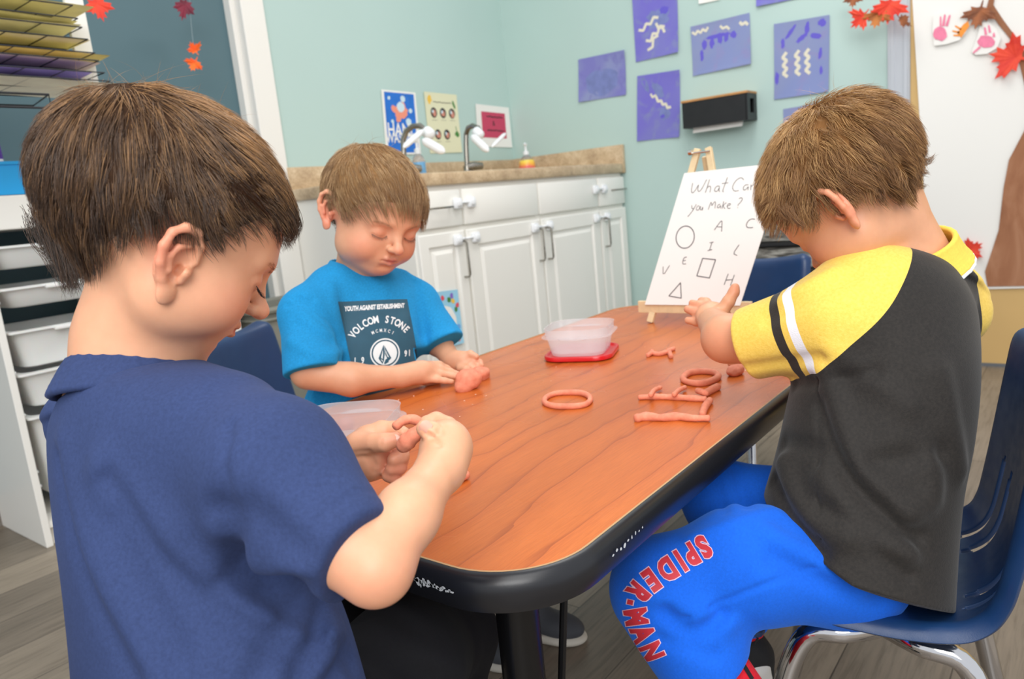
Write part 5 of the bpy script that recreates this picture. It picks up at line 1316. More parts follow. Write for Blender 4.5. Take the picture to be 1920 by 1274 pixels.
# ------------------------------------------------------------------ hair
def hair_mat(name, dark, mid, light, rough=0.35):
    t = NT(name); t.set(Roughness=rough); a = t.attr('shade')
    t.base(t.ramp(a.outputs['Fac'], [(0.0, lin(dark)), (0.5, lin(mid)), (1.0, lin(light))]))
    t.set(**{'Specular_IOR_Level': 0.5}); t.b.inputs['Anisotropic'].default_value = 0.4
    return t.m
def make_hair(name, parent, mat, prims_local, O, M, s, mask, N=9000, L=(0.03, 0.05), rad=0.00025, lift=(0.002, 0.008), crown=(0.004, -0.072, 0.100), steps=8, clump=500, clumpf=0.5, seed=1, wave=0.25, shade=None, comb=None, droop=0.3, extra=0, free=None, lenf=None, body=None):
    """strands grown over the scalp from a crown whorl, as one mesh of thin tapered blades"""
    rng = np.random.default_rng(seed); cr = np.array(crown)
    c0 = np.array((0, -.014, .040)); er = np.array((.0715, .0905, .075))
    def seeds(n):
        out = []
        while sum(len(o) for o in out) < n:
            d = rng.normal(size=(n*3, 3)); d /= np.linalg.norm(d, axis=1)[:, None]; p = c0+d*er; m = mask(p) > rng.random(len(p))*0.6
            out.append(p[m])
        return np.concatenate(out)[:n]
    def normal(p):
        e = 0.0012; g = np.stack([sdf_at(prims_local, p+np.eye(3)[i]*e)-sdf_at(prims_local, p-np.eye(3)[i]*e) for i in range(3)], 1); return g/(np.linalg.norm(g, axis=1)[:, None]+1e-9)
    def grow(p, Ls, lifts, ph, fac):
        n = len(p); pts = [p]; Ls = Ls*(lenf(p) if lenf is not None else np.clip(.45+(p[:, 2]-.005)/.06, .45, 1)); dl = Ls/steps
        # snap to the head surface
        for _ in range(2): p = p-normal(p)*sdf_at(prims_local, p)[:, None]
        pts = [p-normal(p)*0.001]; dirp = None
        for k in range(steps):
            nr = normal(p); v = p-cr; v /= np.linalg.norm(v, axis=1)[:, None]+1e-6
            sw = np.cross(np.tile(np.array([0, -0.3, 1.0]), (n, 1)), v); near = np.exp(-(np.linalg.norm(p-cr, axis=1)/0.035)**2)[:, None]
            v = v+sw*near*0.9
            if comb is not None: v = v+comb(p)
            v = v+np.array([0, 0, -1.0])*droop*np.clip((0.09-p[:, 2:3])/0.09, 0, 1)
            w = np.stack([np.sin(p[:, 1]*90+ph[:, 0]*6)*np.cos(p[:, 2]*70+ph[:, 1]*2), np.sin(p[:, 0]*80+p[:, 2]*60+ph[:, 1]*6), np.sin(p[:, 0]*70+p[:, 1]*85+ph[:, 2]*6)], 1)*wave
            v = v+w; v = v-nr*(v*nr).sum(1)[:, None]; v /= np.linalg.norm(v, axis=1)[:, None]+1e-6
            if dirp is not None: v = v*0.6+dirp*0.4; v /= np.linalg.norm(v, axis=1)[:, None]
            dirp = v; p = p+v*dl[:, None]; d = sdf_at(prims_local, p); t = (k+1)/steps
            hgt = lifts*(1-(1-t)**2.2)+(free*t*t if free is not None else 0)
            want = np.where(d < hgt, hgt, np.minimum(d, hgt+0.0015+0.008*t*t)); p = p+nr*(want-d)[:, None]; pts.append(p)
        return np.stack(pts, 1)
    nc = clump; cp = seeds(nc); cph = rng.random((nc, 3))
    G = grow(cp, rng.uniform(L[0], L[1], nc), rng.uniform(lift[0], lift[1], nc), cph, 1)
    P0 = seeds(N); 
    ci = np.concatenate([np.argmin(((P0[i:i+2000, None]-cp[None])**2).sum(2), 1) for i in range(0, N, 2000)])
    ph = rng.random((N, 3))*0.25+cph[ci]; lf = rng.uniform(lift[0], lift[1], N)
    S = grow(P0, rng.uniform(L[0], L[1], N), lf, ph, 1)
    t = np.linspace(0, 1, steps+1)[None, :, None]; cf = clumpf*(0.4+0.6*rng.random(N))[:, None, None]
    S = S*(1-cf*t**1.5)+(G[ci]+(S[:, :1]-G[ci][:, :1])*0.25)*(cf*t**1.5)
    S = S+rng.normal(size=(N, 1, 3))*0.0006*t
    if extra:      # stray hairs standing off the crown
        ne = extra; p = cr+rng.normal(size=(ne, 3))*np.array([.03, .035, .012]); p = p-normal(p)*sdf_at(prims_local, p)[:, None]; nr = normal(p)
        d0 = rng.normal(size=(ne, 3))*0.7+nr*0.9+np.array([0, .25, .1]); d0 /= np.linalg.norm(d0, axis=1)[:, None]; bend = rng.normal(size=(ne, 3))*0.6+np.array([0, .5, -.5])
        le = rng.uniform(.015, .038, ne)[:, None, None]; S = np.concatenate([S, p[:, None]+d0[:, None]*t*le+bend[:, None]*(t**2)*le*0.5])
    n = len(S); W = (S*s) @ M + np.array(O)
    if body is not None:           # no strand may dive into the neck
        bd = sdf_at(body, W[:, 3:].reshape(-1, 3)).reshape(n, -1); kp = (bd > -.0006).all(1); kp[n-extra:] = True; W = W[kp]; S = S[kp]; ci = np.concatenate([ci, np.zeros(extra, int)])[kp][:int(kp.sum())-extra]; n = len(S)
    tg = np.gradient(W, axis=1); tg /= np.linalg.norm(tg, axis=2)[:, :, None]+1e-9
    a = rng.normal(size=(n, 1, 3)); u = np.cross(tg, a); u /= np.linalg.norm(u, axis=2)[:, :, None]+1e-9; v = np.cross(tg, u)
    rr = (rad*rng.uniform(.7, 1.3, n))[:, None]*np.interp(np.linspace(0, 1, steps+1), [0, .15, .7, 1], [.8, 1, .85, .12])[None]
    if extra: rr[-extra:] *= 0.45
    ring = []
    for k in range(3):
        th = 2*math.pi*k/3; ring.append(W+(u*math.cos(th)+v*math.sin(th))*rr[:, :, None])
    R = np.stack(ring, 2)                                    # n, steps+1, 3, 3
    V = R.reshape(-1, 3); base = (np.arange(n)*(steps+1)*3)[:, None, None]; i = np.arange(steps)[None, :, None]*3; k = np.arange(3)[None, None]; k2 = (k+1) % 3
    Q = np.stack([base+i+k, base+i+k2, base+i+3+k2, base+i+3+k], -1).reshape(-1, 4)
    sh = rng.random(n)*0.45+0.25+(np.concatenate([rng.random(nc)[ci]*0.35, np.full(extra, .3)]) if extra else rng.random(nc)[ci]*0.35)-0.12
    sh = sh[:, None]*np.ones((1, steps+1))
    if shade is not None: sh = sh+shade(S)
    at = np.repeat(np.clip(sh, 0, 1).reshape(-1), 3)
    return np_mesh(name, V, Q, mat, parent, True, {'shade': at})
def cap_mat(m):
    k = m.name+'_under'
    if k in bpy.data.materials: return bpy.data.materials[k]
    c = m.copy(); c.name = k; b_ = c.node_tree.nodes['Principled BSDF']; b_.inputs['Roughness'].default_value = .95; b_.inputs['Specular IOR Level'].default_value = .05; return c
def hair_cap(parent, mat, prims_local, O, M, s, mask, thick=0.004, name='hair_cap', shade=0.25):
    """thin close layer of hair under the strands"""
    c0 = np.array((0, -.014, .040)); er = np.array((.0715, .0905, .075)); nu, nv = 120, 80
    th = np.linspace(0, 2*np.pi, nu, endpoint=False); ph = np.linspace(0.02, np.pi-0.3, nv)
    T, Pp = np.meshgrid(th, ph); d = np.stack([np.sin(Pp)*np.cos(T), np.sin(Pp)*np.sin(T), np.cos(Pp)], -1).reshape(-1, 3); p = c0+d*er
    for _ in range(4): p = p-d*sdf_at(prims_local, p)[:, None]*0.9
    m = np.clip(mask(p), 0, 1.0)**0.7
    p = p+d*(m*(thick+0.0022)-0.0022)[:, None]
    V = (p*s) @ M + np.array(O); i, j = np.meshgrid(np.arange(nv-1), np.arange(nu), indexing='ij'); j2 = (j+1) % nu
    Q = np.stack([i*nu+j, i*nu+j2, (i+1)*nu+j2, (i+1)*nu+j], -1).reshape(-1, 4)
    keep = m[Q].max(1) > 0.02; Q = Q[keep]
    return np_mesh(name, V, Q[:, ::-1], cap_mat(mat), parent, True, {'shade': np.full(len(V), shade)+0.1*np.sin(V[:, 0]*900)*np.sin(V[:, 2]*700)})
def lash_mesh(parent, mat, O, M, s, pts_l, n=34, L=.006, seed=1, name='eyelashes', rad=.00022, dirl=(0, .75, -.65)):
    rng = np.random.default_rng(seed); b = BM(); q = crsample(pts_l, n)
    for p in q:
        d = np.array(dirl)+rng.normal(size=3)*.12; pts = [p, p+d*L*.5, p+d*L+np.array([0, .15, .25])*L]
        b.tube([Vector((pp*s) @ M + np.array(O)) for pp in pts], [rad, rad*.8, rad*.2], 3)
    b.tube([Vector((pp*s) @ M + np.array(O)) for pp in q], .0004, 5)
    return b.build(name, mat, parent, smooth=True)
def brow_mesh(parent, mat, prims_local, O, M, s, side, n=160, seed=2):
    rng = np.random.default_rng(seed); b = BM()
    for _ in range(n):
        t = rng.random(); p = np.array([side*(.011+.030*t), .082-.012*t*t, .0155+.004*math.sin(t*2.6)])+rng.normal(size=3)*np.array([.001, 0, .0014*(1-.6*t)])
        pp = p[None]
        for _ in range(3):
            e = .001; g = np.stack([sdf_at(prims_local, pp+np.eye(3)[i]*e)-sdf_at(prims_local, pp-np.eye(3)[i]*e) for i in range(3)], 1); g /= np.linalg.norm(g)+1e-9; pp = pp-g*sdf_at(prims_local, pp)[:, None]
        p = pp[0]; d = np.array([side*.9, -.1, .28-.5*t]); pts = [p, p+d*.0025+g[0]*.0006, p+d*.0045+g[0]*.0006]
        b.tube([Vector((x*s) @ M + np.array(O)) for x in pts], [.00014, .00013, .00004], 3, cap=False)
    return b.build('eyebrow', mat, parent, smooth=True)
def nail(parent, mat, c, d, n, w, l):
    """finger nail: small curved plate at c, pointing along d, facing n"""
    d = Vector(d).normalized(); n = Vector(n); n = (n-d*n.dot(d)).normalized(); x = d.cross(n); b = BM(); c = Vector(c); vs = []; N = 6
    for j in range(N+1):
        v = j/N; ww = w*math.sqrt(max(0.05, 1-max(0, (v-.55)/.5)**2))*(0.86+.14*math.sin(v*3))
        for i in range(N+1):
            u = 2*i/N-1; vs.append(c+x*u*ww+d*(v-.5)*l+n*(-.32*ww*u*u*1.3-.0004*v))
    b.add(vs, [(j*(N+1)+i, j*(N+1)+i+1, (j+1)*(N+1)+i+1, (j+1)*(N+1)+i) for j in range(N) for i in range(N)])
    o = b.build('fingernail', mat, parent, smooth=True); return o

# ================================================================== boy in the navy shirt (near left)
M_skin = skin_mat('child_skin', (222, 166, 132), (218, 126, 102), (240, 200, 176))
M_nail = simple('nail_pink', (226, 172, 152), 0.3)
def head_tone(V, O, M, s, ears=(), blush=1.0, neckdark=0.0):
    L = ((V-A_(O)) @ A_(M).T)/s
    g = lambda c, r: np.exp(-(((L-A_(c))/A_(r))**2).sum(1))
    red = 0
    for q in (1, -1): red = red+0.55*blush*g((q*.045, .055, -.026), (.020, .026, .020))+0.75*g((q*.076, -.012, -.004), (.016, .022, .034))
    red = red+0.5*g((0, .098, -.021), (.011, .012, .010))+0.25*g((0, .06, -.07), (.02, .02, .012))
    lips = g((.0, .083, -.0436), (.0135, .009, .0058))
    lips = np.maximum(lips, 0)**0.8*0.9
    eye = 0
    for q in (1, -1): eye = eye+0.35*g((q*.029, .078, -.001), (.016, .01, .010))
    return np.clip(red+eye, 0, 1), np.clip(lips, 0, 1), L
def tones(V, O, M, s, reds, blush=1.0):
    r, l, L = head_tone(V, O, M, s, blush=blush)
    for c, rad, a in reds: r = r+a*gmask(V, c, rad)
    return {'tone': np.stack([np.clip(r, 0, 1), np.zeros(len(V)), l], 1)}

nav = empty('person', (0.25, 0.60, 0), 'boy in a plain navy t-shirt at the near end of the table, seen from behind', 'person')
Mn = frame(cam_dir(.76, -.37, .53), cam_dir(.36, .93, .10)); On = (0.2940, 0.5676, 0.7922); Sn = .935
hl = head_local()+ear_local(1, flare=.35, y0=.015, z0=-.013, size=1.03)+ear_local(-1, flare=.35)
prims = xform(hl, On, Mn, Sn)
# neck and hidden torso
prims += [seg((0.2933, 0.5877, 0.7747), (0.2738, 0.5951, 0.7183), .040, .0415, k=.025), seg((0.2738, 0.5951, 0.7183), (0.2641, 0.5949, 0.6773), .0415, .047, k=.02)]
prims.append(loft([(0.2694, 0.6040, 0.6751), (0.2620, 0.5756, 0.6319), (0.2548, 0.5505, 0.5730), (0.2482, 0.5266, 0.4936), (0.2364, 0.5171, 0.4133)], [.04, .085, .085, .085, .085], [.035, .05, .055, .06, .06], cam_dir(.85, 0, -.5), cam_dir(.5, .0, .85), k=.03))
# right arm
prims += [seg((0.2648, 0.5642, 0.6325), (0.2705, 0.4369, 0.6405), .038, .026, k=.03), seg((0.2670, 0.6240, 0.6236), (0.2823, 0.7280, 0.5988), .036, .030, k=.03)]
prims += [seg((0.2705, 0.4369, 0.6405), (0.2710, 0.3743, 0.5977), .024, .0245, k=.012), seg((0.2710, 0.3743, 0.5977), (0.2773, 0.3472, 0.5826), .0245, .0225, k=.012), seg((0.2774, 0.3472, 0.5832), (0.3153, 0.3541, 0.6014), .0218, .0200, k=.010), seg((0.3153, 0.3541, 0.6014), (0.3681, 0.3714, 0.6125), .0200, .0155, k=.012)]
# right hand, seen over its back: fist pinching the dough
prims += [ell((0.3879, 0.3827, 0.6191), (.0160, .0205, .019), np.stack([cam_dir(1, -.1, .2), cam_dir(.1, 1, 0), cam_dir(-.2, 0, 1)]), k=.010), seg((0.3697, 0.3721, 0.6110), (0.3877, 0.3830, 0.6191), .0165, .019, k=.012)]
prims += chain([(0.3964, 0.3835, 0.6247), (0.4046, 0.3958, 0.6293), (0.4054, 0.4074, 0.6330), (0.3977, 0.4106, 0.6332)], [.0095, .0086, .0074, .0062], k=.003, kin=.0015)
prims += chain([(0.4007, 0.3853, 0.6162), (0.4165, 0.4058, 0.6200), (0.4166, 0.4196, 0.6224), (0.4088, 0.4222, 0.6204)], [.0092, .0085, .0072, .0060], k=.006)
prims += chain([(0.4015, 0.3884, 0.6077), (0.4208, 0.4137, 0.6095), (0.4170, 0.4254, 0.6110), (0.4070, 0.4211, 0.6094)], [.0088, .0080, .0070, .0058], k=.006)
prims += chain([(0.3960, 0.3875, 0.6036), (0.4104, 0.4086, 0.6036), (0.4082, 0.4182, 0.6048), (0.4006, 0.4145, 0.6043)], [.0078, .0070, .0062, .0052], k=.005)
prims += chain([(0.3840, 0.3837, 0.6278), (0.3771, 0.3849, 0.6353), (0.3739, 0.3883, 0.6388)], [.0090, .0084, .0068], k=.002, kin=.001)
prims += [fold((0.3718, 0.3840, 0.6429), (0.3841, 0.3819, 0.6331), -.0030, .0018, mid=(0.3753, 0.3790, 0.6411)), fold((0.3703, 0.3841, 0.6368), (0.3675, 0.3692, 0.6301), -.0026, .0020, mid=(0.3693, 0.3765, 0.6347))]
# left arm: forearm comes out from behind the body, palm turned to the camera
prims += [seg((0.2823, 0.7280, 0.5988), (0.3513, 0.6536, 0.5314), .030, .027, k=.02), seg((0.3513, 0.6536, 0.5314), (0.3995, 0.5192, 0.5840), .0265, .0188, k=.015)]
prims += [seg((0.3962, 0.5229, 0.5826), (0.4033, 0.4931, 0.5943), .0185, .0205, k=.012), ell((0.4033, 0.4931, 0.5943), (.0195, .0225, .0135), np.stack([cam_dir(.9, -.1, -.35), cam_dir(.1, 1, 0), cam_dir(.35, 0, .9)]), k=.010)]
prims.append(ell((0.3917, 0.4900, 0.6063), (.014, .011, .009), np.stack([cam_dir(.95, .2, -.2), cam_dir(-.2, 1, 0), cam_dir(.2, 0, 1)]), k=.008))       # thumb pad
prims += chain([(0.3911, 0.4892, 0.6066), (0.3936, 0.4725, 0.6103), (0.3965, 0.4610, 0.6113), (0.4020, 0.4545, 0.6127)], [.0105, .0084, .0080, .0064], k=.004, kin=.0015)
prims += chain([(0.4071, 0.4930, 0.6096), (0.4162, 0.4859, 0.6134), (0.4217, 0.4756, 0.6129), (0.4191, 0.4620, 0.6115)], [.0090, .0078, .0072, .0060], k=.006)
prims += chain([(0.4113, 0.4919, 0.5967), (0.4222, 0.4861, 0.5958), (0.4218, 0.4706, 0.5970), (0.4112, 0.4602, 0.5942), (0.4043, 0.4622, 0.5935)], [.0090, .0080, .0074, .0068, .0058], k=.005)
prims += chain([(0.4105, 0.4916, 0.5871), (0.4219, 0.4864, 0.5849), (0.4190, 0.4710, 0.5862), (0.4095, 0.4628, 0.5849), (0.4028, 0.4648, 0.5851)], [.0086, .0078, .0070, .0066, .0056], k=.005)
prims += chain([(0.4059, 0.4920, 0.5798), (0.4157, 0.4883, 0.5759), (0.4142, 0.4743, 0.5776), (0.4064, 0.4675, 0.5766), (0.4015, 0.4693, 0.5786)], [.0080, .0070, .0064, .0060, .0052], k=.005)
# palm creases
prims += [fold((0.3809, 0.4869, 0.6000), (0.3944, 0.4734, 0.5896), -.0016, .0022, mid=(0.3903, 0.4779, 0.5980)), fold((0.3940, 0.4778, 0.6024), (0.3935, 0.4761, 0.5838), -.0014, .002), fold((0.3818, 0.4900, 0.6030), (0.3914, 0.4781, 0.6033), -.0012, .002), fold((0.3940, 0.4617, 0.6139), (0.3911, 0.4607, 0.6094), -.0012, .0014)]
reds = [((0.3874, 0.4027, 0.6347), .010, .5), ((0.4119, 0.4636, 0.5868), .016, .55), ((0.4019, 0.4516, 0.6136), .010, .5), ((0.4087, 0.4651, 0.5781), .012, .5), ((0.2666, 0.3345, 0.5824), .03, .25), ((0.3991, 0.4818, 0.5935), .03, .18)]
body = sdf_mesh('body', prims, .0014, M_skin, nav, lambda V: tones(V, On, Mn, Sn, reds))
# hair
def mask_short(front=.066, side=.012, back=-.040, ear=True, soft=.006, tmp=.040):
    def f(p):
        x, y, z = np.abs(p[:, 0]), p[:, 1], p[:, 2]
        # hairline height as a function of how far forward the point is
        zl = np.interp(y, [-.11, -.085, -.055, -.030, -.012, .004, .018, .034, .055, .075, .09], [back-.004, back, back+.004, side-.012, side+.012, side+.014, side-.004, tmp-.012, tmp+.010, front-.004, front])
        mid = np.clip(1-x/.05, 0, 1); zl = zl-np.where((y < -.03), mid*.008, 0)
        return 1/(1+np.exp(-(z-zl)/soft*1.6))*(z > zl-soft*2)
    return f
M_hairN = hair_mat('wet_brown_hair', (34, 25, 22), (88, 64, 46), (182, 138, 92), .28)
hn = head_local()
mk = mask_short(front=.062, side=.018, back=-.052, tmp=.046)
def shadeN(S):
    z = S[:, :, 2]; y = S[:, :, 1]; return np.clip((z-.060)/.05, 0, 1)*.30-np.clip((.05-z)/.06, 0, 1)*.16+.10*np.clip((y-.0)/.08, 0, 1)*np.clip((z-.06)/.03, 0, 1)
hg = empty('hair', (0, 0, 0)); hg.parent = nav; hg.location = (-0.25, -0.60, 0)
hair_cap(nav, M_hairN, hn, On, Mn, Sn, mk, .0045, 'scalp_hair', .18)
bpy.data.objects.remove(hg)
def lenN(p):
    x, y, z = np.abs(p[:, 0]), p[:, 1], p[:, 2]
    return np.clip(.45+(z-.005)/.06, .5, 1)*(1-.62*np.clip((y+.005)/.03, 0, 1)*np.clip((.090-z)/.025, 0, 1))+.25*np.clip((-.04-y)/.03, 0, 1)*np.clip((.0-z)/.03, 0, 1)
def combN(p):      # swept forward over the forehead at the front, straight down behind
    w = np.clip((p[:, 1]+.02)/.08, 0, 1)[:, None]; return w*np.array([.15, .85, .0])+np.clip((p[:, 1]-.055)/.04, 0, 1)[:, None]*np.array([0, .1, -.5])+np.clip((-.02-p[:, 1])/.06, 0, 1)[:, None]*np.array([0, .1, -.55])
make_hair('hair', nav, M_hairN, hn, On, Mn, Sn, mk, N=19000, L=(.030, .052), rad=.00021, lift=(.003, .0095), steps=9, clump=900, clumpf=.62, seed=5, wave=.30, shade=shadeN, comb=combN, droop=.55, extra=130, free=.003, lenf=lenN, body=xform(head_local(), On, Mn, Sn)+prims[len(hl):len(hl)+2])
# long wet fringe and nape locks
def in_head(q, O, M, s): return Vector(tuple((np.array(q)*s) @ M + np.array(O)))
def locks(parent, mat, specs, seed, n=26, rad=.0002, spread=.0014, name='hair_lock'):
    rng = np.random.default_rng(seed); Vs = []; Qs = []; Sh = []; base = 0
    for pts in specs:
        q = crsample([list(p) for p in pts], 12)
        for _ in range(n):
            o0 = rng.normal(size=3)*spread; o1 = rng.normal(size=3)*spread*.5; e = rng.uniform(.75, 1.0); t = np.linspace(0, 1, 12)[:, None]
            qq = crsample([list(p) for p in pts], 12); m = int(5+7*e); qq = crsample(qq[:m], 12); W = qq+o0*(1-t)+o1*t*1.5+rng.normal(size=3)*spread*.6*np.sin(t*3)
            tg = np.gradient(W, axis=0); tg /= np.linalg.norm(tg, axis=1)[:, None]; u = np.cross(tg, rng.normal(size=3)); u /= np.linalg.norm(u, axis=1)[:, None]; v = np.cross(tg, u); r = rad*np.interp(t[:, 0], [0, .7, 1], [1, .8, .15])[:, None]
            R = np.stack([W+(u*math.cos(2*math.pi*k/3)+v*math.sin(2*math.pi*k/3))*r for k in range(3)], 1).reshape(-1, 3); Vs.append(R)
            i, k = np.meshgrid(np.arange(11)*3, np.arange(3), indexing='ij'); k2 = (k+1) % 3; Qs.append(base+np.stack([i+k, i+k2, i+3+k2, i+3+k], -1).reshape(-1, 4)); base += 36; Sh.append(np.full(36, rng.uniform(.05, .5)))
    return np_mesh(name, np.concatenate(Vs), np.concatenate(Qs), mat, parent, True, {'shade': np.concatenate(Sh)})
locks(nav, M_hairN, [
 ((0.3536, 0.5058, 0.8349), (0.3664, 0.5041, 0.8178), (0.3738, 0.5053, 0.7986), (0.3713, 0.5123, 0.7843), (0.3679, 0.5220, 0.7756)), ((0.3377, 0.4895, 0.8340), (0.3580, 0.4970, 0.8137), (0.3655, 0.4976, 0.7926), (0.3679, 0.5002, 0.7841)),
 ((0.3310, 0.4864, 0.8339), (0.3521, 0.4977, 0.8182), (0.3582, 0.5000, 0.7975), (0.3591, 0.5028, 0.7831), (0.3632, 0.5035, 0.7755)), ((0.3244, 0.4832, 0.8338), (0.3443, 0.4938, 0.8163), (0.3527, 0.4990, 0.7979), (0.3563, 0.5064, 0.7835), (0.3563, 0.5034, 0.7738)),
 ((0.3148, 0.4762, 0.8298), (0.3398, 0.4918, 0.8125), (0.3470, 0.4975, 0.7963), (0.3498, 0.4992, 0.7868), (0.3515, 0.4966, 0.7848)), ((0.2990, 0.4648, 0.8295), (0.3214, 0.4769, 0.8165), (0.3356, 0.4871, 0.8066), (0.3402, 0.4931, 0.7967)),
 ((0.3657, 0.5207, 0.8317), (0.3801, 0.5177, 0.8117), (0.3878, 0.5197, 0.7961), (0.3835, 0.5213, 0.7834)), ((0.2912, 0.4593, 0.8276), (0.3041, 0.4672, 0.8150), (0.3130, 0.4733, 0.8074)), ((0.3820, 0.5373, 0.8304), (0.3930, 0.5336, 0.8097), (0.3978, 0.5385, 0.7918), (0.3924, 0.5420, 0.7812))], 3, 34, .0002, .0022)
locks(nav, M_hairN, [((0.2555, 0.6915, 0.826), (0.2555, 0.6854, 0.806), (0.2607, 0.6743, 0.7906), (0.26, 0.6722, 0.7809)), ((0.2561, 0.6824, 0.8253), (0.2559, 0.6767, 0.8056), (0.2589, 0.6657, 0.7818), (0.2582, 0.6636, 0.7722)), ((0.2592, 0.6783, 0.8248), (0.2585, 0.6732, 0.8052), (0.2591, 0.6634, 0.7752), (0.2585, 0.6613, 0.7656)), ((0.2597, 0.6693, 0.8242), (0.2587, 0.6648, 0.8048), (0.2574, 0.6557, 0.7696), (0.2568, 0.6537, 0.7601)), ((0.2601, 0.6604, 0.8236), (0.2588, 0.6563, 0.8044), (0.2571, 0.6483, 0.7709), (0.2565, 0.6463, 0.7615)), ((0.2611, 0.6509, 0.8229), (0.2594, 0.6473, 0.8039), (0.2574, 0.6403, 0.7729), (0.2568, 0.6383, 0.7635)), ((0.2592, 0.6367, 0.8221), (0.2574, 0.6333, 0.8034), (0.256, 0.6271, 0.7771), (0.2554, 0.6251, 0.7679)), ((0.2578, 0.6219, 0.8213), (0.2558, 0.6188, 0.8029), (0.2549, 0.6133, 0.7811), (0.2543, 0.6113, 0.7721)), ((0.2562, 0.6073, 0.8204), (0.2539, 0.6047, 0.8025), (0.2535, 0.6002, 0.7858), (0.2529, 0.5983, 0.777)), ((0.2559, 0.5943, 0.8196), (0.2534, 0.5921, 0.8019), (0.2533, 0.5888, 0.7903), (0.2527, 0.5869, 0.7816)), ((0.2661, 0.7027, 0.8259), (0.2657, 0.697, 0.8055), (0.2675, 0.686, 0.7766), (0.2669, 0.6838, 0.7668)), ((0.2694, 0.6901, 0.8248), (0.2681, 0.6856, 0.8048), (0.2667, 0.6767, 0.7699), (0.2661, 0.6746, 0.76)), ((0.256, 0.5825, 0.8188), (0.2532, 0.5808, 0.8014), (0.2533, 0.5784, 0.7939), (0.2527, 0.5766, 0.7853))], 4, 70, .0002, .0048)
locks(nav, M_hairN, [((0.2491, 0.5288, 0.8176), (0.2486, 0.5267, 0.8085), (0.2502, 0.5207, 0.7953)), ((0.2515, 0.5145, 0.8183), (0.251, 0.5124, 0.8093), (0.2518, 0.5074, 0.7957)), ((0.2548, 0.5074, 0.8193), (0.2543, 0.5054, 0.8104), (0.2523, 0.5015, 0.7889)), ((0.2463, 0.5441, 0.8134), (0.2457, 0.542, 0.8041), (0.2488, 0.5329, 0.7867)), ((0.248, 0.5347, 0.8163), (0.2474, 0.5326, 0.8071), (0.2528, 0.52, 0.7877)), ((0.2592, 0.4984, 0.8237), (0.2586, 0.4964, 0.8148), (0.2591, 0.4952, 0.8129)), ((0.2449, 0.5603, 0.807), (0.2443, 0.5581, 0.7975), (0.2478, 0.5489, 0.7817)), ((0.2741, 0.4622, 0.82), (0.2736, 0.4602, 0.8112), (0.2691, 0.4629, 0.8014)), ((0.2762, 0.4595, 0.8196), (0.2757, 0.4575, 0.8109), (0.2726, 0.4588, 0.8026)), ((0.2794, 0.4553, 0.8191), (0.2789, 0.4533, 0.8104), (0.2777, 0.4534, 0.806))], 6, 16, .00018, .0022)
lash_mesh(nav, simple('lash_black', (26, 20, 20), .5), On, Mn, Sn, [(.017, .0785, -.003), (.0245, .0815, -.0062), (.033, .0800, -.0062), (.0415, .0735, -.0035)], L=.0068)
lash_mesh(nav, bpy.data.materials['lash_black'], On, Mn, Sn, [(-.017, .0785, -.003), (-.0245, .0815, -.0062), (-.033, .0800, -.0062), (-.0415, .0735, -.0035)], L=.0068, seed=3)
M_browN = simple('brown_brow_hair', (168, 122, 94), .6)
brow_mesh(nav, M_browN, hn, On, Mn, Sn, 1, 60); brow_mesh(nav, M_browN, hn, On, Mn, Sn, -1, 60)
nail(nav, M_nail, (0.3692, 0.3833, 0.6417), Vector((0.3717, 0.3886, 0.6415))-Vector((0.3771, 0.3849, 0.6353)), (-FWD), .0050, .0088)
nail(nav, M_nail, (0.3980, 0.4499, 0.6141), Vector((0.4025, 0.4523, 0.6128))-Vector((0.3964, 0.4596, 0.6116)), (-FWD), .0046, .0085)
# navy t-shirt
AR, BR = cam_dir(.80, 0, -.60), cam_dir(.60, 0, .80)
FG = 1.6
sp = [loft([(0.2662, 0.5945, 0.6846), (0.2663, 0.5900, 0.6701), (0.2661, 0.5741, 0.6439), (0.2618, 0.5591, 0.6038), (0.2569, 0.5453, 0.5644), (0.2528, 0.5293, 0.5216), (0.2480, 0.5133, 0.4756), (0.2403, 0.4952, 0.4107)],
           [.061, .088, .1080, .1080, .1040, .1060, .1120, .116], [.053, .060, .068, .074, .078, .084, .090, .094], AR, BR, k=.03, cap=.006, pw=2.2)]
sp += [seg((0.2710, 0.4817, 0.6557), (0.2691, 0.4290, 0.6354), .040, .047, k=.035), seg((0.2697, 0.4291, 0.6382), (0.2710, 0.3556, 0.5842), .047, .0345, k=.02),
       seg((0.2701, 0.6913, 0.6430), (0.2993, 0.6996, 0.5759), .040, .044, k=.03)]
hemc = Vector((0.2709, 0.3599, 0.5875)); hemn = (Vector((0.2735, 0.3257, 0.5714))-Vector((0.2709, 0.3599, 0.5875))).normalized()
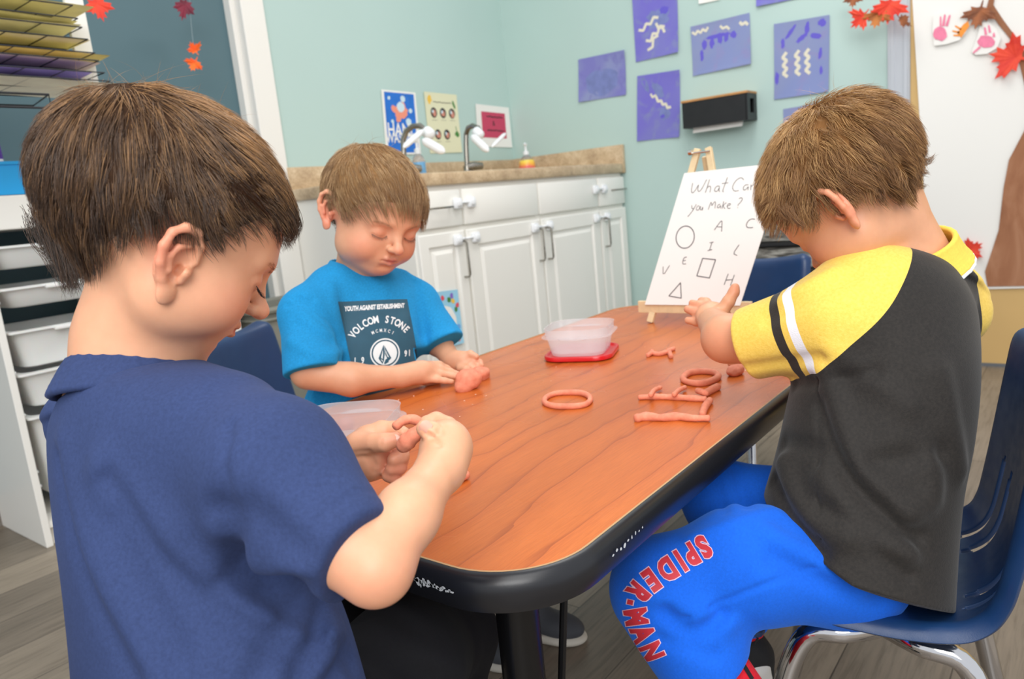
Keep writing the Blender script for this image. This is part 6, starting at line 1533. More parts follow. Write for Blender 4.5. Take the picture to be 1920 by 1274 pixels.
sp += [fold((0.2424, 0.4260, 0.6768), (0.2266, 0.4262, 0.6116), -.0022, .004, mid=(0.2325, 0.4219, 0.6491)),      # sleeve seam
       fold((0.2286, 0.4265, 0.6214), (0.2472, 0.3558, 0.5726), -.010, .012, mid=(0.2276, 0.4034, 0.5947)),
       fold((0.2320, 0.4021, 0.6626), (0.2351, 0.3383, 0.6264), .0022, .014), fold((0.2261, 0.3846, 0.6340), (0.2368, 0.3278, 0.5989), -.0025, .012),
       fold((0.2100, 0.5358, 0.6355), (0.2545, 0.3778, 0.5139), -.0050, .010, mid=(0.2177, 0.4566, 0.5677)), fold((0.2082, 0.5405, 0.6433), (0.2525, 0.3836, 0.5246), .0040, .014, mid=(0.2164, 0.4627, 0.5820)),
       fold((0.2212, 0.6510, 0.6309), (0.1938, 0.5145, 0.4979), -.0030, .009, mid=(0.2041, 0.6027, 0.5623)), fold((0.2227, 0.6373, 0.6457), (0.1928, 0.4863, 0.5085), .0030, .014, mid=(0.1996, 0.5617, 0.5699)),
       fold((0.2328, 0.4324, 0.6039), (0.2819, 0.3838, 0.5389), .006, .016, mid=(0.2551, 0.4100, 0.5687)), fold((0.2214, 0.4636, 0.6059), (0.2560, 0.3843, 0.5413), .0035, .018, mid=(0.2354, 0.4175, 0.5654)),
       fold((0.2819, 0.4171, 0.5415), (0.2512, 0.4103, 0.4992), -.004, .008, mid=(0.2691, 0.4110, 0.5220)), fold((0.2992, 0.4086, 0.5308), (0.2668, 0.4073, 0.5003), .005, .010), fold((0.2632, 0.4125, 0.5563), (0.2245, 0.4155, 0.5138), -.003, .010),
       fold((0.2073, 0.5303, 0.6060), (0.1999, 0.4660, 0.5246), -.0025, .012), fold((0.2250, 0.4341, 0.5774), (0.2863, 0.3979, 0.4958), -.004, .010, mid=(0.2508, 0.4092, 0.5482))]
def hem_band(c, n, rad):
    # stitched double line just above an edge
    c = A_(c); n = unit(n)
    return Prim(lambda P: .0007*np.exp(-(((P-c)@n+.014)/.0022)**2)*(((P-c)**2).sum(1) < rad*rad), c, rad+.01, 0, 'disp')
sp += [plane_cut(hemc, hemn, .004), hollow(hemc, hemn, .03, .0055, hemc, .10), hem_band(hemc, hemn, .07)]
def only_near(pr, c, rad):
    c = A_(c); f0 = pr.f
    if pr.op == 'and': pr.f = lambda P: np.where(((P-c)**2).sum(1) < rad*rad, f0(P), -1.0)
    return pr
sp[-3] = only_near(sp[-3], hemc, .11)
# neck opening
nk = A_((0.2745, 0.5948, 0.7095)); nkd = unit(A_((0.2835, 0.6038, 0.7334))-A_((0.2666, 0.5916, 0.6769)))
sp.append(seg(nk+nkd*.05, nk-nkd*.034, .0440, .0450, k=.004, op='sub'))
wr = np.random.default_rng(3)
M_navycloth = cloth('navy_cotton', (50, 64, 104), weave=900, bump=.4, sheen=.15, fuzz=.07)
shirt = sdf_mesh('t_shirt', sp, .0019, M_navycloth, nav, it=2)
# ribbed collar following the shirt round the neck
cw = cam_dir(1, 0, 0); ring = []
for k in range(28):
    a = 2*math.pi*k/28; e1 = A_(AR); e1 = unit(e1-nkd*np.dot(e1, nkd)); e2 = np.cross(nkd, e1)
    ring.append((e1*math.cos(a)+e2*math.sin(a), k))
cpts = []; cc0 = A_((0.2697, 0.5970, 0.6966))
for dvec, k in ring:
    r_ = np.linspace(.035, .085, 26); P = cc0+dvec[None]*r_[:, None]-nkd*0.0
    cpts.append(dvec)
prc = []
for h_, rr_ in ((.004, .0030), (.000, .0034), (-.004, .0036), (-.008, .0036), (-.012, .0036), (-.016, .0036), (-.020, .0034)):
    loopp = [cc0+nkd*(h_+.001)+dv*(.0485-h_*.45) for dv in cpts]; loopp.append(loopp[0])
    prc += chain(loopp, [rr_]*len(loopp), k=.002, kin=.001)
sdf_mesh('collar', prc, .0014, M_navycloth, nav, it=2)
# black trousers and hidden lower body
tp = [seg((0.2429, 0.5037, 0.3958), (0.2560, 0.4841, 0.3855), .085, .085, k=.04), seg((0.2756, 0.4805, 0.4009), (0.4146, 0.4960, 0.3808), .060, .055, k=.03), seg((0.4161, 0.4963, 0.3882), (0.5247, 0.5408, 0.3382), .055, .045, k=.02),
      seg((0.5247, 0.5408, 0.3382), (0.5019, 0.5583, 0.1934), .045, .036, k=.02), seg((0.2985, 0.5694, 0.3578), (0.4451, 0.6130, 0.3544), .056, .052, k=.03), seg((0.4474, 0.6134, 0.3655), (0.5425, 0.6751, 0.3158), .052, .043, k=.02), seg((0.5425, 0.6751, 0.3158), (0.5268, 0.7032, 0.1821), .043, .034, k=.02),
      fold((0.2918, 0.4400, 0.4959), (0.4000, 0.4524, 0.3919), -.003, .01), fold((0.3575, 0.4614, 0.4616), (0.4565, 0.4694, 0.3589), .003, .012)]
sdf_mesh('trousers', tp, .003, cloth('black_sweat_cotton', (16, 16, 20), weave=700, bump=.3, sheen=.1), nav, it=2)
# dough ring held in his fingers
q = [(0.3903, 0.4385, 0.6297), (0.3984, 0.4372, 0.6323), (0.4047, 0.4325, 0.6319), (0.4032, 0.4223, 0.6298), (0.3950, 0.4158, 0.6282), (0.3897, 0.4182, 0.6248), (0.3870, 0.4234, 0.6202), (0.3864, 0.4291, 0.6152)]
b = roll(q, [.0036, .004, .004, .004, .0046, .0062, .0072, .0055], 31, lump=.08)
o = b.build('dough_roll', M_dough, origin=tuple(q[3]), smooth=True, sharp=1.5); tag(o, 'bent dough roll pinched between both hands of the boy in navy', 'modelling dough')

# ================================================================== boy in the blue shirt (behind the table)
blu = empty('person', (0.90, 1.10, 0), 'boy in a bright blue printed t-shirt pressing dough on the table', 'person')
Mb = frame(cam_dir(.628, -.42, -.655), cam_dir(.27, .90, -.30)); Ob = (0.8938, 0.9972, 0.7869); Sb = 1.045
hb_ = head_local()+ear_local(1, flare=.55, y0=-.010, z0=.004, size=1.05)+ear_local(-1, flare=.5, z0=.004)
pb_ = xform(hb_, Ob, Mb, Sb)
pb_.append(seg((0.8987, 1.0243, 0.7619), (0.8799, 1.0511, 0.6647), .038, .042, k=.03))
pb_.append(loft([(0.8865, 1.0454, 0.6734), (0.8780, 1.0294, 0.6119), (0.8548, 1.0144, 0.5201), (0.8195, 1.0185, 0.4412), (0.8048, 1.0175, 0.3770)], [.035, .075, .075, .075, .075], [.03, .045, .05, .055, .055], cam_dir(.86, 0, .5), cam_dir(.5, 0, -.86), k=.03))
# right arm lying along the table edge
pb_ += [seg((0.8613, 1.0488, 0.6340), (0.7675, 1.0463, 0.6415), .038, .031, k=.03), seg((0.9176, 1.0191, 0.6342), (0.9969, 1.0073, 0.6002), .038, .030, k=.03)]
pb_ += [seg((0.7675, 1.0463, 0.6415), (0.7120, 0.9871, 0.5661), .031, .027, k=.02), seg((0.7072, 0.9827, 0.5588), (0.7504, 0.9313, 0.5410), .0265, .0255, k=.012), seg((0.7504, 0.9313, 0.5410), (0.8257, 0.8986, 0.5296), .0255, .0165, k=.012)]
pb_ += [ell((0.8566, 0.8845, 0.5302), (.030, .0185, .0125), np.stack([unit(A_((0.8754, 0.8787, 0.5241))-A_((0.8371, 0.8934, 0.5326))), cam_dir(0, 1, .0), cam_dir(-.4, .2, .9)]), k=.012), seg((0.8257, 0.8986, 0.5296), (0.8574, 0.8830, 0.5283), .0165, .017, k=.012)]
def fing(pts, r0, r1, k=.006): n = len(pts); return chain(pts, list(np.linspace(r0, r1, n)), k=k)
pb_ += fing([(0.8767, 0.8814, 0.5384), (0.8962, 0.8768, 0.5341), (0.9083, 0.8720, 0.5249), (0.9148, 0.8666, 0.5180)], .0068, .0048)
pb_ += fing([(0.8730, 0.8776, 0.5322), (0.8909, 0.8703, 0.5283), (0.9032, 0.8593, 0.5213), (0.9105, 0.8484, 0.5156)], .0068, .0047)
pb_ += fing([(0.8674, 0.8731, 0.5265), (0.8822, 0.8631, 0.5225), (0.8963, 0.8501, 0.5162), (0.9059, 0.8365, 0.5110)], .0068, .0047)
pb_ += fing([(0.8591, 0.8714, 0.5186), (0.8693, 0.8594, 0.5159), (0.8778, 0.8509, 0.5125), (0.8859, 0.8430, 0.5092)], .0064, .0044)
pb_ += fing([(0.8568, 0.8996, 0.5162), (0.8770, 0.8930, 0.5077), (0.8950, 0.8855, 0.5037)], .0080, .0058)
# left arm
pb_ += [seg((0.9969, 1.0073, 0.6002), (0.9907, 0.9676, 0.5513), .030, .027, k=.02), seg((0.9907, 0.9676, 0.5513), (0.9743, 0.9230, 0.5247), .0235, .0175, k=.012), ell((0.9737, 0.9011, 0.5201), (.021, .019, .013), np.stack([cam_dir(.85, -.3, -.4), cam_dir(.3, .95, 0), cam_dir(.4, 0, .9)]), k=.012)]
pb_ += fing([(0.9778, 0.8955, 0.5294), (0.9831, 0.8817, 0.5328), (0.9848, 0.8700, 0.5281)], .0076, .0054)
pb_ += fing([(0.9833, 0.8940, 0.5202), (0.9909, 0.8799, 0.5213), (0.9904, 0.8675, 0.5161), (0.9858, 0.8605, 0.5117)], .0068, .0048)
pb_ += fing([(0.9773, 0.8920, 0.5158), (0.9808, 0.8768, 0.5179), (0.9790, 0.8646, 0.5131), (0.9747, 0.8604, 0.5085)], .0068, .0048)
pb_ += fing([(0.9704, 0.8915, 0.5126), (0.9701, 0.8759, 0.5136), (0.9681, 0.8659, 0.5098)], .0066, .0048)
pb_ += fing([(0.9625, 0.8926, 0.5104), (0.9607, 0.8784, 0.5098), (0.9588, 0.8711, 0.5049)], .0062, .0046)
redsb = [((0.9095, 0.8455, 0.5123), .010, .35), ((0.6921, 0.9864, 0.5623), .02, .1), ((0.9859, 0.8642, 0.5135), .02, .4), ((0.6969, 0.9591, 0.5732), .0022, 1.0)]
sdf_mesh('body', pb_, .0017, M_skin, blu, lambda V: tones(V, Ob, Mb, Sb, redsb, .9))
M_hairB = hair_mat('light_brown_hair', (92, 66, 42), (150, 114, 76), (214, 178, 130), .42)
mkb = mask_short(front=.060, side=.022, back=-.034, tmp=.034)
hair_cap(blu, M_hairB, hb_[:len(head_local())], Ob, Mb, Sb, mkb, .005, 'scalp_hair', .35)
def combB(p): w = np.clip((p[:, 1]+.04)/.08, 0, 1)[:, None]; return w*np.array([-.05, .9, -.15])+np.clip((-.0-p[:, 1])/.06, 0, 1)[:, None]*np.array([0, 0, -.5])
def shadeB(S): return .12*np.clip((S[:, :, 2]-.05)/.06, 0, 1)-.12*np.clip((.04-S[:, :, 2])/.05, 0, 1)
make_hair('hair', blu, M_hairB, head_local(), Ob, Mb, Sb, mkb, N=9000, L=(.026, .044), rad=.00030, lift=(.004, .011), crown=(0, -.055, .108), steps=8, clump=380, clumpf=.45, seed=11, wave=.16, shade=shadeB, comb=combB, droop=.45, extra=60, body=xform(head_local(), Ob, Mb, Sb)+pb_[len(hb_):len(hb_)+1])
lashm = bpy.data.materials['lash_black']
lash_mesh(blu, simple('soft_brown_lash', (92, 62, 48), .5), Ob, Mb, Sb, [(.0165, .0785, -.003), (.0245, .0812, -.0062), (.033, .0800, -.0062), (.0415, .0735, -.0035)], L=.0050, rad=.0002, dirl=(0, .6, -.8))
lash_mesh(blu, bpy.data.materials['soft_brown_lash'], Ob, Mb, Sb, [(-.0165, .0785, -.003), (-.0245, .0812, -.0062), (-.033, .0800, -.0062), (-.0415, .0735, -.0035)], L=.0050, rad=.0002, seed=4, dirl=(0, .6, -.8))
M_browB = simple('fair_brow_hair', (196, 150, 116), .5)
brow_mesh(blu, M_browB, hb_, Ob, Mb, Sb, 1, 120); brow_mesh(blu, M_browB, hb_, Ob, Mb, Sb, -1, 120)
# t-shirt
AB, BB = cam_dir(.86, 0, .50), cam_dir(.50, 0, -.86)
FG = 1.4
sb = [loft([(0.8911, 1.0497, 0.7066), (0.8897, 1.0443, 0.6826), (0.8866, 1.0351, 0.6394), (0.8697, 1.0204, 0.5749), (0.8517, 1.0156, 0.5110), (0.8277, 1.0216, 0.4581), (0.8045, 1.0208, 0.3865)],
           [.048, .072, .098, .098, .096, .100, .104], [.042, .052, .062, .068, .072, .078, .084], AB, BB, k=.03, cap=.010, pw=2.2)]
sb += [seg((0.8246, 1.0496, 0.6734), (0.7614, 1.0380, 0.6428), .040, .043, k=.03), seg((0.7614, 1.0380, 0.6428), (0.7113, 0.9758, 0.5530), .043, .047, k=.02),
       seg((0.9590, 1.0231, 0.6573), (0.9809, 1.0017, 0.6236), .036, .040, k=.03), seg((0.9809, 1.0017, 0.6236), (0.9807, 0.9358, 0.5397), .040, .041, k=.02)]
hr, hrn = Vector((0.7139, 0.9747, 0.5603)), (Vector(cam_dir(.22, -.95, -.22))).normalized()
hl2, hln = Vector((0.9811, 0.9428, 0.5483)), (Vector(cam_dir(.45, -.86, -.25))).normalized()
c1 = only_near(plane_cut(hr, hrn, .004), hr, .085); c2 = only_near(plane_cut(hl2, hln, .004), hl2, .075)
sb += [fold((0.7406, 1.0244, 0.6733), (0.7577, 0.9649, 0.5475), -.004, .008, mid=(0.7785, 0.9941, 0.6224)), fold((0.8076, 1.0242, 0.6806), (0.7693, 0.9659, 0.5446), .0035, .012), fold((0.7007, 1.0067, 0.6113), (0.7524, 0.9503, 0.5851), .004, .010, mid=(0.7120, 0.9527, 0.5872)), fold((0.7077, 0.9892, 0.6364), (0.7455, 0.9645, 0.6035), -.003, .008),
       fold((0.9609, 0.9746, 0.6665), (0.9367, 0.9412, 0.5639), -.004, .009), fold((0.9297, 0.9342, 0.5656), (0.9758, 0.9108, 0.5715), .004, .010), fold((0.8870, 0.9365, 0.6122), (0.8923, 0.9044, 0.5277), .0035, .012), fold((0.8552, 0.9676, 0.6913), (0.8801, 0.9293, 0.6137), .002, .012),
       fold((0.7415, 1.0073, 0.5122), (0.7915, 0.9448, 0.5131), .004, .010), fold((0.7397, 1.0149, 0.5303), (0.7565, 0.9782, 0.4785), -.004, .008), fold((0.7318, 1.0482, 0.6614), (0.7259, 1.0071, 0.6629), -.0015, .004, mid=(0.7564, 1.0038, 0.6708)), fold((0.7281, 1.0060, 0.6686), (0.7501, 0.9638, 0.6201), -.0018, .004)]
sb += [c1, c2, hollow(hr, hrn, .03, .0055, hr, .085), hollow(hl2, hln, .03, .0055, hl2, .075)]
nb = A_((0.8880, 1.0445, 0.7145)); nbd = unit(A_((0.8900, 1.0312, 0.7490))-A_((0.8799, 1.0511, 0.6647)))
sb.append(seg(nb+nbd*.05, nb-nbd*.016, .046, .044, k=.004, op='sub'))
M_bluecloth = cloth('bright_blue_heather', (30, 138, 196), weave=700, bump=.3, sheen=.25, fuzz=.08)
shB = sdf_mesh('t_shirt', sb, .0021, M_bluecloth, blu, it=2)
def collar_ring(parent, mat, c, nd, e1, r, rows, rr, name='collar', ex=1.0):
    e1 = A_(e1); e1 = unit(e1-nd*np.dot(e1, nd)); e2 = np.cross(nd, e1); pr = []
    for h_, q_ in rows:
        lp = [A_(c)+nd*h_+(e1*math.cos(a)*ex+e2*math.sin(a))*(r+q_) for a in [2*math.pi*k/28 for k in range(29)]]
        pr += chain(lp, [rr]*29, k=.002, kin=.001)
    return sdf_mesh(name, pr, .0014, mat, parent, it=2)
collar_ring(blu, M_bluecloth, nb-nbd*.010, nbd, AB, .0455, [(.004, -.001), (0, .001), (-.004, .003), (-.008, .005), (-.012, .007)], .0030)
# printed panel on the chest
def surface_caster(obj):
    from mathutils.bvhtree import BVHTree
    dg = bpy.context.evaluated_depsgraph_get(); me = obj.data; vs = [v.co for v in me.vertices]; o = world_loc(obj.parent)
    t = BVHTree.FromPolygons([v.copy() for v in vs], [tuple(p.vertices) for p in me.polygons])
    def cast(p, d, off):
        h = t.ray_cast(Vector(p)-o-Vector(d)*.25, Vector(d), 1.0)
        return None if h[0] is None else h[0]+o-Vector(d)*off
    return cast
castB = surface_caster(shB); dB = (Vector((0.8262, 0.9399, 0.5873))-CAM).normalized()
pTL, pTR, pBR, pBL = [Vector(v) for v in ((0.7977, 0.9973, 0.6586), (0.8714, 0.9040, 0.6558), (0.8558, 0.8747, 0.4943), (0.7848, 0.9645, 0.4967))]
def PB(x, y):        # x, y measured on the print: 0..1 across, 0..1.6 down
    v = y/1.6; return (pTL*(1-x)+pTR*x)*(1-v)+(pBL*(1-x)+pBR*x)*v
def printed(name, mat, polys, off, parent, cast=castB, d=dB, pf=PB, mx=0.0):
    b = BM()
    for vs, fs in polys:
        if mx:
            g = bmesh.new(); bv = [g.verts.new((v[0], v[1], 0)) for v in vs]
            for f in fs:
                try: g.faces.new([bv[i] for i in f])
                except ValueError: pass
            for _ in range(5):
                bmesh.ops.triangulate(g, faces=g.faces[:]); le = [e for e in g.edges if e.calc_length() > mx]
                if not le: break
                bmesh.ops.subdivide_edges(g, edges=le, cuts=1)
            bmesh.ops.triangulate(g, faces=g.faces[:]); g.verts.index_update(); vs = [(v.co.x, v.co.y) for v in g.verts]; fs = [tuple(v.index for v in f.verts) for f in g.faces]; g.free()
        q = [cast(pf(*v), d, off) for v in vs]
        q0 = [x if x is not None else None for x in q]
        fs2 = [f for f in fs if all(q0[i] is not None for i in f)]
        b.add([x if x is not None else Vector((0, 0, 0)) for x in q0], fs2)
    me_ok = b
    used = sorted({i for f in b.f for i in f}); mp = {i: k for k, i in enumerate(used)}; b.v = [b.v[i] for i in used]; b.f = [tuple(mp[i] for i in f) for f in b.f]
    # give the ink a little thickness towards the cloth
    return b.build(name, mat, parent)
N = 36; grid = ([(i/N, 1.6*j/N) for j in range(N+1) for i in range(N+1)], [(j*(N+1)+i, (j+1)*(N+1)+i, (j+1)*(N+1)+i+1, j*(N+1)+i+1) for j in range(N) for i in range(N)])
M_print = simple('dark_teal_print', (40, 84, 104), .7, noise=.06, nscale=60)
printed('chest_print', M_print, [grid], .0009, blu)
M_wink = simple('white_print_ink', (232, 236, 236), .7)
def word(body, size, bold, sx=1.0): return text_verts(body, size, bold, sx=sx)
def c8(x, y):        # zoomed print measurement -> panel fractions
    px, py = 600+x/5.79, 540+y/5.79
    v = (py-561)/112.0; v = max(-.2, v); xl = 634+26*v; xr = 767+21*v; u = (px-xl)/(xr-xl); vv = (py-(566-10*u))/112.0
    return (u, vv)
polys = []
vs, fs = word('YOUTH AGAINST ESTABLISHMENT', 42, 1.9, .86); W0 = max(v.x for v in vs)-min(v.x for v in vs); k = 660/W0
polys.append(([c8(600+v.x*k, 200-v.y*1.7-(v.x*k)*.085) for v in vs], fs))
def arc(txt, cx, cy_, R, a0, a1, size, bold, sx):
    for i, ch in enumerate(txt):
        if ch == ' ': continue
        a = math.radians(a0+(a1-a0)*i/(len(txt)-1)); vs, fs = word(ch, size, bold, sx); tx, ty = math.sin(a), math.cos(a)
        polys.append(([c8(cx+math.cos(a)*(R+v.y)+tx*v.x, cy_-math.sin(a)*(R+v.y)+ty*v.x) for v in vs], fs))
arc('VOLCOM STONE', 682, 705, 372, 148, 45, 112, 3.0, .72)
arc('MCMXCI', 690, 690, 235, 118, 63, 50, 1.0, .75)
for txt, cx, cy_, sz in (('1', 398, 790, 100), ('9', 478, 785, 100), ('9', 942, 712, 92), ('1', 985, 706, 92)):
    vs, fs = word(txt, sz, 3.5, .62); polys.append(([c8(cx+v.x, cy_-v.y-v.x*.05) for v in vs], fs))
def ann(cx, cy_, r0, r1, n=48):
    vs = [(cx+r*math.cos(2*math.pi*k/n), cy_+r*1.0*math.sin(2*math.pi*k/n)) for r in (r0, r1) for k in range(n)]
    return ([c8(*v) for v in vs], [(k, (k+1) % n, n+(k+1) % n, n+k) for k in range(n)])
polys.append(ann(715, 702, 146, 161)); polys.append(ann(715, 702, 60, 130)); polys.append(ann(715, 702, 1, 60))
printed('print_lettering', M_wink, polys, .0015, blu, mx=.035)
st_ = [[(697, 612), (645, 760), (690, 822), (697, 790)], [(697, 612), (712, 700), (702, 800), (697, 790)], [(703, 618), (783, 757), (752, 790), (718, 720)], [(722, 770), (742, 760), (756, 800), (712, 826), (706, 812)]]
wt_ = [[(690, 660), (672, 750), (688, 770), (692, 720)], [(712, 660), (760, 752), (742, 742), (718, 690)], [(668, 765), (690, 800), (690, 780)]]
printed('print_emblem', M_print, [([c8(*p) for p in s_], [tuple(range(len(s_)))]) for s_ in st_], .0020, blu)
printed('print_emblem', M_wink, [([c8(*p) for p in s_], [tuple(range(len(s_)))]) for s_ in wt_], .0025, blu)
# trousers, shoes under the table
M_denim = cloth('dark_denim', (38, 44, 60), weave=600, bump=.3, sheen=.05)
tb_ = [seg((.84, 1.08, .36), (.96, 1.11, .36), .078, .078, k=.04), seg((.83, 1.05, .37), (.88, .90, .372), .060, .052, k=.03), seg((.88, .90, .372), (.885, .865, .10), .048, .036, k=.02), seg((.96, 1.08, .37), (1.00, .88, .372), .060, .052, k=.03), seg((1.00, .88, .372), (.99, .80, .10), .048, .036, k=.02)]
sdf_mesh('trousers', tb_, .004, M_denim, blu, it=2)
M_sole = simple('pale_rubber_sole', (206, 200, 188), .6); M_shoeG = simple('dark_grey_canvas', (70, 72, 78), .8, bump=.3, bscale=500)
def shoe(parent, heel, toe, mat, solemat, L=1.0, name='shoe'):
    h = Vector(heel); t = Vector(toe); d = (t-h); ln = d.length; d.normalize(); n = Vector((0, 0, 1)); x = d.cross(n).normalized()
    M = np.stack([np.array(x), np.array(d), np.array(d.cross(x))*-1])
    c = (h+t)/2
    pr = [ell(h+d*ln*.25+Vector((0, 0, .035)), (.027, .040, .034), M, k=.02), ell(h+d*ln*.68+Vector((0, 0, .024)), (.030, .052, .024), M, k=.025), seg(h+d*ln*.22+Vector((0, 0, .05)), h+d*ln*.2+Vector((0, 0, .078)), .027, .026, k=.02), seg(h+d*ln*.20+Vector((0, 0, .070)), h+d*ln*.19+Vector((0, 0, .12)), .020, .019, k=.002, op='sub'), plane_cut(h+Vector((0, 0, .012)), (0, 0, -1))]
    u = sdf_mesh(name, pr, .0022, mat, parent, it=2)
    ps = [ell(h+d*ln*.25+Vector((0, 0, .008)), (.031, .042, .016), M, k=.02), ell(h+d*ln*.68+Vector((0, 0, .008)), (.034, .056, .016), M, k=.03), plane_cut(h+Vector((0, 0, .0008)), (0, 0, -1)), plane_cut(h+Vector((0, 0, .017)), (0, 0, 1))]
    so = sdf_mesh('sole', ps, .0022, solemat, u, it=1); return u
shoe(blu, (.885, .905, 0), (.885, .765, 0), M_shoeG, M_sole); shoe(blu, (.985, .85, 0), (1.005, .71, 0), M_shoeG, M_sole)

# ================================================================== boy in yellow and black (right)
yel = empty('person', (0.93, 0.14, 0), 'boy in a yellow and black shirt and bright blue trousers, seated at right', 'person')
My = frame(cam_dir(-.34, -.62, .70), cam_dir(-.60, .68, .32)); Oy = (0.9652, 0.2295, 0.7588); Sy = .955
hy = head_local()+ear_local(-1, flare=.62, y0=-.004, z0=-.006, size=1.05)+ear_local(1, flare=.4, z0=.004, size=.92)
py_ = xform(hy, Oy, My, Sy)
py_.append(seg((0.9982, 0.2144, 0.7645), (1.0307, 0.1854, 0.6689), .044, .051, k=.03))
py_.append(loft([(1.0294, 0.1911, 0.6825), (1.0145, 0.1944, 0.6313), (0.9661, 0.1970, 0.5473), (0.9138, 0.2042, 0.4617), (0.8785, 0.2058, 0.3743)], [.04, .085, .085, .08, .08], [.035, .05, .055, .055, .06], cam_dir(.7, 0, .7), cam_dir(.7, 0, -.7), k=.03))
# left arm: short of the sleeve, forearm pointing away, hand open before the sheet
py_ += [seg((0.9114, 0.2252, 0.6294), (0.9072, 0.3181, 0.5949), .034, .033, k=.02), seg((0.9072, 0.3181, 0.5949), (0.9188, 0.3764, 0.5929), .0320, .0300, k=.015), seg((0.9191, 0.3764, 0.5943), (0.9832, 0.4204, 0.6007), .0290, .0215, k=.014)]
py_ += [ell((1.0085, 0.4307, 0.6050), (.0245, .0235, .0135), np.stack([cam_dir(.8, .55, .2), cam_dir(-.5, .8, .3), cam_dir(.05, -.4, .92)]), k=.014)]
py_ += fing([(1.0068, 0.4186, 0.6117), (1.0135, 0.4096, 0.6260), (1.0209, 0.4041, 0.6386), (1.0231, 0.4031, 0.6444)], .0100, .0066)
py_ += fing([(1.0186, 0.4376, 0.6156), (1.0297, 0.4502, 0.6222), (1.0352, 0.4600, 0.6236)], .0076, .0056)
py_ += fing([(1.0151, 0.4412, 0.6130), (1.0225, 0.4581, 0.6186), (1.0244, 0.4696, 0.6214)], .0074, .0056)
py_ += fing([(1.0104, 0.4445, 0.6044), (1.0143, 0.4608, 0.6097), (1.0155, 0.4737, 0.6141)], .0074, .0056)
py_ += fing([(1.0038, 0.4421, 0.5962), (1.0059, 0.4561, 0.5971), (1.0062, 0.4694, 0.5991)], .0070, .0054)
# right arm, mostly hidden
py_ += [seg((1.0721, 0.1682, 0.6219), (1.1426, 0.2759, 0.5145), .032, .028, k=.02), seg((1.1426, 0.2759, 0.5145), (1.1358, 0.4000, 0.4917), .026, .018, k=.012), ell((1.1353, 0.4182, 0.4958), (.019, .020, .012), np.stack([cam_dir(1, .1, .2), cam_dir(0, 0, 1), cam_dir(0, 1, 0)]), k=.012)]
py_ += fing([(1.1455, 0.4320, 0.5030), (1.1518, 0.4500, 0.5076), (1.1433, 0.4609, 0.5081)], .0070, .0050)
py_ += fing([(1.1336, 0.4295, 0.4990), (1.1348, 0.4455, 0.5030), (1.1267, 0.4563, 0.5052)], .0070, .0050)
py_ += fing([(1.1237, 0.4243, 0.4948), (1.1228, 0.4377, 0.4976), (1.1190, 0.4483, 0.5005)], .0068, .0050)
py_ += fing([(1.1155, 0.4180, 0.4938), (1.1123, 0.4253, 0.4941), (1.1115, 0.4317, 0.4956)], .0064, .0048)
py_ += fing([(1.1531, 0.4297, 0.4996), (1.1701, 0.4427, 0.5055), (1.1751, 0.4534, 0.5074)], .0075, .0055)
redsy = [((1.0204, 0.4022, 0.6410), .012, .4), ((1.0154, 0.4645, 0.6102), .022, .4), ((0.8877, 0.3757, 0.5967), .03, .25), ((1.1336, 0.4460, 0.4997), .02, .6)]
M_skinY = skin_mat('tanned_child_skin', (218, 160, 124), (218, 122, 96), (240, 200, 170))
sdf_mesh('body', py_, .0016, M_skinY, yel, lambda V: tones(V, Oy, My, Sy, redsy))
M_hairY = hair_mat('golden_brown_hair', (84, 54, 34), (150, 108, 66), (218, 174, 116), .4)
mky = mask_short(front=.066, side=.015, back=-.046, tmp=.040)
hair_cap(yel, M_hairY, head_local(), Oy, My, Sy, mky, .007, 'scalp_hair', .3)
def lenY(p): return np.clip(.5+(p[:, 2]-.0)/.06, .5, 1)*(1-.62*np.clip((p[:, 1]+.01)/.035, 0, 1)*np.clip((.10-p[:, 2])/.03, 0, 1))
def combY(p): return np.clip((-.0-p[:, 1])/.05, 0, 1)[:, None]*np.array([.25, 0, -.45])+np.clip((p[:, 1]+.0)/.08, 0, 1)[:, None]*np.array([-.1, .5, -.3])
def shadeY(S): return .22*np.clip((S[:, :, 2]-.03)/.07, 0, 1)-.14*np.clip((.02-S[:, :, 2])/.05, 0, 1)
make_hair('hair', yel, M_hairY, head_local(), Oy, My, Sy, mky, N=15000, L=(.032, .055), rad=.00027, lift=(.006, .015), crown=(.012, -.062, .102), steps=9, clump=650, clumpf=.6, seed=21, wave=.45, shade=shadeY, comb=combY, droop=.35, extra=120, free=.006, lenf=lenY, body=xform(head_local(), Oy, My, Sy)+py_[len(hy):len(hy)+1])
locks(yel, M_hairY, [((0.9179, 0.1971, 0.7791), (0.9187, 0.1854, 0.7710), (0.9295, 0.1768, 0.7604), (0.9409, 0.1747, 0.7466)), ((0.9221, 0.1925, 0.7814), (0.9225, 0.1808, 0.7716), (0.9319, 0.1740, 0.7612), (0.9421, 0.1738, 0.7488)), ((0.9821, 0.1712, 0.7981), (1.0003, 0.1633, 0.7932), (1.0182, 0.1578, 0.7959), (1.0336, 0.1563, 0.8004)), ((0.9777, 0.1732, 0.7864), (0.9971, 0.1638, 0.7818), (1.0143, 0.1588, 0.7826)), ((0.9733, 0.1751, 0.7747), (0.9919, 0.1662, 0.7683), (1.0080, 0.1616, 0.7659)),
 ((0.8647, 0.2740, 0.7588), (0.8619, 0.2647, 0.7436), (0.8609, 0.2559, 0.7373)), ((0.8784, 0.2892, 0.7577), (0.8769, 0.2794, 0.7463), (0.8754, 0.2719, 0.7423))], 9, 40, .00024, .0030)
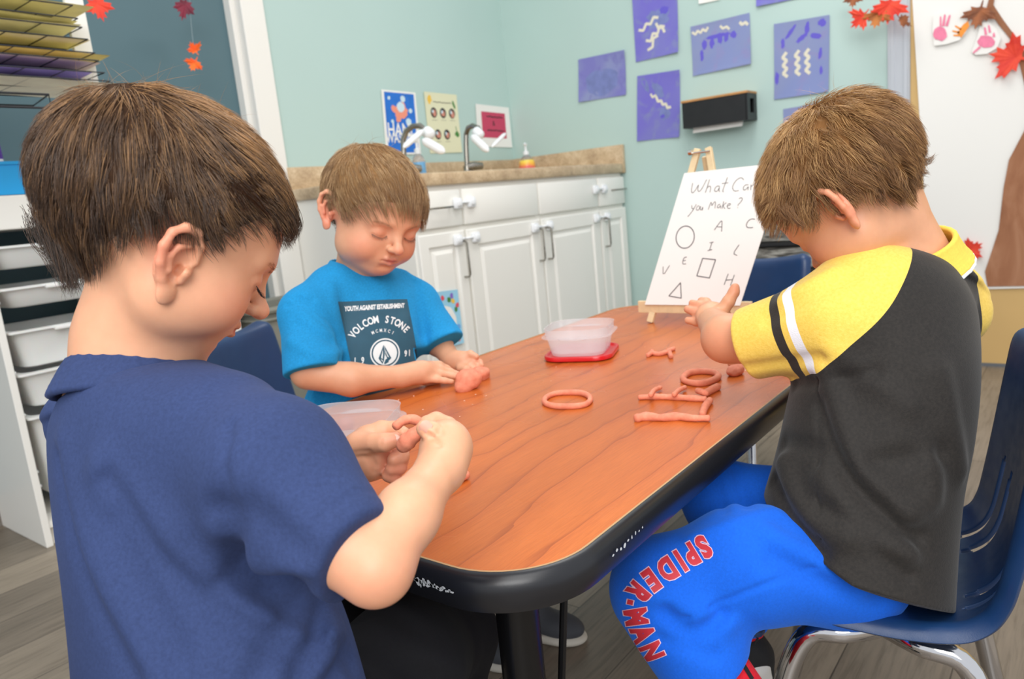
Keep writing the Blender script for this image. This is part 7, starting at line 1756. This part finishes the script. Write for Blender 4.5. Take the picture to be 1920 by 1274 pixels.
# raglan shirt
AY, BY = cam_dir(.70, 0, .70), cam_dir(.70, 0, -.70)
FG = 1.7
sy2 = [loft([(1.0321, 0.1833, 0.6674), (1.0209, 0.1848, 0.6530), (1.0016, 0.1919, 0.6235), (0.9651, 0.1944, 0.5611), (0.9326, 0.1992, 0.4963), (0.9012, 0.2051, 0.4392), (0.8756, 0.2102, 0.3881), (0.8476, 0.2136, 0.3261)],
            [.066, .088, .108, .112, .108, .106, .108, .112], [.052, .066, .086, .096, .100, .100, .104, .108], AY, BY, k=.03, cap=.006, pw=2.15)]
sy2 += [seg((0.9391, 0.2140, 0.6532), (0.8989, 0.2397, 0.6251), .052, .052, k=.04), seg((0.8989, 0.2397, 0.6251), (0.9023, 0.3469, 0.5892), .052, .0455, k=.02),
        seg((1.0834, 0.1567, 0.6304), (1.1134, 0.1498, 0.5973), .044, .044, k=.03), seg((1.1134, 0.1498, 0.5973), (1.1600, 0.2509, 0.5038), .044, .040, k=.02)]
hemY = Vector((0.9012, 0.3403, 0.5898)); hemYn = (Vector((0.9012, 0.3403, 0.5898))-Vector((0.8982, 0.2516, 0.6186))).normalized()
hyc = only_near(plane_cut(hemY, hemYn, .004), hemY, .09)
bh = Vector((0.8239, 0.2243, 0.3713)); bhn = Vector(unit(np.cross(A_((0.8201, 0.1360, 0.3335))-A_((0.8387, 0.3030, 0.4229)), A_((0.9976, 0.2434, 0.3452))-A_((0.8387, 0.3030, 0.4229)))))
if bhn.z > 0: bhn = -bhn
bhc = plane_cut(Vector((0.8039, 0.2189, 0.3785)), bhn, .003)
sy2 += [fold((0.8169, 0.2315, 0.5820), (0.7705, 0.2220, 0.4118), -.0016, .003, mid=(0.7879, 0.2272, 0.5012)),
        fold((0.8113, 0.2228, 0.5840), (0.7910, 0.1422, 0.4491), .0070, .014, mid=(0.7795, 0.1894, 0.5035)), fold((0.8008, 0.2260, 0.5511), (0.7920, 0.1326, 0.4215), -.0055, .010, mid=(0.7850, 0.1911, 0.4779)), fold((0.7910, 0.1422, 0.4491), (0.8368, 0.1304, 0.4921), .006, .014, mid=(0.8198, 0.1251, 0.4582)), fold((0.7916, 0.1719, 0.4960), (0.8555, 0.1234, 0.4926), -.004, .012),
        fold((0.7763, 0.2180, 0.4768), (0.7821, 0.1405, 0.4067), .006, .013, mid=(0.7670, 0.1822, 0.4278)), fold((0.7756, 0.2103, 0.4484), (0.7776, 0.1397, 0.3855), -.004, .010), fold((0.8019, 0.2679, 0.4783), (0.7853, 0.2026, 0.4094), .006, .012, mid=(0.7731, 0.2427, 0.4372)), fold((0.8004, 0.2800, 0.4578), (0.7776, 0.2227, 0.3898), -.005, .009),
        fold((0.8474, 0.2681, 0.5594), (0.8424, 0.1822, 0.5790), -.003, .009), fold((0.8195, 0.2191, 0.6057), (0.8240, 0.1481, 0.5519), .003, .014), fold((0.8261, 0.2752, 0.4946), (0.8077, 0.2345, 0.4997), -.004, .010), fold((0.8839, 0.1282, 0.5723), (0.8985, 0.1090, 0.4615), .004, .016),
        fold((0.8790, 0.2335, 0.6839), (0.8801, 0.2880, 0.6532), .0025, .010), fold((0.8816, 0.2118, 0.6772), (0.8636, 0.3019, 0.6304), -.002, .010), fold((0.8748, 0.3341, 0.5676), (0.8317, 0.2336, 0.5963), -.003, .008)]
sy2 += [hyc, bhc, hollow(hemY, hemYn, .03, .0055, hemY, .09), hollow(Vector((0.8039, 0.2189, 0.3785)), bhn, .04, .0055)]
ny = A_((1.0301, 0.1829, 0.6795)); nyd = unit(A_((1.0028, 0.2024, 0.7442))-A_((1.0335, 0.1859, 0.6552)))
sy2.append(seg(ny+nyd*.06, ny-nyd*.016, .0545, .0535, k=.004, op='sub'))
def dashed(V): return V
p1, p2 = A_((0.9414, 0.1661, 0.6935)), A_((0.8228, 0.2120, 0.5960)); n_r = unit(np.cross(p2-p1, cam_dir(.18, .10, 1.0)));
if np.dot(n_r, cam_dir(-1, 0, 0)) < 0: n_r = -n_r
p3, p4 = A_((1.0499, 0.1185, 0.6894)), A_((1.0510, 0.0979, 0.6256)); n_s = unit(np.cross(p4-p3, cam_dir(0, 0, 1)));
if np.dot(n_s, cam_dir(1, 0, 0)) < 0: n_s = -n_s
axs = unit(A_((0.9012, 0.3403, 0.5898))-A_((0.8989, 0.2397, 0.6251))); hq = A_((0.9012, 0.3403, 0.5898))
def yattr(V):
    f1 = (V-p1)@n_r+.010*np.exp(-(((V-(p1+p2)/2)**2).sum(1))/.0025)
    bow = .0
    f2 = (V-p3)@n_s-.004; low = (V-A_((1.0373, 0.1000, 0.5759)))@A_(cam_dir(0, 1, 0)); f2 = np.minimum(f2, low)
    t = -(V-hq)@axs
    return {'raglan': np.maximum(f1, f2), 'along': t}
def raglan_mat():
    t = NT('yellow_black_jersey'); t.set(Roughness=0.75)
    ra = t.attr('raglan').outputs['Fac']; al = t.attr('along').outputs['Fac']
    isy = t.math('GREATER_THAN', ra, 0.0)
    def band(lo, hi): return t.math('MULTIPLY', t.math('GREATER_THAN', al, lo), t.math('LESS_THAN', al, hi))
    n = t.noise(300, 2); yl = t.ramp(n, [(0.3, lin((232, 194, 82))), (0.7, lin((242, 206, 98)))]); bk = t.ramp(n, [(0.3, lin((33, 30, 28))), (0.7, lin((43, 39, 36)))])
    blk = t.math('MULTIPLY', isy, band(.0545, .0665)); wh = t.math('MULTIPLY', isy, band(.0745, .0865))
    c = t.mix(isy, bk, yl); c = t.mix(blk, c, srgb(48, 42, 38)); c = t.mix(wh, c, srgb(238, 240, 246)); t.base(c)
    vo = t.n('ShaderNodeTexVoronoi'); vo.inputs['Scale'].default_value = 620; t.l(t.coord(), vo.inputs['Vector'])
    t.bump(vo.outputs['Distance'], .35, .0005); t.b.inputs['Sheen Weight'].default_value = .12; t.set(**{'Specular_IOR_Level': 0.3}); return t.m
M_rag = raglan_mat()
shY = sdf_mesh('raglan_shirt', sy2, .0019, M_rag, yel, yattr, it=2)
M_yelcloth = cloth('yellow_collar_cloth', (238, 202, 88), weave=700, bump=.2, sheen=.1, fuzz=.03)
collar_ring(yel, M_yelcloth, ny-nyd*.006, nyd, AY, .0555, [(.020, -.0015), (.016, -.001), (.012, .000), (.008, .001), (.004, .002), (.0, .0035), (-.004, .005), (-.008, .007), (-.012, .009)], .0034)
collar_ring(yel, simple('white_piping', (240, 242, 246), .7), ny-nyd*.006, nyd, AY, .0545, [(-.0125, .0098), (-.0155, .0118)], .0028, 'collar_piping')
# trousers
M_royal = cloth('royal_blue_fleece', (20, 96, 214), weave=600, bump=.35, sheen=.45, fuzz=.05)
FG = 1.6
ty = [seg((0.8521, 0.2144, 0.3473), (0.9384, 0.2044, 0.3485), .062, .06, k=.05), seg((0.8379, 0.2167, 0.3501), (0.7666, 0.3021, 0.3634), .066, .062, k=.04), seg((0.7666, 0.3021, 0.3634), (0.7123, 0.3801, 0.3422), .062, .054, k=.03), seg((0.7094, 0.3824, 0.3377), (0.7077, 0.3471, 0.2950), .054, .052, k=.03), seg((0.7077, 0.3471, 0.2950), (0.6977, 0.3232, 0.2554), .052, .045, k=.03),
      seg((0.9917, 0.2159, 0.3379), (0.9201, 0.3963, 0.3674), .064, .050, k=.03), seg((0.9201, 0.3963, 0.3674), (0.9070, 0.3590, 0.2436), .048, .036, k=.02), seg((0.9070, 0.3590, 0.2436), (0.9001, 0.3590, 0.2153), .036, .034, k=.01),
      fold((0.6600, 0.3389, 0.3401), (0.7504, 0.2234, 0.3870), -.0022, .003, mid=(0.7025, 0.2780, 0.3690)), fold((0.6712, 0.3570, 0.3383), (0.6802, 0.2993, 0.3470), -.006, .010, mid=(0.6591, 0.3208, 0.3304)), fold((0.7381, 0.2659, 0.4227), (0.7874, 0.1825, 0.3514), .005, .012), fold((0.6595, 0.3812, 0.3698), (0.6905, 0.2983, 0.3323), .004, .014),
      fold((0.7743, 0.2721, 0.4312), (0.7144, 0.3411, 0.4108), .003, .010), fold((0.8960, 0.3620, 0.4239), (0.8945, 0.3491, 0.3747), -.003, .008), fold((0.8853, 0.3938, 0.4304), (0.8761, 0.3709, 0.3706), -.002, .007), fold((0.6617, 0.3605, 0.3103), (0.6766, 0.3060, 0.3000), -.003, .009), fold((0.7265, 0.2571, 0.3994), (0.7954, 0.1685, 0.3386), -.004, .012)]
cuff = Vector((0.7102, 0.3084, 0.2582)); cun = (Vector((0.7130, 0.2918, 0.2423))-Vector((0.7062, 0.3434, 0.3036))).normalized()
ty += [only_near(plane_cut(cuff, cun, .004), cuff, .07)]
trY = sdf_mesh('trousers', ty, .0021, M_royal, yel, it=2)
castY = surface_caster(trY); dY = (Vector((0.6595, 0.3491, 0.3719))-CAM).normalized()
M_redink = simple('red_print_ink', (196, 44, 58), .6, noise=.06, nscale=80); M_pinkink = simple('pale_pink_outline', (226, 190, 210), .6)
base_l = [('S', 1318, 1024, -28), ('P', 1295, 1037, -29), ('I', 1275, 1050, -31), ('D', 1250, 1066, -32), ('E', 1221, 1086, -36), ('R', 1196, 1109, -50), ('-', 1186, 1131, -78), ('M', 1190, 1158, -100), ('A', 1203, 1190, -112), ('N', 1219, 1224, -116)]
fr0 = Vector((0.6760, 0.3579, 0.3612)); frx = (Vector((0.7115, 0.3117, 0.3555))-fr0)/100; fry = (Vector((0.6881, 0.3601, 0.4184))-fr0)/100
def PYp(x, y): return fr0+frx*(x-1250)+fry*(1110-y)
o1 = []; o2 = []
for ch, cx, cy_, ang in base_l:
    dx_, dy_ = -math.cos(math.radians(ang)), -math.sin(math.radians(-ang))*-1
    # reading direction runs towards the knee and then down the shin
    a = math.radians(180-ang); rx, ry = math.cos(a), -math.sin(a); rx, ry = -math.cos(math.radians(-ang)), math.sin(math.radians(-ang)); ux, uy = -ry, rx
    ux, uy = (ry, -rx) if (ry*0+(-rx)*1) > 0 or ang < -70 else (ux, uy)
    for lst, sz, bd in ((o1, 58, 3.2), (o2, 58, 5.2)):
        vs, fs = text_verts(ch, sz, bd, sx=.70 if ch not in '-' else .45); lst.append(([(cx+rx*v.x+ux*v.y, cy_+ry*v.x+uy*v.y) for v in vs], fs))
printed('print_outline', M_pinkink, o2, .0008, yel, castY, dY, PYp, 5.0); printed('print_lettering', M_redink, o1, .0014, yel, castY, dY, PYp, 5.0)
# socks and shoes
M_redsock = cloth('red_sock_knit', (206, 30, 44), weave=500, bump=.4, sheen=.2)
sk = sdf_mesh('sock', [seg((0.7116, 0.3161, 0.2627), (0.7088, 0.2832, 0.2231), .031, .030, k=.01)], .002, M_redsock, yel, it=2)
pa, pb_2 = Vector((0.6902, 0.2910, 0.3070)), Vector((0.6873, 0.2692, 0.2769)); sd = (pb_2-pa).cross(FWD).normalized()*.0022
printed('sock_stripe', simple('black_sock_line', (20, 18, 20), .8), [([(k/20, e) for e in (-1, 1) for k in range(21)], [(k, k+1, 22+k, 21+k) for k in range(20)])], .001, yel, surface_caster(sk), (pa-CAM).normalized(), lambda x, y: pa.lerp(pb_2, x)+sd*y)
sdf_mesh('sock', [seg((0.9008, 0.3605, 0.2225), (0.9003, 0.3649, 0.1812), .029, .027, k=.01)], .002, M_redsock, yel, it=2)
M_shoeB = simple('black_knit_shoe', (26, 26, 28), .8, bump=.4, bscale=400)

sh = sdf_mesh('shoe', [seg((0.8994, 0.3648, 0.1769), (0.8923, 0.3511, 0.1562), .026, .029, k=.01), seg((0.8923, 0.3511, 0.1562), (0.8931, 0.3434, 0.1340), .029, .022, k=.01)], .002, M_shoeB, yel, it=2)
tag(sdf_mesh('toe_cap', [seg((0.8820, 0.3418, 0.1478), (0.8828, 0.3368, 0.1346), .022, .017, k=.01)], .002, simple('white_rubber', (226, 224, 220), .5), sh, it=2), 'white rubber toe cap')
b = BM(); b.tube([(0.8775, 0.3485, 0.1944), (0.8750, 0.3386, 0.2051), (0.8721, 0.3327, 0.2008), (0.8677, 0.3363, 0.1944)], .0016, 6); b.build('lace', M_shoeB, sh, smooth=True)
shoe(yel, (.66, .235, .0), (.66, .375, .0), M_shoeB, bpy.data.materials['white_rubber'])
p = Vector((1.1228, 0.4436, 0.5007)); lumpmesh('dough_lump', (1.0822, 0.4302, 0.5080), .008, 41, 'small dough piece under the right hand of the boy in yellow and black', (1.5, 1, .8))
